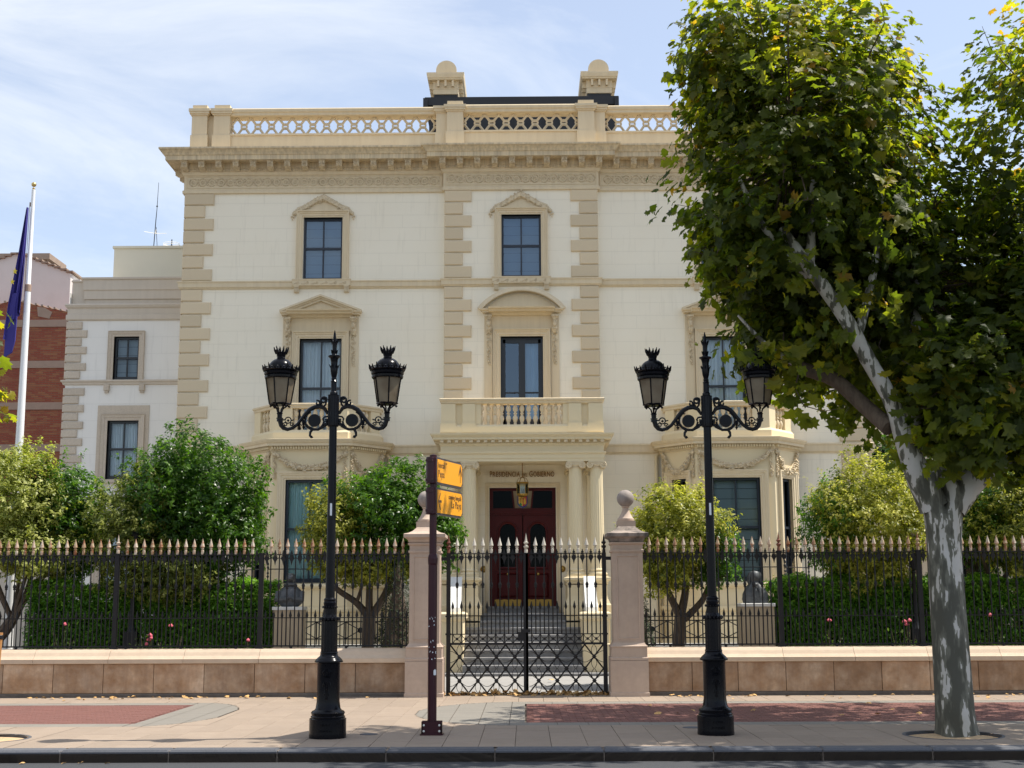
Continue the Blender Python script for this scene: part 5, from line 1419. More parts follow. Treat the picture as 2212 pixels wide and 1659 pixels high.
# ------------------------------------------------------------------ gate leaves
def gate_leaf(lbl, x0, x1, side):
    """x0..x1 between the hanging stile and the meeting stile"""
    t = thing('gate_leaf', lbl, 'gate', (x0 if side < 0 else x1, FI, 0), 'leaves of the iron entrance gate')
    ox = x0 if side < 0 else x1
    a, b = x0 - ox, x1 - ox
    hang, meet = (a, b) if side < 0 else (b, a)
    p = MB(); p.box(hang - .036, hang + .036, -.036, .036, .0, 2.46); p.box(hang - .05, hang + .05, -.05, .05, 1.03, 1.06); p.box(hang - .05, hang + .05, -.05, .05, 1.34, 1.37)
    hs = p.build('hanging_stile', 'fence', t)
    hx = hang + side * .17; p = MB(); p.box(*sorted((hang, hx)), -.02, .02, 2.33, 2.39); p.build('hinge_strap', 'iron', t)
    w_ = .042 if side < 0 else .02
    MB().box(meet - w_, meet + w_, -.03, .03, .0, 2.46).build('meeting_stile', 'fence', t)
    if side < 0: MB().lathe([(.03, 0), (.032, .05), (.022, .07), (.042, .10), (.045, .12), (.02, .135), (.02, .15), (.040, .17), (.042, .19), (.024, .20), (.022, .22), (.001, .35)], 8, (meet + .01, 0, 2.458)).build('centre_finial', 'spear_w', t, smooth=True)
    MB().lathe([(.03, 0), (.03, .05), (.022, .07), (.04, .10), (.043, .12), (.02, .135), (.02, .15), (.038, .17), (.04, .19), (.024, .20), (.020, .22), (.001, .34)], 8, (hang, 0, 2.46)).build('post_finial', 'rustpost' if side < 0 else 'fence', hs, smooth=True)
    lo, hi = min(a, b), max(a, b)
    for z, h in ((.02, .015), (.878, .018), (1.045, .008), (1.362, .008), (2.45, .008)): MB().box(lo, hi, -.02, .02, z - h, z + h).build('gate_rail', 'fence', t)
    n = 8; d = (hi - lo) / n if False else .1515
    c = (lo + hi) / 2
    g_bar = MB().lathe([(.011, 0), (.011, .80), (.019, .81), (.026, .825), (.019, .84), (.026, .845), (.03, .865), (.026, .885), (.018, .90), (.011, .915), (.011, 1.41)], 8).mesh('gate_bar', 'fence', True)
    for i in range(8):
        x = c + (i - 3.5) * d
        ob('gate_bar', g_bar, t, (x, 0, 1.04)); ob('spear_tip', spear_white, t, (x, 0, 2.455))
    sb = MB(); sb.lathe([(.010, 0), (.010, .62)], 6); sb.lathe([(.012, .60), (.016, .61), (.026, .635), (.022, .66), (.001, .745)], 6)
    sbm = sb.mesh('short_gate_bar', 'fence', True)
    ring = MB(); rm = []
    for i in range(9):
        x = c + (i - 4) * d
        if lo + .04 < x < hi - .03:
            ob('short_gate_bar', sbm, t, (x, 0, .88)); ob('fleur_ornament', fleur_m, t, (x, 0, 2.448))
    ros = MB(); ros.ball((0, 0, 0), .026, 8, (1, .7, 1))
    for k in range(4):
        s1, s2 = (1 if k % 2 else -1), (1 if k > 1 else -1)
        ros.tube(xz([(s1 * .02, s2 * .015), (s1 * .045, s2 * .03), (s1 * .066, s2 * .075)]), .006, 4)
    rosm = ros.mesh('rosette_link', 'fence')
    for i in range(-4, 5):
        x = c + (i - .0) * d + (d / 2 if False else 0)
    for i in range(8): ob('rosette_link', rosm, t, (c + (i - 3.5) * d, 0, .962))
    # lower lattice: crossing flats, ovals and studs
    zs = (.035, .232, .44, .648, .86)
    zt, zb = .86, .035; cw = (hi - lo - .07) / 4; xl = lo + .035
    lat = MB(); circ = MB(); stud = MB().lathe([(.001, -.03), (.03, -.02), (.034, 0), (.03, .02), (.001, .03)], 8); stud.rot(Matrix.Rotation(PI / 2, 3, 'X'))
    for i in range(8): stud.ball((.032 * math.cos(i * PI / 4), -.012, .032 * math.sin(i * PI / 4)), .011, 4)
    stm = stud.mesh('lattice_stud', 'fence')
    h = (zt - zb) / 4
    def seg(mb, p, q, r_=.011):
        mb.tube([(p[0], 0, p[1]), (q[0], 0, q[1])], r_, 4)
    for ci in range(4):
        for ri in range(2):
            x_, z_ = xl + ci * cw, zb + ri * 2 * h
            seg(lat, (x_, z_), (x_ + cw, z_ + 2 * h), .013); seg(lat, (x_, z_ + 2 * h), (x_ + cw, z_), .013)
            ob('lattice_stud', stm, t, (x_ + cw / 2, 0, z_ + h))
            if ri == 0 and ci: ob('lattice_stud', stm, t, (x_, 0, z_ + 2 * h))
            mx_, mz = x_ + cw / 2, z_ + h
            # concave arcs round every node
            for k in (-1, 1):
                # upright lenses above and below every stud, and shallow arcs from stud to stud
                circ.tube(xz([(mx_ + k * (.006 + .042 * math.sin(PI * q / 8)), mz + h * (.06 + .94 * q / 8)) for q in range(9)], .012), .0048, 4)
                circ.tube(xz([(mx_ + k * (.006 + .042 * math.sin(PI * q / 8)), mz - h * (.06 + .94 * q / 8)) for q in range(9)], .012), .0048, 4)
                if ci < 3: circ.tube(xz([(mx_ + .025 + (cw - .05) * q / 8, mz + k * (.022 + .075 * math.sin(PI * q / 8))) for q in range(9)], .012), .0048, 4)
                else: circ.tube(xz([(mx_ + .025 + (cw - .05) * q / 8, mz + k * (.022 + .075 * math.sin(PI * q / 8))) for q in range(5)], .012), .0048, 4)
                if ci == 0: circ.tube(xz([(mx_ - .025 - (cw - .05) * q / 8, mz + k * (.022 + .075 * math.sin(PI * q / 8))) for q in range(5)], .012), .0048, 4)
    lat.build('lattice_bars', 'fence', t); circ.build('lattice_arcs', 'fence', t)
    if side < 0:
        lk = MB(); lk.box(meet - .07, meet + .08, -.06, .05, 1.07, 1.13); lk.box(meet - .14, meet - .03, -.035, .035, .93, 1.08); lk.build('lock', 'fence', t)
    else: pass
    return t
gate_leaf('left leaf of the black iron gate with pale spearheads', -1.375, -.01, -1)
gate_leaf('right leaf of the black iron gate with pale spearheads', .012, 1.38, 1)

# ------------------------------------------------------------------ street lamps
def make_lamp():
    t = thing('street_lamp', 'x', 'street lamp', (0, 0, 0), 'black ornate two-armed street lamps on the pavement')
    b = MB(); b.lathe([(.222, 0), (.225, .02), (.222, .06), (.222, .225), (.205, .235), (.208, .25), (.195, .262), (.20, .28), (.205, .295), (.19, .315), (.165, .325), (.150, .345), (.142, .40), (.138, .43), (.138, .86), (.142, .88), (.172, .89), (.172, .905), (.160, .915), (.155, .925), (.13, .95), (.11, .965), (.105, .985)], 32)
    ba = b.build('lamp_base', 'ironlamp', t, smooth=True)
    # embossed crown and scroll badge on the front of the base
    g = MB()
    def on(a, z, r_=.140): return (r_ * math.sin(a), -r_ * math.cos(a), z)
    for k in range(5): g.tube([on((k - 2) * .12, .74), on((k - 2) * .19, .775), on((k - 2) * .10, .80)], .006, 4)
    g.tube([on(a * .1, .735) for a in range(-3, 4)], .009, 4); g.tube([on(a * .1, .715) for a in range(-3, 4)], .006, 4); g.ball(on(0, .81), .009, 5)
    for s in (-1, 1):
        g.tube([on(s * (.22 + .1 * math.cos(R(q))), .60 + .06 * math.sin(R(q))) for q in range(0, 300, 30)], .006, 4)
        g.tube([on(s * (.12 + .08 * math.cos(R(q))), .50 + .04 * math.sin(R(q))) for q in range(0, 300, 30)], .006, 4)
    g.tube([on(0, .45), on(0, .67)], .008, 4); g.build('embossed_badge', 'ironlamp', ba)
    for r0, (z, n) in enumerate(((.155, 7), (.085, 9))):
        g = MB()
        for i in range(n):
            a = (i - (n - 1) / 2) * .085
            g.tube([on(a, z, .223), on(a, z + .022, .223)], .005, 4); g.tube([on(a - .02, z + .022 * (i % 2), .223), on(a + .02, z + .022 * (i % 2), .223)], .004, 4)
        tag(g.build('cast_relief', 'ironlamp', ba), kind='stuff')
    # fluted lower shaft with two petal collars
    n = 18; fl = lambda i: 1 - .05 * [0, .8, 1, .8][i % 4]
    f = MB(); f.lathe([(.103, .985), (.108, 1.0), (.103, 1.01), (.103, 1.02)], 24); f.lathe([(.100, 1.02), (.100, 1.39), (.09, 1.43), (.073, 1.46), (.073, 1.54)], n * 4, flute=fl)
    f.lathe([(.07, 1.54), (.078, 1.60), (.075, 1.61), (.07, 1.62), (.078, 1.635), (.07, 1.65), (.06, 1.66)], 24); fo = f.build('fluted_shaft', 'ironlamp', t)
    pc = MB()
    for i in range(16):
        a = 2 * PI * i / 16
        pc.ball((.112 * math.cos(a), .112 * math.sin(a), 1.405), .022, 6, (1, 1, 1.2)); pc.ball((.082 * math.cos(a), .082 * math.sin(a), 1.548), .015, 6, (1, 1, 1.1))
    pc.build('petal_collar', 'ironlamp', fo)
    p = MB(); p.lathe([(.058, 1.65), (.055, 2.4), (.048, 3.78)], 20); po = p.build('lamp_pole', 'ironlamp', t, smooth=True)
    h = MB(); h.lathe([(.06, 3.77), (.068, 3.78), (.070, 3.82), (.070, 4.16), (.072, 4.17)], 60, flute=lambda i: 1 - .05 * [0, 1, 0][i % 3])
    h.lathe([(.05, 4.17), (.05, 4.20), (.038, 4.215), (.036, 4.33), (.042, 4.34), (.03, 4.36), (.035, 4.375), (.03, 4.39)], 16); h.build('arm_hub', 'ironlamp', t)
    v = MB(); v.lathe([(.028, 4.39), (.042, 4.44), (.05, 4.50), (.042, 4.56), (.045, 4.60), (.055, 4.64), (.078, 4.655), (.078, 4.67), (.04, 4.68), (.03, 4.70), (.025, 4.72), (.03, 4.80), (.038, 4.85), (.02, 4.86), (.020, 4.89), (.015, 4.95), (.003, 5.0)], 14)
    for zc, rr_, n_ in ((4.72, .03, 8), (4.86, .036, 8), (4.53, .046, 7)):
        for i in range(n_):
            a = 2 * PI * i / n_; c_, s_ = math.cos(a), math.sin(a)
            v.tube([(rr_ * .8 * c_, rr_ * .8 * s_, zc - .03), (rr_ * 1.1 * c_, rr_ * 1.1 * s_, zc), (rr_ * 1.45 * c_, rr_ * 1.45 * s_, zc + .028)], [.009, .008, .003], 4)
    v.build('finial', 'ironlamp', t, smooth=True)
    # arms
    for s in (-1, 1):
        a = MB()
        def T_(pts, r_=.014, n_=6): a.tube([(s * p_[0], 0, p_[1]) for p_ in pts], [q * 1.3 for q in r_] if isinstance(r_, list) else r_ * 1.3, n_)
        # big S: from the hub up over the disc and down to the lantern socket
        S_ = [(.07, 3.93), (.11, 4.0), (.17, 4.025), (.235, 4.02), (.30, 3.985), (.35, 3.93), (.40, 3.865), (.45, 3.80), (.51, 3.755), (.57, 3.74), (.62, 3.755), (.65, 3.79), (.665, 3.85)]
        T_(S_, [.012, .018, .02, .022, .022, .02, .017, .016, .017, .018, .02, .022, .024])
        T_([(.67, 3.84), (.67, 3.87)], .03, 8); T_([(.67, 3.875), (.67, 3.885)], .035, 8)
        # ring round the disc, ending in a hanging curl
        T_(arc(.235, 3.85, .118, 65, -175, 18), .010); T_([(.07, 3.83), (.11, 3.775), (.19, 3.735), (.26, 3.74), (.315, 3.77), (.345, 3.81)], [.014, .013, .013, .013, .012, .01])
        T_([(.26, 3.74), (.285, 3.70), (.288, 3.66), (.27, 3.64), (.255, 3.65)], [.013, .013, .012, .014, .016])
        T_([(.07, 3.9), (.11, 3.895), (.13, 3.87), (.12, 3.845)], .009); T_([(.07, 3.85), (.10, 3.85)], .018)
        T_([(.07, 3.79), (.11, 3.80), (.125, 3.82)], .010)
        # upper scroll
        T_(spiral(.125, 4.105, .045, .012, 160, -330, 16), .010); T_([(.085, 4.12), (.10, 4.05), (.13, 4.02)], .010)
        T_([(.165, 4.09), (.15, 4.05), (.135, 4.015), (.11, 3.98)], .010); T_(spiral(.20, 4.07, .035, .008, 60, 420, 14), .009); T_([(.17, 4.04), (.185, 4.05)], .012)
        # leaf drops under the arm and the small flower ring
        T_([(.385, 3.88), (.375, 3.82), (.37, 3.77)], [.006, .014, .004]); T_([(.37, 3.80), (.34, 3.79), (.33, 3.81)], .006); T_([(.37, 3.80), (.40, 3.79), (.415, 3.81)], .006)
        T_([(.37, 3.775), (.37, 3.735)], [.017, .002])
        T_(arc(.565, 3.855, .038, 0, 340, 14), .006); a.ball((s * .565, 0, 3.85), .02, 5); T_([(.49, 3.86), (.53, 3.85)], .006); T_([(.60, 3.86), (.64, 3.86)], .007); T_(spiral(.60, 3.80, .03, .008, 0, 400, 12), .006); T_(spiral(.52, 3.80, .025, .008, 180, -200, 12), .006)
        ar = a.build('lamp_arm', 'ironlamp', t)
        d = MB().lathe([(.001, -.02), (.078, -.018), (.082, 0), (.078, .018), (.001, .02)], 28); d.rot(Matrix.Rotation(PI / 2, 3, 'X')); d.V = [(x + s * .235, y, z + 3.85) for x, y, z in d.V]
        d.build('shield_disc', 'ironlamp', ar, smooth=True)
        # lantern
        L_ = MB(); cx = s * .672
        L_.lathe([(.03, 3.885), (.032, 3.93), (.04, 3.94), (.03, 3.955)], 10, (cx, 0, 0))
        for k in range(6):
            q = 2 * PI * k / 6 + .3; c_, s_ = math.cos(q), math.sin(q)
            L_.tube([(cx + .02 * c_, .02 * s_, 3.94), (cx + .04 * c_, .04 * s_, 4.0), (cx + .10 * c_, .10 * s_, 4.045)], .009, 5)
            L_.ball((cx + .115 * c_, .115 * s_, 4.03), .02, 5)
        L_.lathe([(.12, 4.045), (.135, 4.05), (.14, 4.06), (.13, 4.07)], 6, (cx, 0, 0))
        for k in range(6):
            q = 2 * PI * k / 6 + (.25 if s < 0 else .75)
            L_.tube([(cx + .132 * math.cos(q), .132 * math.sin(q), 4.06), (cx + .185 * math.cos(q), .185 * math.sin(q), 4.395)], .009, 4)
        L_.lathe([(.19, 4.375), (.198, 4.385), (.20, 4.41), (.19, 4.42), (.205, 4.43), (.21, 4.455), (.20, 4.47), (.215, 4.48), (.19, 4.49)], 24, (cx, 0, 0))
        lan = L_.build('lantern', 'ironlamp', t)
        q0 = .25 if s < 0 else .75
        for k in range(6):
            q, q1 = 2 * PI * k / 6 + q0, 2 * PI * (k + 1) / 6 + q0
            MB().add([(cx + .128 * math.cos(q), .128 * math.sin(q), 4.065), (cx + .128 * math.cos(q1), .128 * math.sin(q1), 4.065), (cx + .18 * math.cos(q1), .18 * math.sin(q1), 4.385), (cx + .18 * math.cos(q), .18 * math.sin(q), 4.385)], [(0, 1, 2, 3)]).build('lantern_pane', 'lampglass', lan)
        dm_ = MB().lathe([(.18, 4.49)] + [(.155 * math.cos(R(a_)) + .004, 4.505 + .138 * math.sin(R(a_))) for a_ in range(0, 76, 12)] + [(.055, 4.645), (.05, 4.655), (.055, 4.67), (.06, 4.69), (.045, 4.71)], 28, (cx, 0, 0)); dm_.build('lantern_dome', 'ironlamp', lan, smooth=True)
        gl_ = MB()
        for k in range(18):
            q = 2 * PI * k / 18; c_, s_ = math.cos(q), math.sin(q); big = 1 if k % 3 == 0 else .55
            gl_.tube([(cx + .205 * c_, .205 * s_, 4.475), (cx + .222 * c_, .222 * s_, 4.51), (cx + (.225 + .012 * big) * c_, (.225 + .012 * big) * s_, 4.525 + .035 * big)], [.014, .013, .003], 4)
            w_ = q + .17; gl_.ball((cx + .22 * math.cos(w_), .22 * math.sin(w_), 4.51), .013, 4)
        gl_.tube([(cx + .213 * math.cos(2 * PI * k / 24), .213 * math.sin(2 * PI * k / 24), 4.485) for k in range(25)], .012, 4, False)
        for k in range(12):
            q = 2 * PI * k / 12; c_, s_ = math.cos(q), math.sin(q); big = 1 if k % 2 == 0 else .6
            gl_.tube([(cx + .06 * c_, .06 * s_, 4.70), (cx + .082 * c_, .082 * s_, 4.745), (cx + .095 * c_, .095 * s_, 4.755 + .035 * big)], [.014, .012, .003], 4)
        gl_.tube([(cx + .066 * math.cos(2 * PI * k / 16), .066 * math.sin(2 * PI * k / 16), 4.71) for k in range(17)], .009, 4, False)
        gl_.build('crown_gallery', 'ironlamp', lan)
    MB().box(-.012, .013, -.0585, -.054, 2.66, 2.81).build('sticker', 'paper', t)
    return t
lamp = make_lamp()
lamp.location = (-2.40, 16.35, 0); lamp['label'] = 'black ornate two-armed street lamp left of the amber signpost'
copy_thing(lamp, (2.30, 16.6, 0), 'black ornate two-armed street lamp beside the big plane tree, right of the gate')

# ------------------------------------------------------------------ signpost
sg = thing('signpost', 'dark maroon signpost with two amber direction boards in front of the left gate pillar', 'signpost', (-1.165, 16.65, 0))
p = MB(); p.lathe([(.056, .02), (.055, 2.06), (.060, 2.08), (.062, 2.14), (.055, 2.18), (.046, 2.20), (.045, 3.39), (.048, 3.40), (.047, 3.44), (.001, 3.455)], 10); sp_ = p.build('sign_pole', 'maroon', sg)
b = MB(); b.box(-.14, .14, -.10, .10, .0, .018); b.box(-.125, .125, -.07, -.055, .018, .165); b.box(-.125, .125, .055, .07, .018, .165); b.box(-.125, -.11, -.07, .07, .018, .15); b.box(.11, .125, -.07, .07, .018, .15)
bo_ = b.build('foot_bracket', 'maroon', sg)
bl = MB()
for x in (-.095, .095):
    for z in (.05, .12):
        q = MB().lathe([(.014, 0), (.014, .012), (.001, .02)], 6); q.rot(Matrix.Rotation(PI / 2, 3, 'X')); bl.add([(a + x, c_ - .07, d + z) for a, c_, d in q.V], q.F)
bl.build('bracket_bolts', 'whitestone', bo_)
pe = MB(); rr = random.Random(3)
for k in range(26):
    a = rr.uniform(-1.1, .9); z = rr.choice([1.32, 1.36, 1.40, 1.30, 1.12, 1.05, .98, .92]) + rr.uniform(-.02, .02); r_ = .0565
    w_, h_ = rr.uniform(.05, .22), rr.uniform(.006, .022)
    pe.add([(r_ * math.sin(a), -r_ * math.cos(a), z), (r_ * math.sin(a + w_), -r_ * math.cos(a + w_), z + rr.uniform(-.005, .005)), (r_ * math.sin(a + w_), -r_ * math.cos(a + w_), z + h_), (r_ * math.sin(a), -r_ * math.cos(a), z + h_)], [(0, 1, 2, 3)])
a0 = .35
pe.add([(.0572 * math.sin(a0 + q), -.0572 * math.cos(a0 + q), z) for q, z in ((0, .72), (.35, .715), (.7, .72), (.7, .775), (.35, .79), (0, .775))], [(0, 1, 4, 5), (1, 2, 3, 4)])
pe.build('torn_sticker_scraps', 'paper', sp_)
ANG = math.atan2(.86, .30)     # boards point away from the street, towards the gate and right
SL_ = .88
def board(z0, h, kind):
    o = thing_part = ob('direction_board', None, sg, (.0, -.0, z0), (0, 0, ANG))
    f = MB()
    r_ = .05
    pts = [(.03, 0), (SL_ - r_, 0), (SL_, r_), (SL_, h - r_), (SL_ - r_, h), (.03, h)]
    me = MB().prism([(.0, 0), (.04, -.012), (SL_ - r_, -.012), (SL_ + .01, r_ - .01), (SL_ + .01, h - r_ + .01), (SL_ - r_, h + .012), (.04, h + .012), (0, h)], lambda a, b_, hh: (a, hh, b_), -.02, .035)
    o.data = None
    bpy.data.objects.remove(o)
    o = me.build('direction_board', 'signframe', sg, (.02, -.045, z0), (0, 0, ANG))
    MB().prism([(.035, .012), (SL_ - r_ - .005, .012), (SL_ - .015, r_ + .005), (SL_ - .015, h - r_), (SL_ - r_ - .005, h - .012), (.035, h - .012)], lambda a, b_, hh: (a, hh, b_), -.024, -.0205).build('sign_face', 'signyellow', o)
    cl = MB(); cl.lathe([(.066, -.01), (.07, .0), (.07, h), (.066, h + .01)], 14, (0, .045, 0)); cl.box(-.08, -.05, -.0, .09, .02, .05); cl.box(-.08, -.05, .0, .09, h - .05, h - .02)
    cl.build('clamp', 'maroon', o)
    def words(s_, size, x, z, width):
        text_run(o, s_, size, width, (x, -.0255, z), (1, 0, 0), (0, 0, 1), .0008, 'signletter')
    ar = MB()
    if kind == 0:
        words('hostal', .10, .06, h - .115, .20); words("''", .08, .30, h - .095, .045); words('Pepa', .13, .06, h - .235, .20)
        ar.box(.79, .802, -.0262, -.0245, .06, .27)
        for s_ in (-1, 1): ar.prism([(.796, .29), (.796 + s_ * .055, .17), (.796 + s_ * .05, .14), (.796, .23)], lambda a, b_, hh: (a, hh, b_), -.0265, -.0248)
    else:
        words('camping bungal\u00f2', .085, .40, h - .105, .43); words('La Playa', .13, .50, h - .215, .33)
        ar.box(.08, .17, -.0262, -.0245, .145, .175)
        for s_ in (-1, 1): ar.prism([(.055, .16), (.125, .16 + s_ * .11), (.14, .16 + s_ * .10), (.085, .16)], lambda a, b_, hh: (a, hh, b_), -.0265, -.0248)
    ar.build('arrow', 'signletter', o)
board(3.085, .315, 0); board(2.70, .315, 1)

# ------------------------------------------------------------------ flagpole and flag
fp = thing('flagpole', 'tall white flagpole with gilt ball behind the fence at far left', 'flagpole', (-10.60, 27.4, -.12))
fp.scale = (1.07, 1.07, 1.0745)
p = MB(); p.lathe([(.10, 0), (.085, 1.5), (.075, 5.0), (.058, 7.78)], 16); p.lathe([(.06, 7.78), (.045, 7.8), (.036, 9.82), (.02, 9.83)], 16); p.build('pole', 'white', fp, smooth=True)
p = MB(); p.lathe([(.062, 7.72), (.063, 7.86), (.055, 7.87)], 16); p.build('joint_collar', 'concrete', fp)
p = MB(); p.lathe([(.02, 9.82), (.03, 9.85), (.015, 9.87)], 10); p.ball((0, 0, 9.935), .05, 14); p.build('gilt_ball', 'gold', fp, smooth=True)
p = MB(); p.tube([(-.05, -.03, 9.5), (-.055, -.05, 5), (-.06, -.04, 1.2)], .006, 4); p.box(-.06, -.04, -.02, .02, 9.48, 9.56); p.build('halyard', 'concrete', fp)
# limp flag: folds widen towards the bottom
n1, n2 = 34, 40
V = []; F = []
for j in range(n2 + 1):
    t = j / n2
    for i in range(n1 + 1):
        u = i / n1
        zt = 9.43 - 2.45 * t
        wd = .02 + .33 * t ** .9
        amp = .015 + .055 * t
        x = -9.93 - wd * (1 - u) + .012 * math.sin(9 * u + 3 * t)
        y = 25.42 + amp * math.sin(u * 15 + 2.2 * t) + .02 * math.sin(u * 31)
        zz = zt - (.42 * (1 - u) ** 1.0 * max(0, t - .8) * 5 * (.3 + .7 * math.sin(min(1, u * 1.9) * PI)) if t > .8 else 0) + (.34 * u * max(0, t - .55) * 2.2)
        V.append(((x + 9.865) * 1.07, (y - 25.5) * 1.07, zz * 1.0745))
for j in range(n2):
    for i in range(n1):
        a = j * (n1 + 1) + i; F.append((a, a + 1, a + n1 + 2, a + n1 + 1))
flag = MB().add(V, F).build('flag', 'flagblue', None, (-10.60, 27.4, -.12), smooth=True)
tag(flag, 'limp dark blue flag with yellow stars hanging down the white flagpole', 'flag')
fl2 = MB(); fl2.prism([(-.0, 0), (.13, .02), (.11, -.95), (.05, -1.18), (-.10, -1.28), (-.08, -.5)], lambda a, b_, h: (-.265 * 1.07 + a * 1.07, -.10 + h + .015 * math.sin(a * 40), (7.66 + b_) * 1.0745), -.02, .02)
fl2.build('flag_tail', 'flagblue', flag)
for (x, z, s_) in ((-10.085, 8.10, .065), (-10.125, 7.89, .065)):
    st = []
    for k in range(10):
        a = PI / 2 + PI * k / 5; r_ = s_ if k % 2 == 0 else s_ * .4
        st.append((x + r_ * math.cos(a) * .8, z + r_ * math.sin(a)))
    MB().prism(st, lambda a, b_, h: ((a + 9.865) * 1.07, -.165 + h, b_ * 1.0745), -.004, .004).build('star', 'flagyellow', flag)

# ------------------------------------------------------------------ garden lamp posts, busts, low railings, stake
def garden_post(x, lbl, top):
    t = thing('garden_lamp_post', lbl, 'lamp post', (x, 25.3, 0), 'black lamp posts behind the fence')
    p = MB(); p.box(-.16, .16, -.16, .16, 0, .75); p.box(-.18, .18, -.18, .18, .75, .80); p.box(-.12, .12, -.12, .12, .8, 1.08); p.lathe([(.10, 1.08), (.07, 1.14), (.05, 1.2)], 12); p.build('post_base', 'iron', t)
    p = MB(); p.lathe([(.05, 1.2), (.045, 1.3), (.032, top), (.045, top + .02), (.03, top + .05)], 10); p.build('post_shaft', 'iron', t, smooth=True)
    p = MB(); p.lathe([(.03, top + .05), (.06, top + .08), (.09, top + .3), (.10, top + .31), (.05, top + .4), (.001, top + .45)], 8); p.build('post_head', 'iron', t)
garden_post(-7.46, 'slender black garden lamp post behind the left fence, half hidden by the round tree', 2.6)
garden_post(7.32, 'slender black garden lamp post behind the right fence beside the trunk of the variegated tree', 2.1)

def bust(x, y, lbl, plbl, kind, ztop, zh):
    pd = thing('stone_pedestal', plbl, 'pedestal', (x, y, 0), 'stone pedestals behind the fence')
    hw = .285 if kind == 0 else .315
    MB().box(-hw + .02, hw - .02, -hw + .02, hw - .02, 0, ztop - .06).build('pedestal_block', 'pedestal', pd)
    MB().topbev(-hw, hw, -hw, hw, ztop - .06, ztop, .008).build('pedestal_slab', 'whitestone', pd)
    t = thing('bust', lbl, 'bust', (x, y, ztop))
    h = zh - ztop
    # one continuous body: rings from the cut arms up over shoulders, neck and head
    if kind == 0:
        rings = [(0, .15, .12, 0), (.06, .22, .15, 0), (.14, .245, .16, 0), (.22, .235, .15, 0), (.30, .205, .135, .01), (.36, .155, .12, .02), (.405, .10, .09, .02), (.44, .075, .08, .02), (.46, .058, .065, .01), (.475, .062, .07, 0), (.50, .074, .088, -.005), (.53, .08, .098, -.01), (.56, .082, .102, -.008), (.59, .08, .10, 0), (.615, .068, .085, .005), (.632, .045, .06, .01), (.64, .01, .015, .01)]
    else:
        rings = [(0, .23, .14, 0), (.08, .245, .15, 0), (.18, .235, .15, 0), (.27, .195, .14, .01), (.33, .145, .12, .02), (.365, .115, .10, .02), (.39, .095, .09, .02), (.41, .095, .085, .02), (.44, .10, .09, .01), (.48, .104, .10, .01), (.52, .104, .105, .01), (.555, .098, .102, .01), (.585, .082, .09, .01), (.605, .055, .065, .01), (.612, .01, .015, .01)]
    n = 36; V = []; F = []; k = h / rings[-1][0]
    for (z, rx, ry, dy) in rings:
        for i in range(n):
            a = 2 * PI * i / n - PI / 2; c_, s_ = math.cos(a), math.sin(a)
            px, py = rx * c_, ry * s_ + dy
            fr_ = max(0, -s_)
            zz = z
            if .47 < z < .60 and kind == 0 or .41 < z < .58 and kind == 1:
                zc = (z - (.47 if kind == 0 else .41)) / .14
                side = abs(c_)
                py -= fr_ ** 10 * .022 * math.exp(-((zc - .42) / .22) ** 2)      # nose
                py += math.exp(-((side - .36) / .12) ** 2) * fr_ * .012 * math.exp(-((zc - .58) / .12) ** 2)   # eye sockets
                py -= fr_ ** 4 * .008 * math.exp(-((zc - .75) / .10) ** 2)       # brow
                py -= fr_ ** 5 * .010 * math.exp(-((zc - .05) / .12) ** 2)       # chin
                py += fr_ ** 8 * .006 * math.exp(-((zc - .22) / .05) ** 2)       # mouth
            if z < .36:
                py -= .012 * math.sin(a * 9 + z * 14) * (.4 + fr_) ; px += .008 * math.sin(a * 7 + z * 22)
            V.append((px, py, zz * k))
    for j in range(len(rings) - 1):
        for i in range(n): F.append((j * n + i, j * n + (i + 1) % n, (j + 1) * n + (i + 1) % n, (j + 1) * n + i))
    F += [tuple(range(n))[::-1], tuple(range(len(V) - n, len(V)))]
    MB().add(V, F).build('bust_body', 'bustbronze', t, smooth=True)
    g = MB()
    if kind == 0:
        g.tube([(.10 * math.cos(q), -.005 + .085 * math.sin(q), (.405 - .02 * math.sin(q)) * k) for q in [2 * PI * i / 18 for i in range(19)]], .034, 7, False)   # cowl
        for s in (-1, 1):
            g.tube([(s * .22, -.02, .28 * k), (s * .23, -.09, .13 * k), (s * .12, -.155, .14 * k), (-s * .0, -.175, (.17 + s * .02) * k)], [.055, .06, .05, .035], 8)
            for f_ in range(5): g.tube([(-s * .0, -.175, (.16 + .012 * f_ + s * .015) * k), (-s * .04, -.185, (.155 + .014 * f_ + s * .015) * k), (-s * .075, -.17, (.15 + .013 * f_ + s * .015) * k)], .008, 5)
            g.ball((s * .083, 0, .535 * k), .018, 6, (.5, 1, 1.5))
        g.build('habit_cowl_and_arms', 'bustbronze', t, smooth=True)
    else:
        for s in (-1, 1):
            for f_ in range(5): g.tube([(s * .085, -.02 + .02 * f_, .58 * k), (s * .108, -.03 + .03 * f_, .50 * k), (s * .112, -.035 + .03 * f_, .42 * k), (s * .10, -.04 + .03 * f_, .36 * k)], [.018, .024, .026, .014], 6)
            g.tube([(s * .03, -.11, .37 * k), (s * .06, -.145, .25 * k), (s * .075, -.155, .02 * k)], [.018, .02, .02], 6)
        for f_ in range(5): g.ball((.0, -.15, (.06 + .06 * f_) * k), .012, 5)
        g.ball((0, -.125, .345 * k), .03, 6, (1.2, .7, 1.4))
        g.build('wig_and_coat_lapels', 'bustbronze', t, smooth=True)
bust(-4.47, 25.3, 'grey bronze bust of a bald monk with folded arms on the left pedestal', 'square stone pedestal with white slab under the monk bust', 0, 1.53, 2.16)
bust(4.32, 25.3, 'grey bronze bust of a person with a long wig and coat, on the right pedestal', 'square stone pedestal with white slab under the wigged bust', 1, 1.56, 2.165)

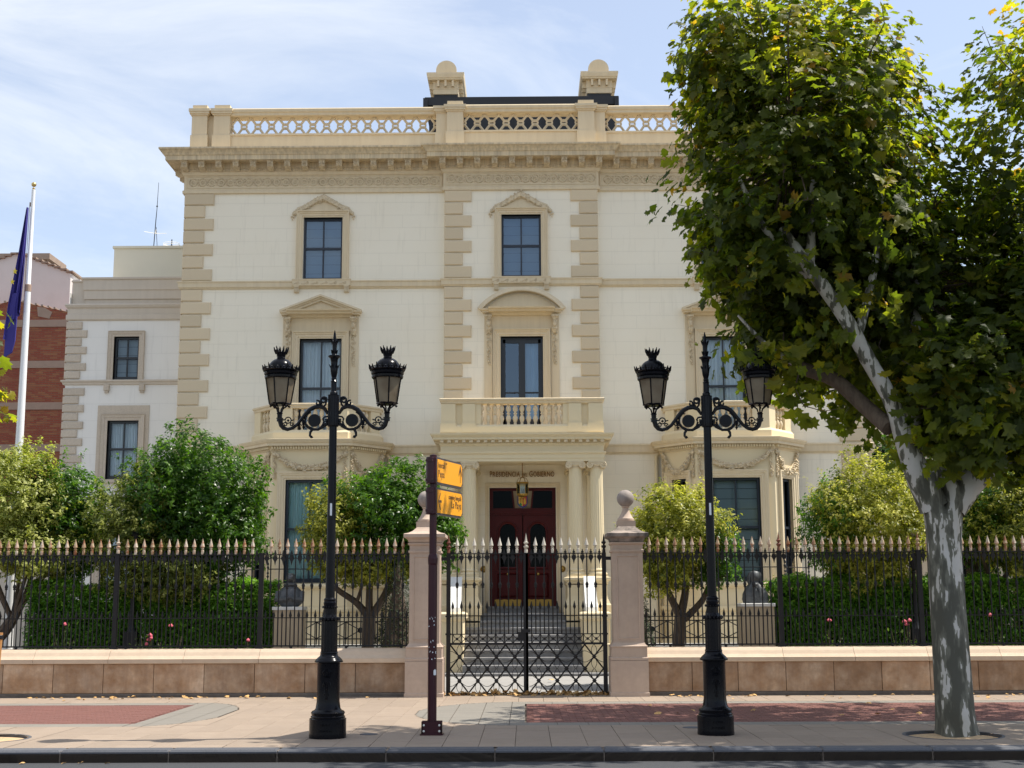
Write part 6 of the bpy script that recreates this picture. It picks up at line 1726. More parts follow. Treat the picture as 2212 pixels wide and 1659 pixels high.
def low_rail(lbl, x0, x1, y):
    t = thing('low_railing', lbl, 'railing', ((x0 + x1) / 2, y, 0), 'low crossed railings in front of the bay windows')
    L_ = x1 - x0; n = int(round(L_ / .62)); d = L_ / n
    MB().box(-L_ / 2, L_ / 2, -.12, .12, 0, .72).build('stone_kerb', 'whitestone', t)
    r_ = MB()
    for z in (.84, 1.20): r_.box(-L_ / 2, L_ / 2, -.012, .012, z - .012, z + .012)
    for i in range(n + 1): x = -L_ / 2 + i * d; r_.box(x - .012, x + .012, -.012, .012, .72, 1.21)
    r_.build('rails', 'fence', t)
    for i in range(n):
        c = MB(); xa = -L_ / 2 + i * d
        c.tube([(xa, 0, .85), (xa + d, 0, 1.19)], .010, 4); c.tube([(xa, 0, 1.19), (xa + d, 0, .85)], .010, 4)
        q = MB().lathe([(.001, -.015), (.06, -.012), (.06, .012), (.001, .015)], 12); q.rot(Matrix.Rotation(PI / 2, 3, 'X')); c.add([(a + xa + d / 2, b_, c_ + 1.02) for a, b_, c_ in q.V], q.F)
        c.build('cross_panel', 'fence', t)
low_rail('low iron railing with crosses and discs below the left bay window', -7.6, -2.6, 28.6)
low_rail('low iron railing with crosses and discs below the right bay window', 2.35, 7.5, 28.6)
sk = thing('tree_stake', 'orange brown round tree stake with a dark strap, cut by the left edge', 'stake', (-6.60, 16.7, 0))
st_ = MB(); st_.tube([(-.02, 0, -.05), (.03, 0, 1.25)], [.045, .042], 10); st_.build('stake', 'wood', sk, smooth=True)
MB().lathe([(.047, 1.17), (.05, 1.18), (.05, 1.215), (.047, 1.22)], 12, (.028, 0, 0)).build('strap', 'iron', sk)

# ------------------------------------------------------------------ planting
M['heart'] = mat('dense inner twigs and leaves', (.018, .028, .010), .95, noise=(12., .6, (.035, .03, .018)))
PRIV, PLANE, SMALL = leaf_privet(), leaf_plane(), leaf_small()
def shoots(c, r, n, length, up_=.9):
    """twig points of upright shoots that break the outline of a clipped crown"""
    p, nr = ellipsoid_points(n, c, r, .96, .1)
    keep = nr[:, 2] > -.1; p, nr = p[keep], nr[keep]
    return p, nr
def crown(name, parent, lumps, m, size, n, per, twig, spread, droop, tlo, thi, seed=0, template=PRIV, inner=.6, rough=.13, shoot=0):
    """lumps: list of (centre, radii, share)"""
    Ps, Ns, Ts, Tn = [], [], [], []
    for k, (c, r, sh) in enumerate(lumps):
        P, Nr = ellipsoid_points(int(n * sh * 1.25), c, r, inner, rough, seed + k)
        f_ = np.sin(P[:, 0] * 9 + seed) * np.sin(P[:, 2] * 8 + seed * 2) + np.sin(P[:, 1] * 7 + P[:, 0] * 4 + seed)
        keep = (f_ > -.55) | (rs.rand(len(P)) < .35); P, Nr = P[keep], Nr[keep]
        b, nn, t, ax = spray(P, Nr, per, spread, twig, droop, .35)
        Ps.append(b); Ns.append(nn); Ts.append(t)
        up_l = (Nr[:, 2] * .5 + .5)
        Tn.append(np.clip(np.repeat(tlo + (thi - tlo) * rs.rand(len(P)), per) + rs.randn(len(b)) * .12, 0, 1))
        if shoot:
            P, Nr = shoots(c, r, int(shoot * sh), .3)
            ax = norm(Nr * .6 + np.array([0, 0, .9]) + rs.randn(len(P), 3) * .15)
            L_ = .08 + .22 * rs.rand(len(P)); q = 12
            t_ = np.arange(q) / q
            B = (P[:, None] + ax[:, None] * (t_[None, :, None] * L_[:, None, None])).reshape(-1, 3)
            axr = np.repeat(ax, q, 0); o_ = norm(np.cross(axr, rs.randn(len(B), 3)))
            Ps.append(B); Ns.append(axr + rs.randn(len(B), 3) * .2); Ts.append(o_ + axr * .55 - np.array([0, 0, droop * .6]))
            Tn.append(np.clip(np.repeat(tlo + (thi - tlo) * (.5 + .5 * rs.rand(len(P))), q) + .12, 0, 1))
    P, Nn, T, tn = map(np.concatenate, (Ps, Ns, Ts, Tn))
    S_ = size * (.65 + .6 * rs.rand(len(P)))
    return leaves(name, P, Nn, T, S_, template, m, parent, tn)
def limbs(parent, specs, m='trunk', name='limb', n=8):
    for pts, r in specs:
        # smooth the centre line a little
        pts = [Vector(p) for p in pts]; out = []; rr = []
        for i in range(len(pts) - 1):
            p0, p1, p2, p3 = pts[max(0, i - 1)], pts[i], pts[i + 1], pts[min(len(pts) - 1, i + 2)]
            for k in range(5):
                t = k / 5
                out.append(.5 * ((2 * p1) + (p2 - p0) * t + (2 * p0 - 5 * p1 + 4 * p2 - p3) * t * t + (3 * p1 - p0 - 3 * p2 + p3) * t ** 3))
                rr.append(r[i] + (r[i + 1] - r[i]) * t)
        out.append(pts[-1]); rr.append(r[-1])
        MB().tube(out, rr, n).build(name, m, parent, smooth=True)

def small_tree(lbl, x, y, trunk, branches, crowns, group='clipped privet trees behind the fence'):
    t = thing('privet_tree', lbl, 'tree', (x, y, 0), group)
    limbs(t, [([(p[0] - x, p[1] - y, p[2]) for p in pts], r) for pts, r in trunk], name='trunk')
    limbs(t, [([(p[0] - x, p[1] - y, p[2]) for p in pts], r) for pts, r in branches], name='limb', n=6)
    for nm, lumps, m, size, n, lo, hi, seed, shoot in crowns:
        crown(nm, t, [((c[0] - x, c[1] - y, c[2]), r, sh) for c, r, sh in lumps], m, size * 1.08, int(n * 1.55), 9, .16, .022, .35, lo, hi, seed, shoot=shoot, inner=.40, rough=.17)
    return t
def vase(x, y, z0, z1, w_, k=5):
    out = []
    for i in range(k):
        a = 2 * PI * i / k + .4
        out.append(([(x, y, z0), (x + w_ * .4 * math.cos(a), y + w_ * .3 * math.sin(a), z0 + (z1 - z0) * .3), (x + w_ * .8 * math.cos(a), y + w_ * .6 * math.sin(a), z0 + (z1 - z0) * .65), (x + w_ * math.cos(a), y + w_ * .8 * math.sin(a), z1)], [.055, .045, .03, .015]))
    return out
small_tree('round privet tree, pale variegated on the left and green on the right, nearest the flagpole', -9.9, 26.0,
    [([(-10.5, 25.9, 0), (-10.3, 25.9, .8), (-9.95, 26, 1.4)], [.13, .10, .09])],
    vase(-10.0, 26, 1.3, 2.8, .7) + [([(-10.3, 25.9, .8), (-10.0, 25.9, 1.15), (-9.75, 25.9, 1.7), (-9.6, 25.9, 2.3)], [.08, .07, .06, .04])],
    [('variegated_crown', [((-10.1, 25.7, 3.45), (1.12, .9, 1.28), .8), ((-9.5, 25.7, 2.6), (.8, .7, .5), .25)], 'greyvarleaf', .068, 1900, .35, .9, 1, 90),
     ('green_crown', [((-9.25, 26.3, 3.4), (.78, .8, 1.05), .5), ((-8.95, 26.2, 2.9), (.55, .6, .8), .5)], 'greenleaf', .076, 1100, .2, .9, 2, 60)])
small_tree('largest round green privet tree, with a variegated left flank, left of the monk bust', -6.95, 26.0,
    [([(-7.04, 26, 0), (-7.02, 26, .8), (-6.98, 26, 1.25)], [.14, .115, .12])],
    vase(-6.98, 26, 1.2, 2.6, .85, 6) + [([(-6.98, 26, 1.25), (-6.6, 25.9, 1.45), (-6.25, 25.9, 1.8), (-6.0, 25.9, 2.3)], [.08, .07, .05, .03])],
    [('green_crown', [((-6.5, 26.0, 3.55), (1.28, 1.2, 1.38), .62), ((-5.95, 26, 3.0), (.85, .9, 1.0), .25), ((-7.1, 26.2, 3.75), (.9, .9, .95), .2)], 'greenleaf', .078, 2100, .15, .85, 3, 170),
     ('variegated_crown', [((-7.6, 25.75, 3.1), (.82, .8, 1.0), .5), ((-6.9, 25.7, 2.2), (1.15, .75, .5), .5), ((-6.95, 25.75, 1.9), (.5, .4, .4), .12)], 'greyvarleaf', .068, 1500, .1, .7, 4, 40)])
small_tree('round green privet tree with a variegated left flank between the left lamp and the signpost', -2.9, 26.0,
    [([(-3.06, 26, 0), (-3.07, 26, .8), (-3.05, 26, 1.35)], [.15, .12, .13])],
    [([(-3.05, 26, 1.3), (-3.3, 26, 1.6), (-3.75, 25.9, 1.95), (-3.85, 25.9, 2.5)], [.08, .065, .05, .03]), ([(-3.05, 26, 1.3), (-3.05, 26, 1.9), (-3.0, 26, 2.7)], [.08, .065, .04]),
     ([(-3.0, 26, 1.35), (-2.75, 26, 1.75), (-2.6, 26, 2.2), (-2.55, 26, 2.8)], [.085, .07, .06, .03]), ([(-2.75, 26, 1.75), (-2.45, 26, 2.0), (-2.2, 26, 2.5)], [.06, .05, .03]), ([(-3.3, 26, 1.6), (-3.2, 26, 2.0), (-3.35, 26, 2.5)], [.04, .03, .02])],
    [('green_crown', [((-2.65, 26.0, 3.25), (1.18, 1.1, .98), .75), ((-1.9, 26, 2.9), (.6, .7, .65), .25)], 'greenleaf', .08, 1650, .2, .9, 5, 130),
     ('variegated_crown', [((-3.7, 25.75, 3.05), (.58, .7, .8), .5), ((-3.1, 25.8, 2.35), (.95, .7, .35), .5)], 'varleaf', .064, 1200, .3, .95, 6, 50)])
small_tree('bushy yellow variegated privet tree directly right of the right gate pillar', 2.95, 26.0,
    [([(2.92, 26, 0), (2.93, 26, .7), (2.98, 26, 1.35)], [.14, .12, .11])],
    [([(2.98, 26, 1.3), (2.75, 26, 1.8), (2.55, 26, 2.4)], [.09, .06, .04]), ([(2.98, 26, 1.3), (3.1, 26, 1.9), (3.05, 26, 2.6)], [.09, .07, .04]), ([(3.05, 26, 1.25), (3.4, 26, 1.6), (3.6, 26, 1.95), (3.9, 26, 2.1)], [.07, .06, .05, .03]), ([(3.6, 26, 1.95), (3.55, 26, 2.5)], [.04, .02])],
    [('variegated_crown', [((2.95, 25.95, 2.95), (.92, .9, .85), .75), ((2.7, 25.9, 2.25), (.6, .6, .45), .25)], 'varleaf', .066, 1500, .25, .95, 7, 130),
     ('green_crown', [((3.65, 25.95, 2.5), (.45, .5, .6), 1)], 'greenleaf', .07, 260, .3, .9, 8, 20)])
small_tree('round yellow variegated privet tree just left of the big plane trunk', 6.7, 26.0,
    [([(6.72, 26, 0), (6.71, 26, .8), (6.65, 26, 1.4)], [.13, .11, .12])],
    vase(6.65, 26, 1.35, 2.6, .75, 5) + [([(6.65, 26, 1.3), (6.3, 26, 1.5), (5.95, 26, 1.85), (5.6, 26, 2.0)], [.07, .055, .04, .02])],
    [('variegated_crown', [((6.75, 25.9, 3.15), (1.15, 1.05, 1.12), .8), ((6.6, 25.9, 2.1), (.75, .7, .42), .2)], 'varleaf', .066, 1900, .3, 1., 9, 150),
     ('green_crown', [((6.0, 25.95, 3.0), (.62, .75, .85), 1)], 'greenleaf', .066, 420, .4, 1., 10, 40)])
small_tree('variegated privet tree right of the big plane trunk, cut by the right edge', 9.75, 26.0,
    [([(8.75, 26.3, 0), (8.72, 26.3, 1.2), (8.75, 26.2, 2.4)], [.14, .13, .12])],
    vase(9.1, 26.1, 1.8, 2.8, .8, 5),
    [('variegated_crown', [((9.75, 25.9, 3.1), (1.2, 1.0, 1.15), 1)], 'varleaf', .068, 1500, .1, .8, 11, 90),
     ('green_crown', [((9.0, 26.2, 3.1), (.6, .7, .95), .6), ((10.2, 26.3, 3.8), (.9, .7, .7), .4)], 'greenleaf', .072, 650, .3, .9, 12, 40)])

def hedge(lbl, x0, x1, y0, y1, za, zb, n, seed):
    t = thing('hedge', lbl, 'hedge', ((x0 + x1) / 2, (y0 + y1) / 2, 0)); ox, oy = (x0 + x1) / 2, (y0 + y1) / 2
    m = n; r_ = rs.rand(m, 3); face = rs.rand(m)
    X = x0 + (x1 - x0) * r_[:, 0]; top = za + (zb - za) * r_[:, 0] + .05 * np.sin(X * 7 + seed) + .03 * np.sin(X * 17)
    Y = y0 + (y1 - y0) * r_[:, 1]; Z = top * r_[:, 2] ** 1.25
    Nn = np.zeros((m, 3))
    f = face < .66; Y[f] = y0 + np.abs(rs.randn(f.sum())) * .05 + .035 * np.sin(X[f] * 6 + Z[f] * 5); Nn[f] = (0, -1, .35)
    t_ = (face >= .66) & (face < .86); Z[t_] = top[t_] - np.abs(rs.randn(t_.sum())) * .04; Nn[t_] = (0, -.1, 1)
    vol = (face >= .86) & (face < .97); Nn[vol] = (0, -.5, .6)
    e = face >= .97; sgn = np.where(rs.rand(e.sum()) < .5, -1, 1); X[e] = np.where(sgn < 0, x0, x1) - sgn * np.abs(rs.randn(e.sum())) * .05; Nn[e, 0] = sgn; Nn[e, 2] = .3
    P = np.stack([X - ox, Y - oy, Z], 1)
    b, nn, tt, ax = spray(P, norm(Nn), 5, .03, .08, .2, .4)
    tn = np.clip(.35 + .25 * rs.randn(len(b)) + .25 * (b[:, 2] > .9 * (za)), 0, 1)  # leaves near the top tinted lighter, a sunlit edge painted into the colour
    leaves('hedge_leaves', b, nn, tt, .070 * (.7 + .6 * rs.rand(len(b))), PRIV, 'hedgeleaf', t, tn)
    MB().box(x0 - ox + .12, x1 - ox - .12, -.06, .16, 0, min(za, zb) - .16).build('hedge_heart', 'heart', t)
    tw = MB()
    for i in range(int((x1 - x0) * 9)):
        x = rnd.uniform(x0 + .1, x1 - .1) - ox; y = rnd.uniform(-.15, .15)
        tw.tube([(x, y, 0), (x + rnd.uniform(-.1, .1), y, .7), (x + rnd.uniform(-.2, .2), y + rnd.uniform(-.1, .1), za - .1)], [.014, .010, .004], 4)
    tw.build('hedge_stems', 'trunk', t)
hedge('clipped green hedge at far left behind the fence, stepping down towards the lamp post', -9.5, -7.35, 25.45, 26.05, 2.0, 1.80, 6400, 1)
hedge('clipped green hedge between the big round tree and the monk bust', -7.3, -4.80, 25.5, 26.15, 1.82, 1.98, 7200, 2)
hedge('clipped green hedge right of the wigged bust, running behind the plane trunk', 4.66, 9.2, 25.45, 26.05, 1.97, 1.97, 12500, 3)
hedge('clipped green hedge at the far right edge behind the fence', 9.3, 12, 25.45, 26.05, 1.9, 1.95, 4600, 4)

def cone(lbl, x, y, r, h):
    t = thing('cone_topiary', lbl, 'topiary', (x, y, 0), 'dark cone topiaries beside the gateway')
    n = 2600; u = rs.rand(n); a = rs.rand(n) * 2 * PI
    z = h * (1 - np.sqrt(u)); rr = r * (1 - z / h) ** .8 * (1 + .05 * np.sin(a * 5 + z * 6)) * (1 - .1 * rs.rand(n))
    P = np.stack([rr * np.cos(a), rr * np.sin(a), z], 1); Nn = np.stack([np.cos(a), np.sin(a), np.full(n, .4)], 1)
    b, nn, tt, ax = spray(P, norm(Nn), 4, .012, .05, 0, .3)
    leaves('foliage', b, nn, tt + np.array([0, 0, .4]), .035 * (.7 + .6 * rs.rand(len(b))), SMALL, 'coneleaf', t, rs.rand(len(b)))
    MB().lathe([(.03, 0), (r * .8, .05), (r * .45, h * .4), (.01, h * .95)], 10).build('inner_branches', 'trunk', t)
cone('dark green cone topiary left of the left gate pillar', -2.40, 25.0, .55, 2.5)
cone('dark green cone topiary half hidden by the right gate pillar', 2.06, 25.0, .45, 2.1)

def rosebush(lbl, x, y, h, blooms, nl):
    t = thing('rose_bush', lbl, 'rose bush', (x, y, 0), 'rose bushes with pink flowers behind the wall')
    st = MB()
    P = []
    for k in range(7):
        a = rnd.uniform(0, 2 * PI); dx, dy = .22 * math.cos(a), .12 * math.sin(a); hh = h * rnd.uniform(.7, 1.)
        st.tube([(0, 0, 0), (dx * .5, dy * .5, hh * .5), (dx, dy, hh)], [.009, .006, .003], 4)
        for q in range(nl // 7):
            u = rnd.uniform(.35, 1); P.append((dx * u + rnd.gauss(0, .06), dy * u + rnd.gauss(0, .05), hh * u))
    st.build('stems', 'trunk', t); P = np.array(P); nn = norm(rs.randn(len(P), 3) + np.array([0, -.4, .9]))
    leaves('foliage', P, nn, rs.randn(len(P), 3), .05 * (.7 + .6 * rs.rand(len(P))), PRIV, 'roseleaf', t, rs.rand(len(P)))
    for (bx, bz) in blooms:
        f = MB(); 
        for k in range(6):
            a = k * 1.05; f.ball((.022 * math.cos(a), .022 * math.sin(a) - .01, .0), .024, 6, (1, 1, .9))
        f.ball((0, -.005, .016), .026, 6); f.build('rose_bloom', 'rose', t, (bx - x, -.05, bz))
        MB().tube([(bx - x, -.03, .4), (bx - x, -.045, bz)], .004, 4).build('stem', 'trunk', t)
rosebush('rose bush with one pink flower at the foot of the left hedge', -8.45, 24.5, 1.25, [(-8.43, 1.23)], 110)
rosebush('rose bush with a stacked cluster of pink roses beside the garden lamp post', -6.88, 24.5, 1.05, [(-6.86, 1.03), (-6.88, .95), (-6.92, .87), (-6.84, .98)], 120)
rosebush('thin rose stem with one pink flower in front of the big round tree trunk', -6.5, 24.5, 1.2, [(-6.49, 1.2)], 30)
rosebush('small rose stem with one pale flower in front of the monk bust hedge', -5.08, 24.5, .9, [(-5.07, .93)], 30)
rosebush('rose bush with one pink flower right of the second bust', 5.55, 24.5, 1.2, [(5.50, 1.25)], 120)
rosebush('rose bush with a pair of pink flowers at the right garden lamp post', 6.85, 24.5, 1.2, [(6.86, 1.22), (6.95, 1.24), (6.90, 1.17)], 100)
rosebush('rose stem with one pink flower just right of the plane trunk', 8.4, 24.5, 1.2, [(8.42, 1.33)], 40)

def bgtree(lbl, x, y, z, r, n, m='greenleaf', size=.14):
    t = thing('background_tree', lbl, 'tree', (x, y, 0))
    limbs(t, [([(0, 0, 0), (.1, 0, z * .5), (0, 0, z)], [.2, .16, .08])], name='trunk')
    crown('crown', t, [((0, 0, z), r, 1)], m, size, n, 7, .4, .06, .2, 0, .5, 5, inner=.3, rough=.25)
bgtree('dark leafy tree between the mansion corner and the plane tree', 10.4, 36.0, 5.0, (1.1, 1.1, 1.3), 420)
bgtree('dark broad tree behind the plane trunk at far right', 13.3, 36.5, 4.8, (2.0, 1.6, 2.0), 700)

# ------------------------------------------------------------------ big plane tree
PTX, PTY = 5.22, 16.62
pt = thing('plane_tree', 'big plane tree with mottled grey and white bark and yellowing crown, tinted as sunlit towards the top, at right', 'tree', (PTX, PTY, 0))
# trunk: one mesh with a flared foot and a hollow at the fork
n = 44; V = []; F = []
prof = [(-.05, .28, .02), (.03, .262, .02), (.10, .252, .015), (.3, .243, .01), (.7, .236, 0), (1.2, .228, -.01), (1.7, .218, -.02), (2.1, .212, -.02), (2.4, .222, -.015), (2.65, .245, -.01), (2.85, .268, -.01), (3.0, .27, -.03), (3.15, .22, -.06), (3.25, .10, -.08)]
prof2 = []
for (a, b) in zip(prof, prof[1:]):
    for k in range(4): t = k / 4; prof2.append(tuple(a[q] + (b[q] - a[q]) * t for q in range(3)))
prof2.append(prof[-1])
for (z, r_, dx) in prof2:
    for i in range(n):
        a = 2 * PI * i / n
        q = r_ * .95 * (1 + .03 * math.sin(3 * a + z * .8) + .018 * math.sin(7 * a - z * 1.7) + (.06 * math.sin(5 * a + 1) * max(0, .35 - z) / .35))
        # hollow: a vertical slit facing the street under the fork
        dcen = math.exp(-(((a - (1.5 * PI - .02) + PI) % (2 * PI) - PI) / .24) ** 2) * math.exp(-((z - 2.93) / .21) ** 4)
        q *= 1 - .86 * dcen
        V.append((dx + q * math.cos(a), q * math.sin(a), z))
for j in range(len(prof2) - 1):
    for i in range(n): F.append((j * n + i, j * n + (i + 1) % n, (j + 1) * n + (i + 1) % n, (j + 1) * n + i))
F.append(tuple(range(len(V) - n, len(V))))
MB().add(V, F).build('trunk', 'planebark', pt, smooth=True)
def L_(pts, r_): return ([(p[0] - PTX, p[1] - PTY, p[2]) for p in pts], r_)
limbs(pt, [
    L_([(5.12, 16.62, 2.75), (4.93, 16.6, 3.15), (4.76, 16.55, 3.62), (4.60, 16.5, 4.1), (4.32, 16.45, 4.62), (4.02, 16.3, 5.12), (3.62, 16.2, 5.68), (3.3, 16.4, 6.3)], [.20, .165, .125, .10, .10, .09, .085, .05]),
    L_([(5.32, 16.62, 2.75), (5.62, 16.6, 3.10), (5.95, 16.6, 3.32), (6.32, 16.55, 3.62), (6.6, 16.5, 4.2), (6.75, 16.5, 5.0)], [.20, .17, .15, .13, .14, .10]),
    L_([(4.9, 16.6, 3.2), (5.0, 16.9, 3.9), (5.1, 17.1, 4.8), (5.3, 17.2, 6.2)], [.09, .09, .08, .05]),
    L_([(3.62, 16.4, 5.68), (3.7, 16.4, 6.6), (3.8, 16.5, 7.8), (3.9, 16.6, 9.0)], [.07, .05, .04, .02]),
    L_([(4.2, 16.45, 4.85), (4.5, 16.6, 5.8), (4.7, 16.6, 7.0), (4.9, 16.7, 8.3)], [.06, .05, .04, .02]),
    L_([(3.62, 16.4, 5.68), (3.1, 16.3, 6.2), (2.7, 16.2, 7.0)], [.06, .045, .02]),
    L_([(3.68, 17.2, 4.62), (3.2, 17.1, 4.9), (2.8, 17, 5.3)], [.05, .035, .015]),
    L_([(6.6, 16.5, 4.2), (6.5, 16.6, 5.5), (6.6, 16.7, 7.0), (6.8, 16.8, 8.5)], [.09, .07, .05, .02]),
    L_([(6.6, 16.5, 4.2), (7.1, 16.4, 5.0), (7.5, 16.3, 6.5)], [.09, .07, .04]),
], 'planebark', n=16)
limbs(pt, [L_([(4.60, 16.6, 3.75), (4.40, 16.9, 4.05), (4.05, 17.1, 4.45), (3.68, 17.2, 4.62), (3.3, 17.3, 4.9)], [.11, .10, .095, .085, .05])], 'trunk', n=14)
tw = MB()
lumps = [((3.50, 16.7, 7.35), (1.18, 1.4, 2.15), .165), ((4.25, 17.1, 7.6), (1.05, 1.6, 1.95), .12), ((3.95, 17.6, 5.85), (1.15, .95, .90), .08), ((5.25, 17.7, 5.9), (1.40, 1.2, 1.7), .14),
         ((7.45, 16.9, 7.1), (1.38, 1.8, 2.7), .15), ((5.75, 16.4, 4.15), (.98, .8, .78), .085), ((6.7, 16.7, 4.7), (1.2, 1.2, 1.0), .07), ((3.5, 17.5, 5.05), (.55, .6, .38), .018), ((2.66, 16.5, 8.6), (.42, .6, 1.0), .032), ((2.72, 16.6, 6.2), (.38, .5, .5), .014),
         ((5.3, 19.9, 6.1), (2.0, 1.6, 1.7), .115), ((9.6, 19.9, 6.8), (2.0, 1.8, 2.2), .07), ((8.8, 16.8, 6.0), (1.5, 2.6, 2.2), .06)]
Ps, Ns, Ts, Tn = [], [], [], []
for k, (c, r_, sh) in enumerate(lumps):
    P, Nr = ellipsoid_points(int(5200 * sh), c, r_, .50, .22, k)
    if not len(P): continue
    b, nn, t_, ax = spray(P, Nr, 8, .06, .40, .45, .15)
    Ps.append(b); Ns.append(nn * 1.0); Ts.append(t_)
    base = np.clip(.34 + .22 * rs.randn(len(P)) + .10 * np.clip(P[:, 2] - 7.5, -1, 2), 0, .9)  # random tone, plus yellower tint higher up: sunlit crown top put into leaf colour
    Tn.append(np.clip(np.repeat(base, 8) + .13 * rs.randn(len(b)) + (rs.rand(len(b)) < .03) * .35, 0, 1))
    for i in range(0, len(P), 9):
        p = Vector(P[i]) - Vector((PTX, PTY, 0)); cc = Vector(c) - Vector((PTX, PTY, 0)); q = cc.lerp(p, .35)
        tw.tube([tuple(q), tuple(q.lerp(p, .55) + Vector((0, 0, .12))), tuple(p), tuple(p + Vector(ax[i * 8]) * .35)], [.018, .012, .007, .003], 4)
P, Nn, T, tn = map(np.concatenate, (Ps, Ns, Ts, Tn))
def clear_of(Pw, line, rad):
    k = np.zeros(len(Pw), bool)
    for a, b in zip(line, line[1:]):
        a, b = np.array(a), np.array(b); d = b - a; L2 = (d[[0, 2]] ** 2).sum()
        t = np.clip(((Pw[:, [0, 2]] - a[[0, 2]]) @ d[[0, 2]]) / L2, 0, 1)
        q = a[None, [0, 2]] + t[:, None] * d[None, [0, 2]]
        k |= (np.hypot(*(Pw[:, [0, 2]] - q).T) < rad) & (Pw[:, 1] < (a[1] + t * d[1]) + .1)
    return k
bare = clear_of(P, [(4.93, 16.6, 3.15), (4.60, 16.5, 4.1), (4.32, 16.45, 4.62), (4.02, 16.4, 5.12), (3.66, 16.4, 5.62)], .26)
bare |= clear_of(P, [(5.12, 16.6, 2.6), (4.93, 16.6, 3.3), (4.72, 16.5, 3.8)], .30)
bare |= clear_of(P, [(4.60, 16.6, 3.75), (4.40, 16.9, 4.05), (4.05, 17.1, 4.42), (3.75, 17.2, 4.6)], .16) & (rs.rand(len(P)) < .75)
bare &= rs.rand(len(P)) < .94
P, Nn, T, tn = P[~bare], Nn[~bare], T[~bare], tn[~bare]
P = P - np.array([PTX, PTY, 0])
S_ = .112 * (.45 + .85 * rs.rand(len(P)))
S_ *= np.clip(1.25 - .05 * (P[:, 2] - 3), .85, 1.3)
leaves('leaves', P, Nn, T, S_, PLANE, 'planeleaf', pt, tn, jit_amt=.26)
tw.build('twigs', 'trunk', pt)
# the largest, lowest leaves one by one
tvm = []
for k in range(6):
    v, f = PLANE; me = bpy.data.meshes.new('leaf'); jig = v + (rs.rand(*v.shape) - .5) * .09
    me.from_pydata([tuple(a) for a in jig], [], [tuple(int(q) for q in a) for a in f]); me.materials.append(M['planeleaf'])
    at = me.attributes.new('tint', 'FLOAT', 'POINT'); at.data.foreach_set('value', np.full(len(v), [.1, .25, .4, .5, .6, .8][k], np.float32)); tvm.append(me)
lowlumps = [((5.35, 16.15, 3.45), (.62, .35, .42), 90), ((5.9, 16.2, 3.6), (.75, .35, .45), 80), ((5.1, 16.1, 4.1), (.7, .35, .6), 60), ((3.35, 16.4, 4.55), (.5, .4, .35), 30), ((4.3, 15.9, 5.2), (.9, .3, .6), 30)]
cnt = 0
for c, r_, q in lowlumps:
    for i in range(q):
        if cnt >= 288: break
        p = Vector(c) + Vector((rs.randn() * r_[0] * .5, rs.randn() * r_[1] * .5, rs.randn() * r_[2] * .5)) - Vector((PTX, PTY, 0))
        if p.z < 2.95: continue
        s_ = .15 * rnd.uniform(.75, 1.3)
        # blade hangs from its stalk, tip down, face to the light
        e = Matrix.Rotation(rnd.uniform(0, 2 * PI), 3, 'Z') @ Matrix.Rotation(R(rnd.uniform(-145, -85)), 3, 'X')
        o = ob('leaf', tvm[rnd.choice([0, 0, 1, 1, 2, 2, 3, 4, 5])], pt, p, e.to_euler(), (s_, s_, s_)); cnt += 1
# hanging sprig over the pavement, seen against the facade
sp_ = MB(); sp_.tube([(3.62 - PTX, .5, 4.62), (3.52 - PTX, .45, 4.35), (3.62 - PTX, .4, 4.1), (3.85 - PTX, .35, 4.02), (4.1 - PTX, .3, 4.05)], [.012, .009, .007, .006, .003], 5); sp_.build('hanging_twig', 'trunk', pt)
for (x, z, s_) in ((3.42, 4.35, .17), (3.50, 4.22, .16), (3.35, 4.25, .13), (3.60, 4.0, .18), (3.70, 3.92, .16), (3.62, 3.9, .14), (3.88, 4.02, .13), (3.95, 3.93, .09), (4.1, 4.06, .09), (3.45, 4.42, .15)):
    ob('leaf', tvm[rnd.choice([0, 1, 2])], pt, (x - PTX, .42 + rnd.uniform(-.05, .05), z), (R(rnd.uniform(-110, -60)), rnd.uniform(-.4, .4), rnd.uniform(-.6, .6)), (s_, s_, s_))
for o in pt.children:
    if o.name.startswith('leaf'): pass
# neighbour plane tree, only its fringe enters the picture at the left
lt = thing('plane_tree', 'plane tree outside the left edge, only a few yellowing leaves show', 'tree', (-6.95, 16.4, 0))
limbs(lt, [([(0, 0, -.05), (0, 0, 1), (-.05, 0, 2.6), (-.3, 0, 3.6), (-.7, 0, 4.6)], [.24, .21, .20, .14, .08])], 'planebark', 'trunk', 20)
limbs(lt, [([(-.2, 0, 3.3), (-.1, 0, 4.0), (-.3, 0, 5.0)], [.1, .07, .03])], 'planebark', 'limb', 10)
P, Nr = ellipsoid_points(230, (-1.25, 0, 5.0), (1.15, 1.2, 1.2), .4, .15, 3)
b, nn, t_, ax = spray(P, Nr, 8, .07, .35, .35, .1)
leaves('leaves', b, nn, t_, .15 * (.55 + .7 * rs.rand(len(b))), PLANE, 'planeleaf', lt, np.clip(.5 + .25 * rs.randn(len(b)), 0, 1))
P, Nr = ellipsoid_points(13, (.30, -.1, 4.15), (.10, .2, .36), .3, .15, 3)
b, nn, t_, ax = spray(P, Nr, 5, .04, .12, .35, .1)
leaves('fringe_leaves', b, nn, t_, .12 * (.5 + .6 * rs.rand(len(b))), PLANE, 'planeleaf', lt, np.clip(.60 + .2 * rs.randn(len(b)), 0, 1))

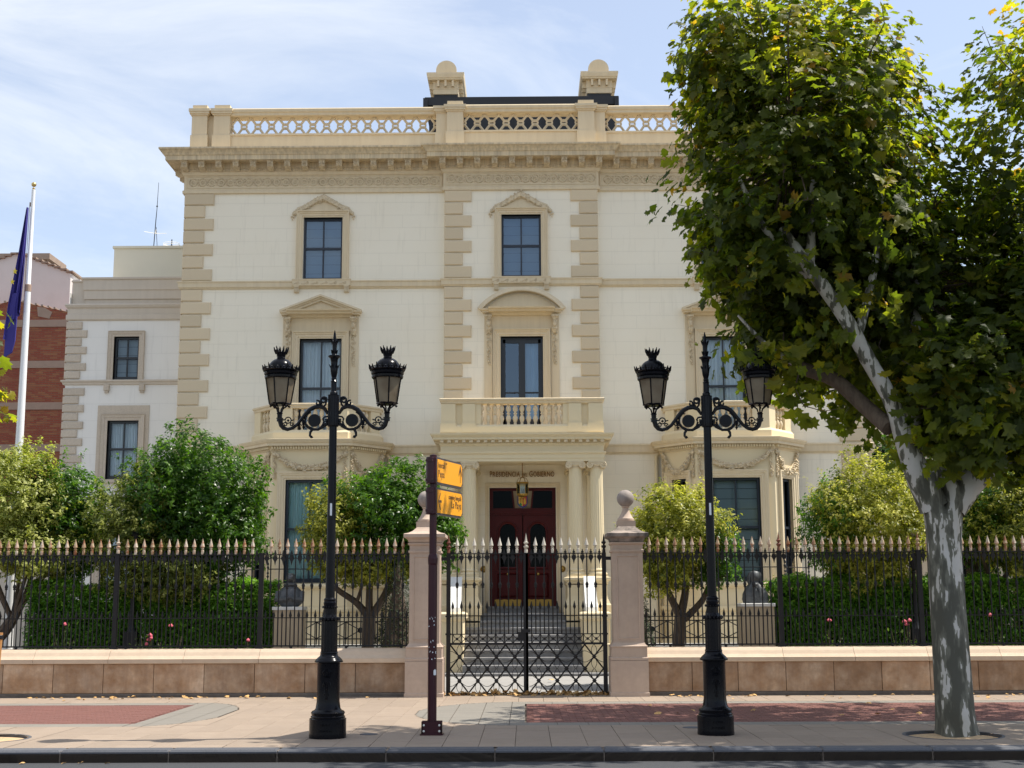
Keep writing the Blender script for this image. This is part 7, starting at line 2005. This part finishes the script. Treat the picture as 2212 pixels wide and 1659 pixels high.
# ------------------------------------------------------------------ fallen leaves
dry = []
for k in range(5):
    v, f = PLANE; jig = v.copy(); jig[:, 2] += .25 * (np.abs(jig[:, 0]) ** 1.3) * (1 if k % 2 else -1) + .10 * np.sin(jig[:, 1] * 4 + k); jig += (rs.rand(*v.shape) - .5) * .12
    me = bpy.data.meshes.new('fallen_leaf'); me.from_pydata([tuple(a) for a in jig], [], [tuple(int(q) for q in a) for a in f]); me.materials.append(M['dryleaf']); dry.append(me)
def fallen(x, y, s_, lbl, grp):
    o = ob('fallen_leaf', dry[rnd.randrange(5)], None, (x, y, .02 + .0 * s_), (rnd.uniform(-.3, .3), rnd.uniform(-.3, .3), rnd.uniform(0, 6.28)), (s_, s_, s_)); o.location.z = .012 + s_ * .16
    tag(o, lbl, 'fallen leaf', grp)
for i in range(95):
    left = rnd.random() < .55
    x = -rnd.uniform(2.2, 9.2) if left else rnd.uniform(2.2, 9.0)
    if left and rnd.random() < .5: x = -rnd.gauss(6.2, 1.2)
    y = 23.25 - abs(rnd.gauss(0, .28)) if rnd.random() < .8 else rnd.uniform(21.8, 23.2)
    fallen(x, y, rnd.uniform(.035, .085), 'dry brown leaf lying along the foot of the left garden wall' if left else 'dry brown leaf lying along the foot of the right garden wall', 'leaves along the left wall foot' if left else 'leaves along the right wall foot')
for i in range(12):
    fallen(rnd.uniform(1.5, 7), rnd.uniform(18.5, 21.5), rnd.uniform(.05, .09), 'dry leaf lying on the right red brick paving', 'leaves on the right brick paving')
for x in (-5.55, -5.1, -4.9, -4.6):
    o = ob('fallen_leaf', dry[rnd.randrange(5)], None, (x, 14.93, -.115), (.1, .2, rnd.uniform(0, 6)), (.05, .05, .05)); tag(o, 'dry leaf lying in the gutter at the foot of the kerb', 'fallen leaf', 'leaves in the gutter')
n = 230
X = rs.uniform(-1.45, 1.45, n); Y = 23.62 - np.abs(rs.randn(n)) * .10 + .03; Z = .010 + .035 * rs.rand(n) * np.exp(-((Y - 23.6) / .12) ** 2)
Z *= 1 + 1.0 * np.exp(-((X + .45) / .2) ** 2) + .8 * np.exp(-((X - .35) / .25) ** 2)
dl = leaves('leaf_litter', np.stack([X, Y, Z], 1), norm(rs.randn(n, 3) * .5 + np.array([0, 0, 1])), rs.randn(n, 3), .075 * (.5 + .7 * rs.rand(n)), PLANE, 'dryleaf', None, rs.rand(n))
tag(dl, 'drift of dry brown leaves piled along the bottom of the iron gate', 'leaf litter')
dg = [(-1.05, .04), (.85, .05)]
fallen(.52, 27.5, .10, 'single orange leaf on the grey path behind the gate', None)
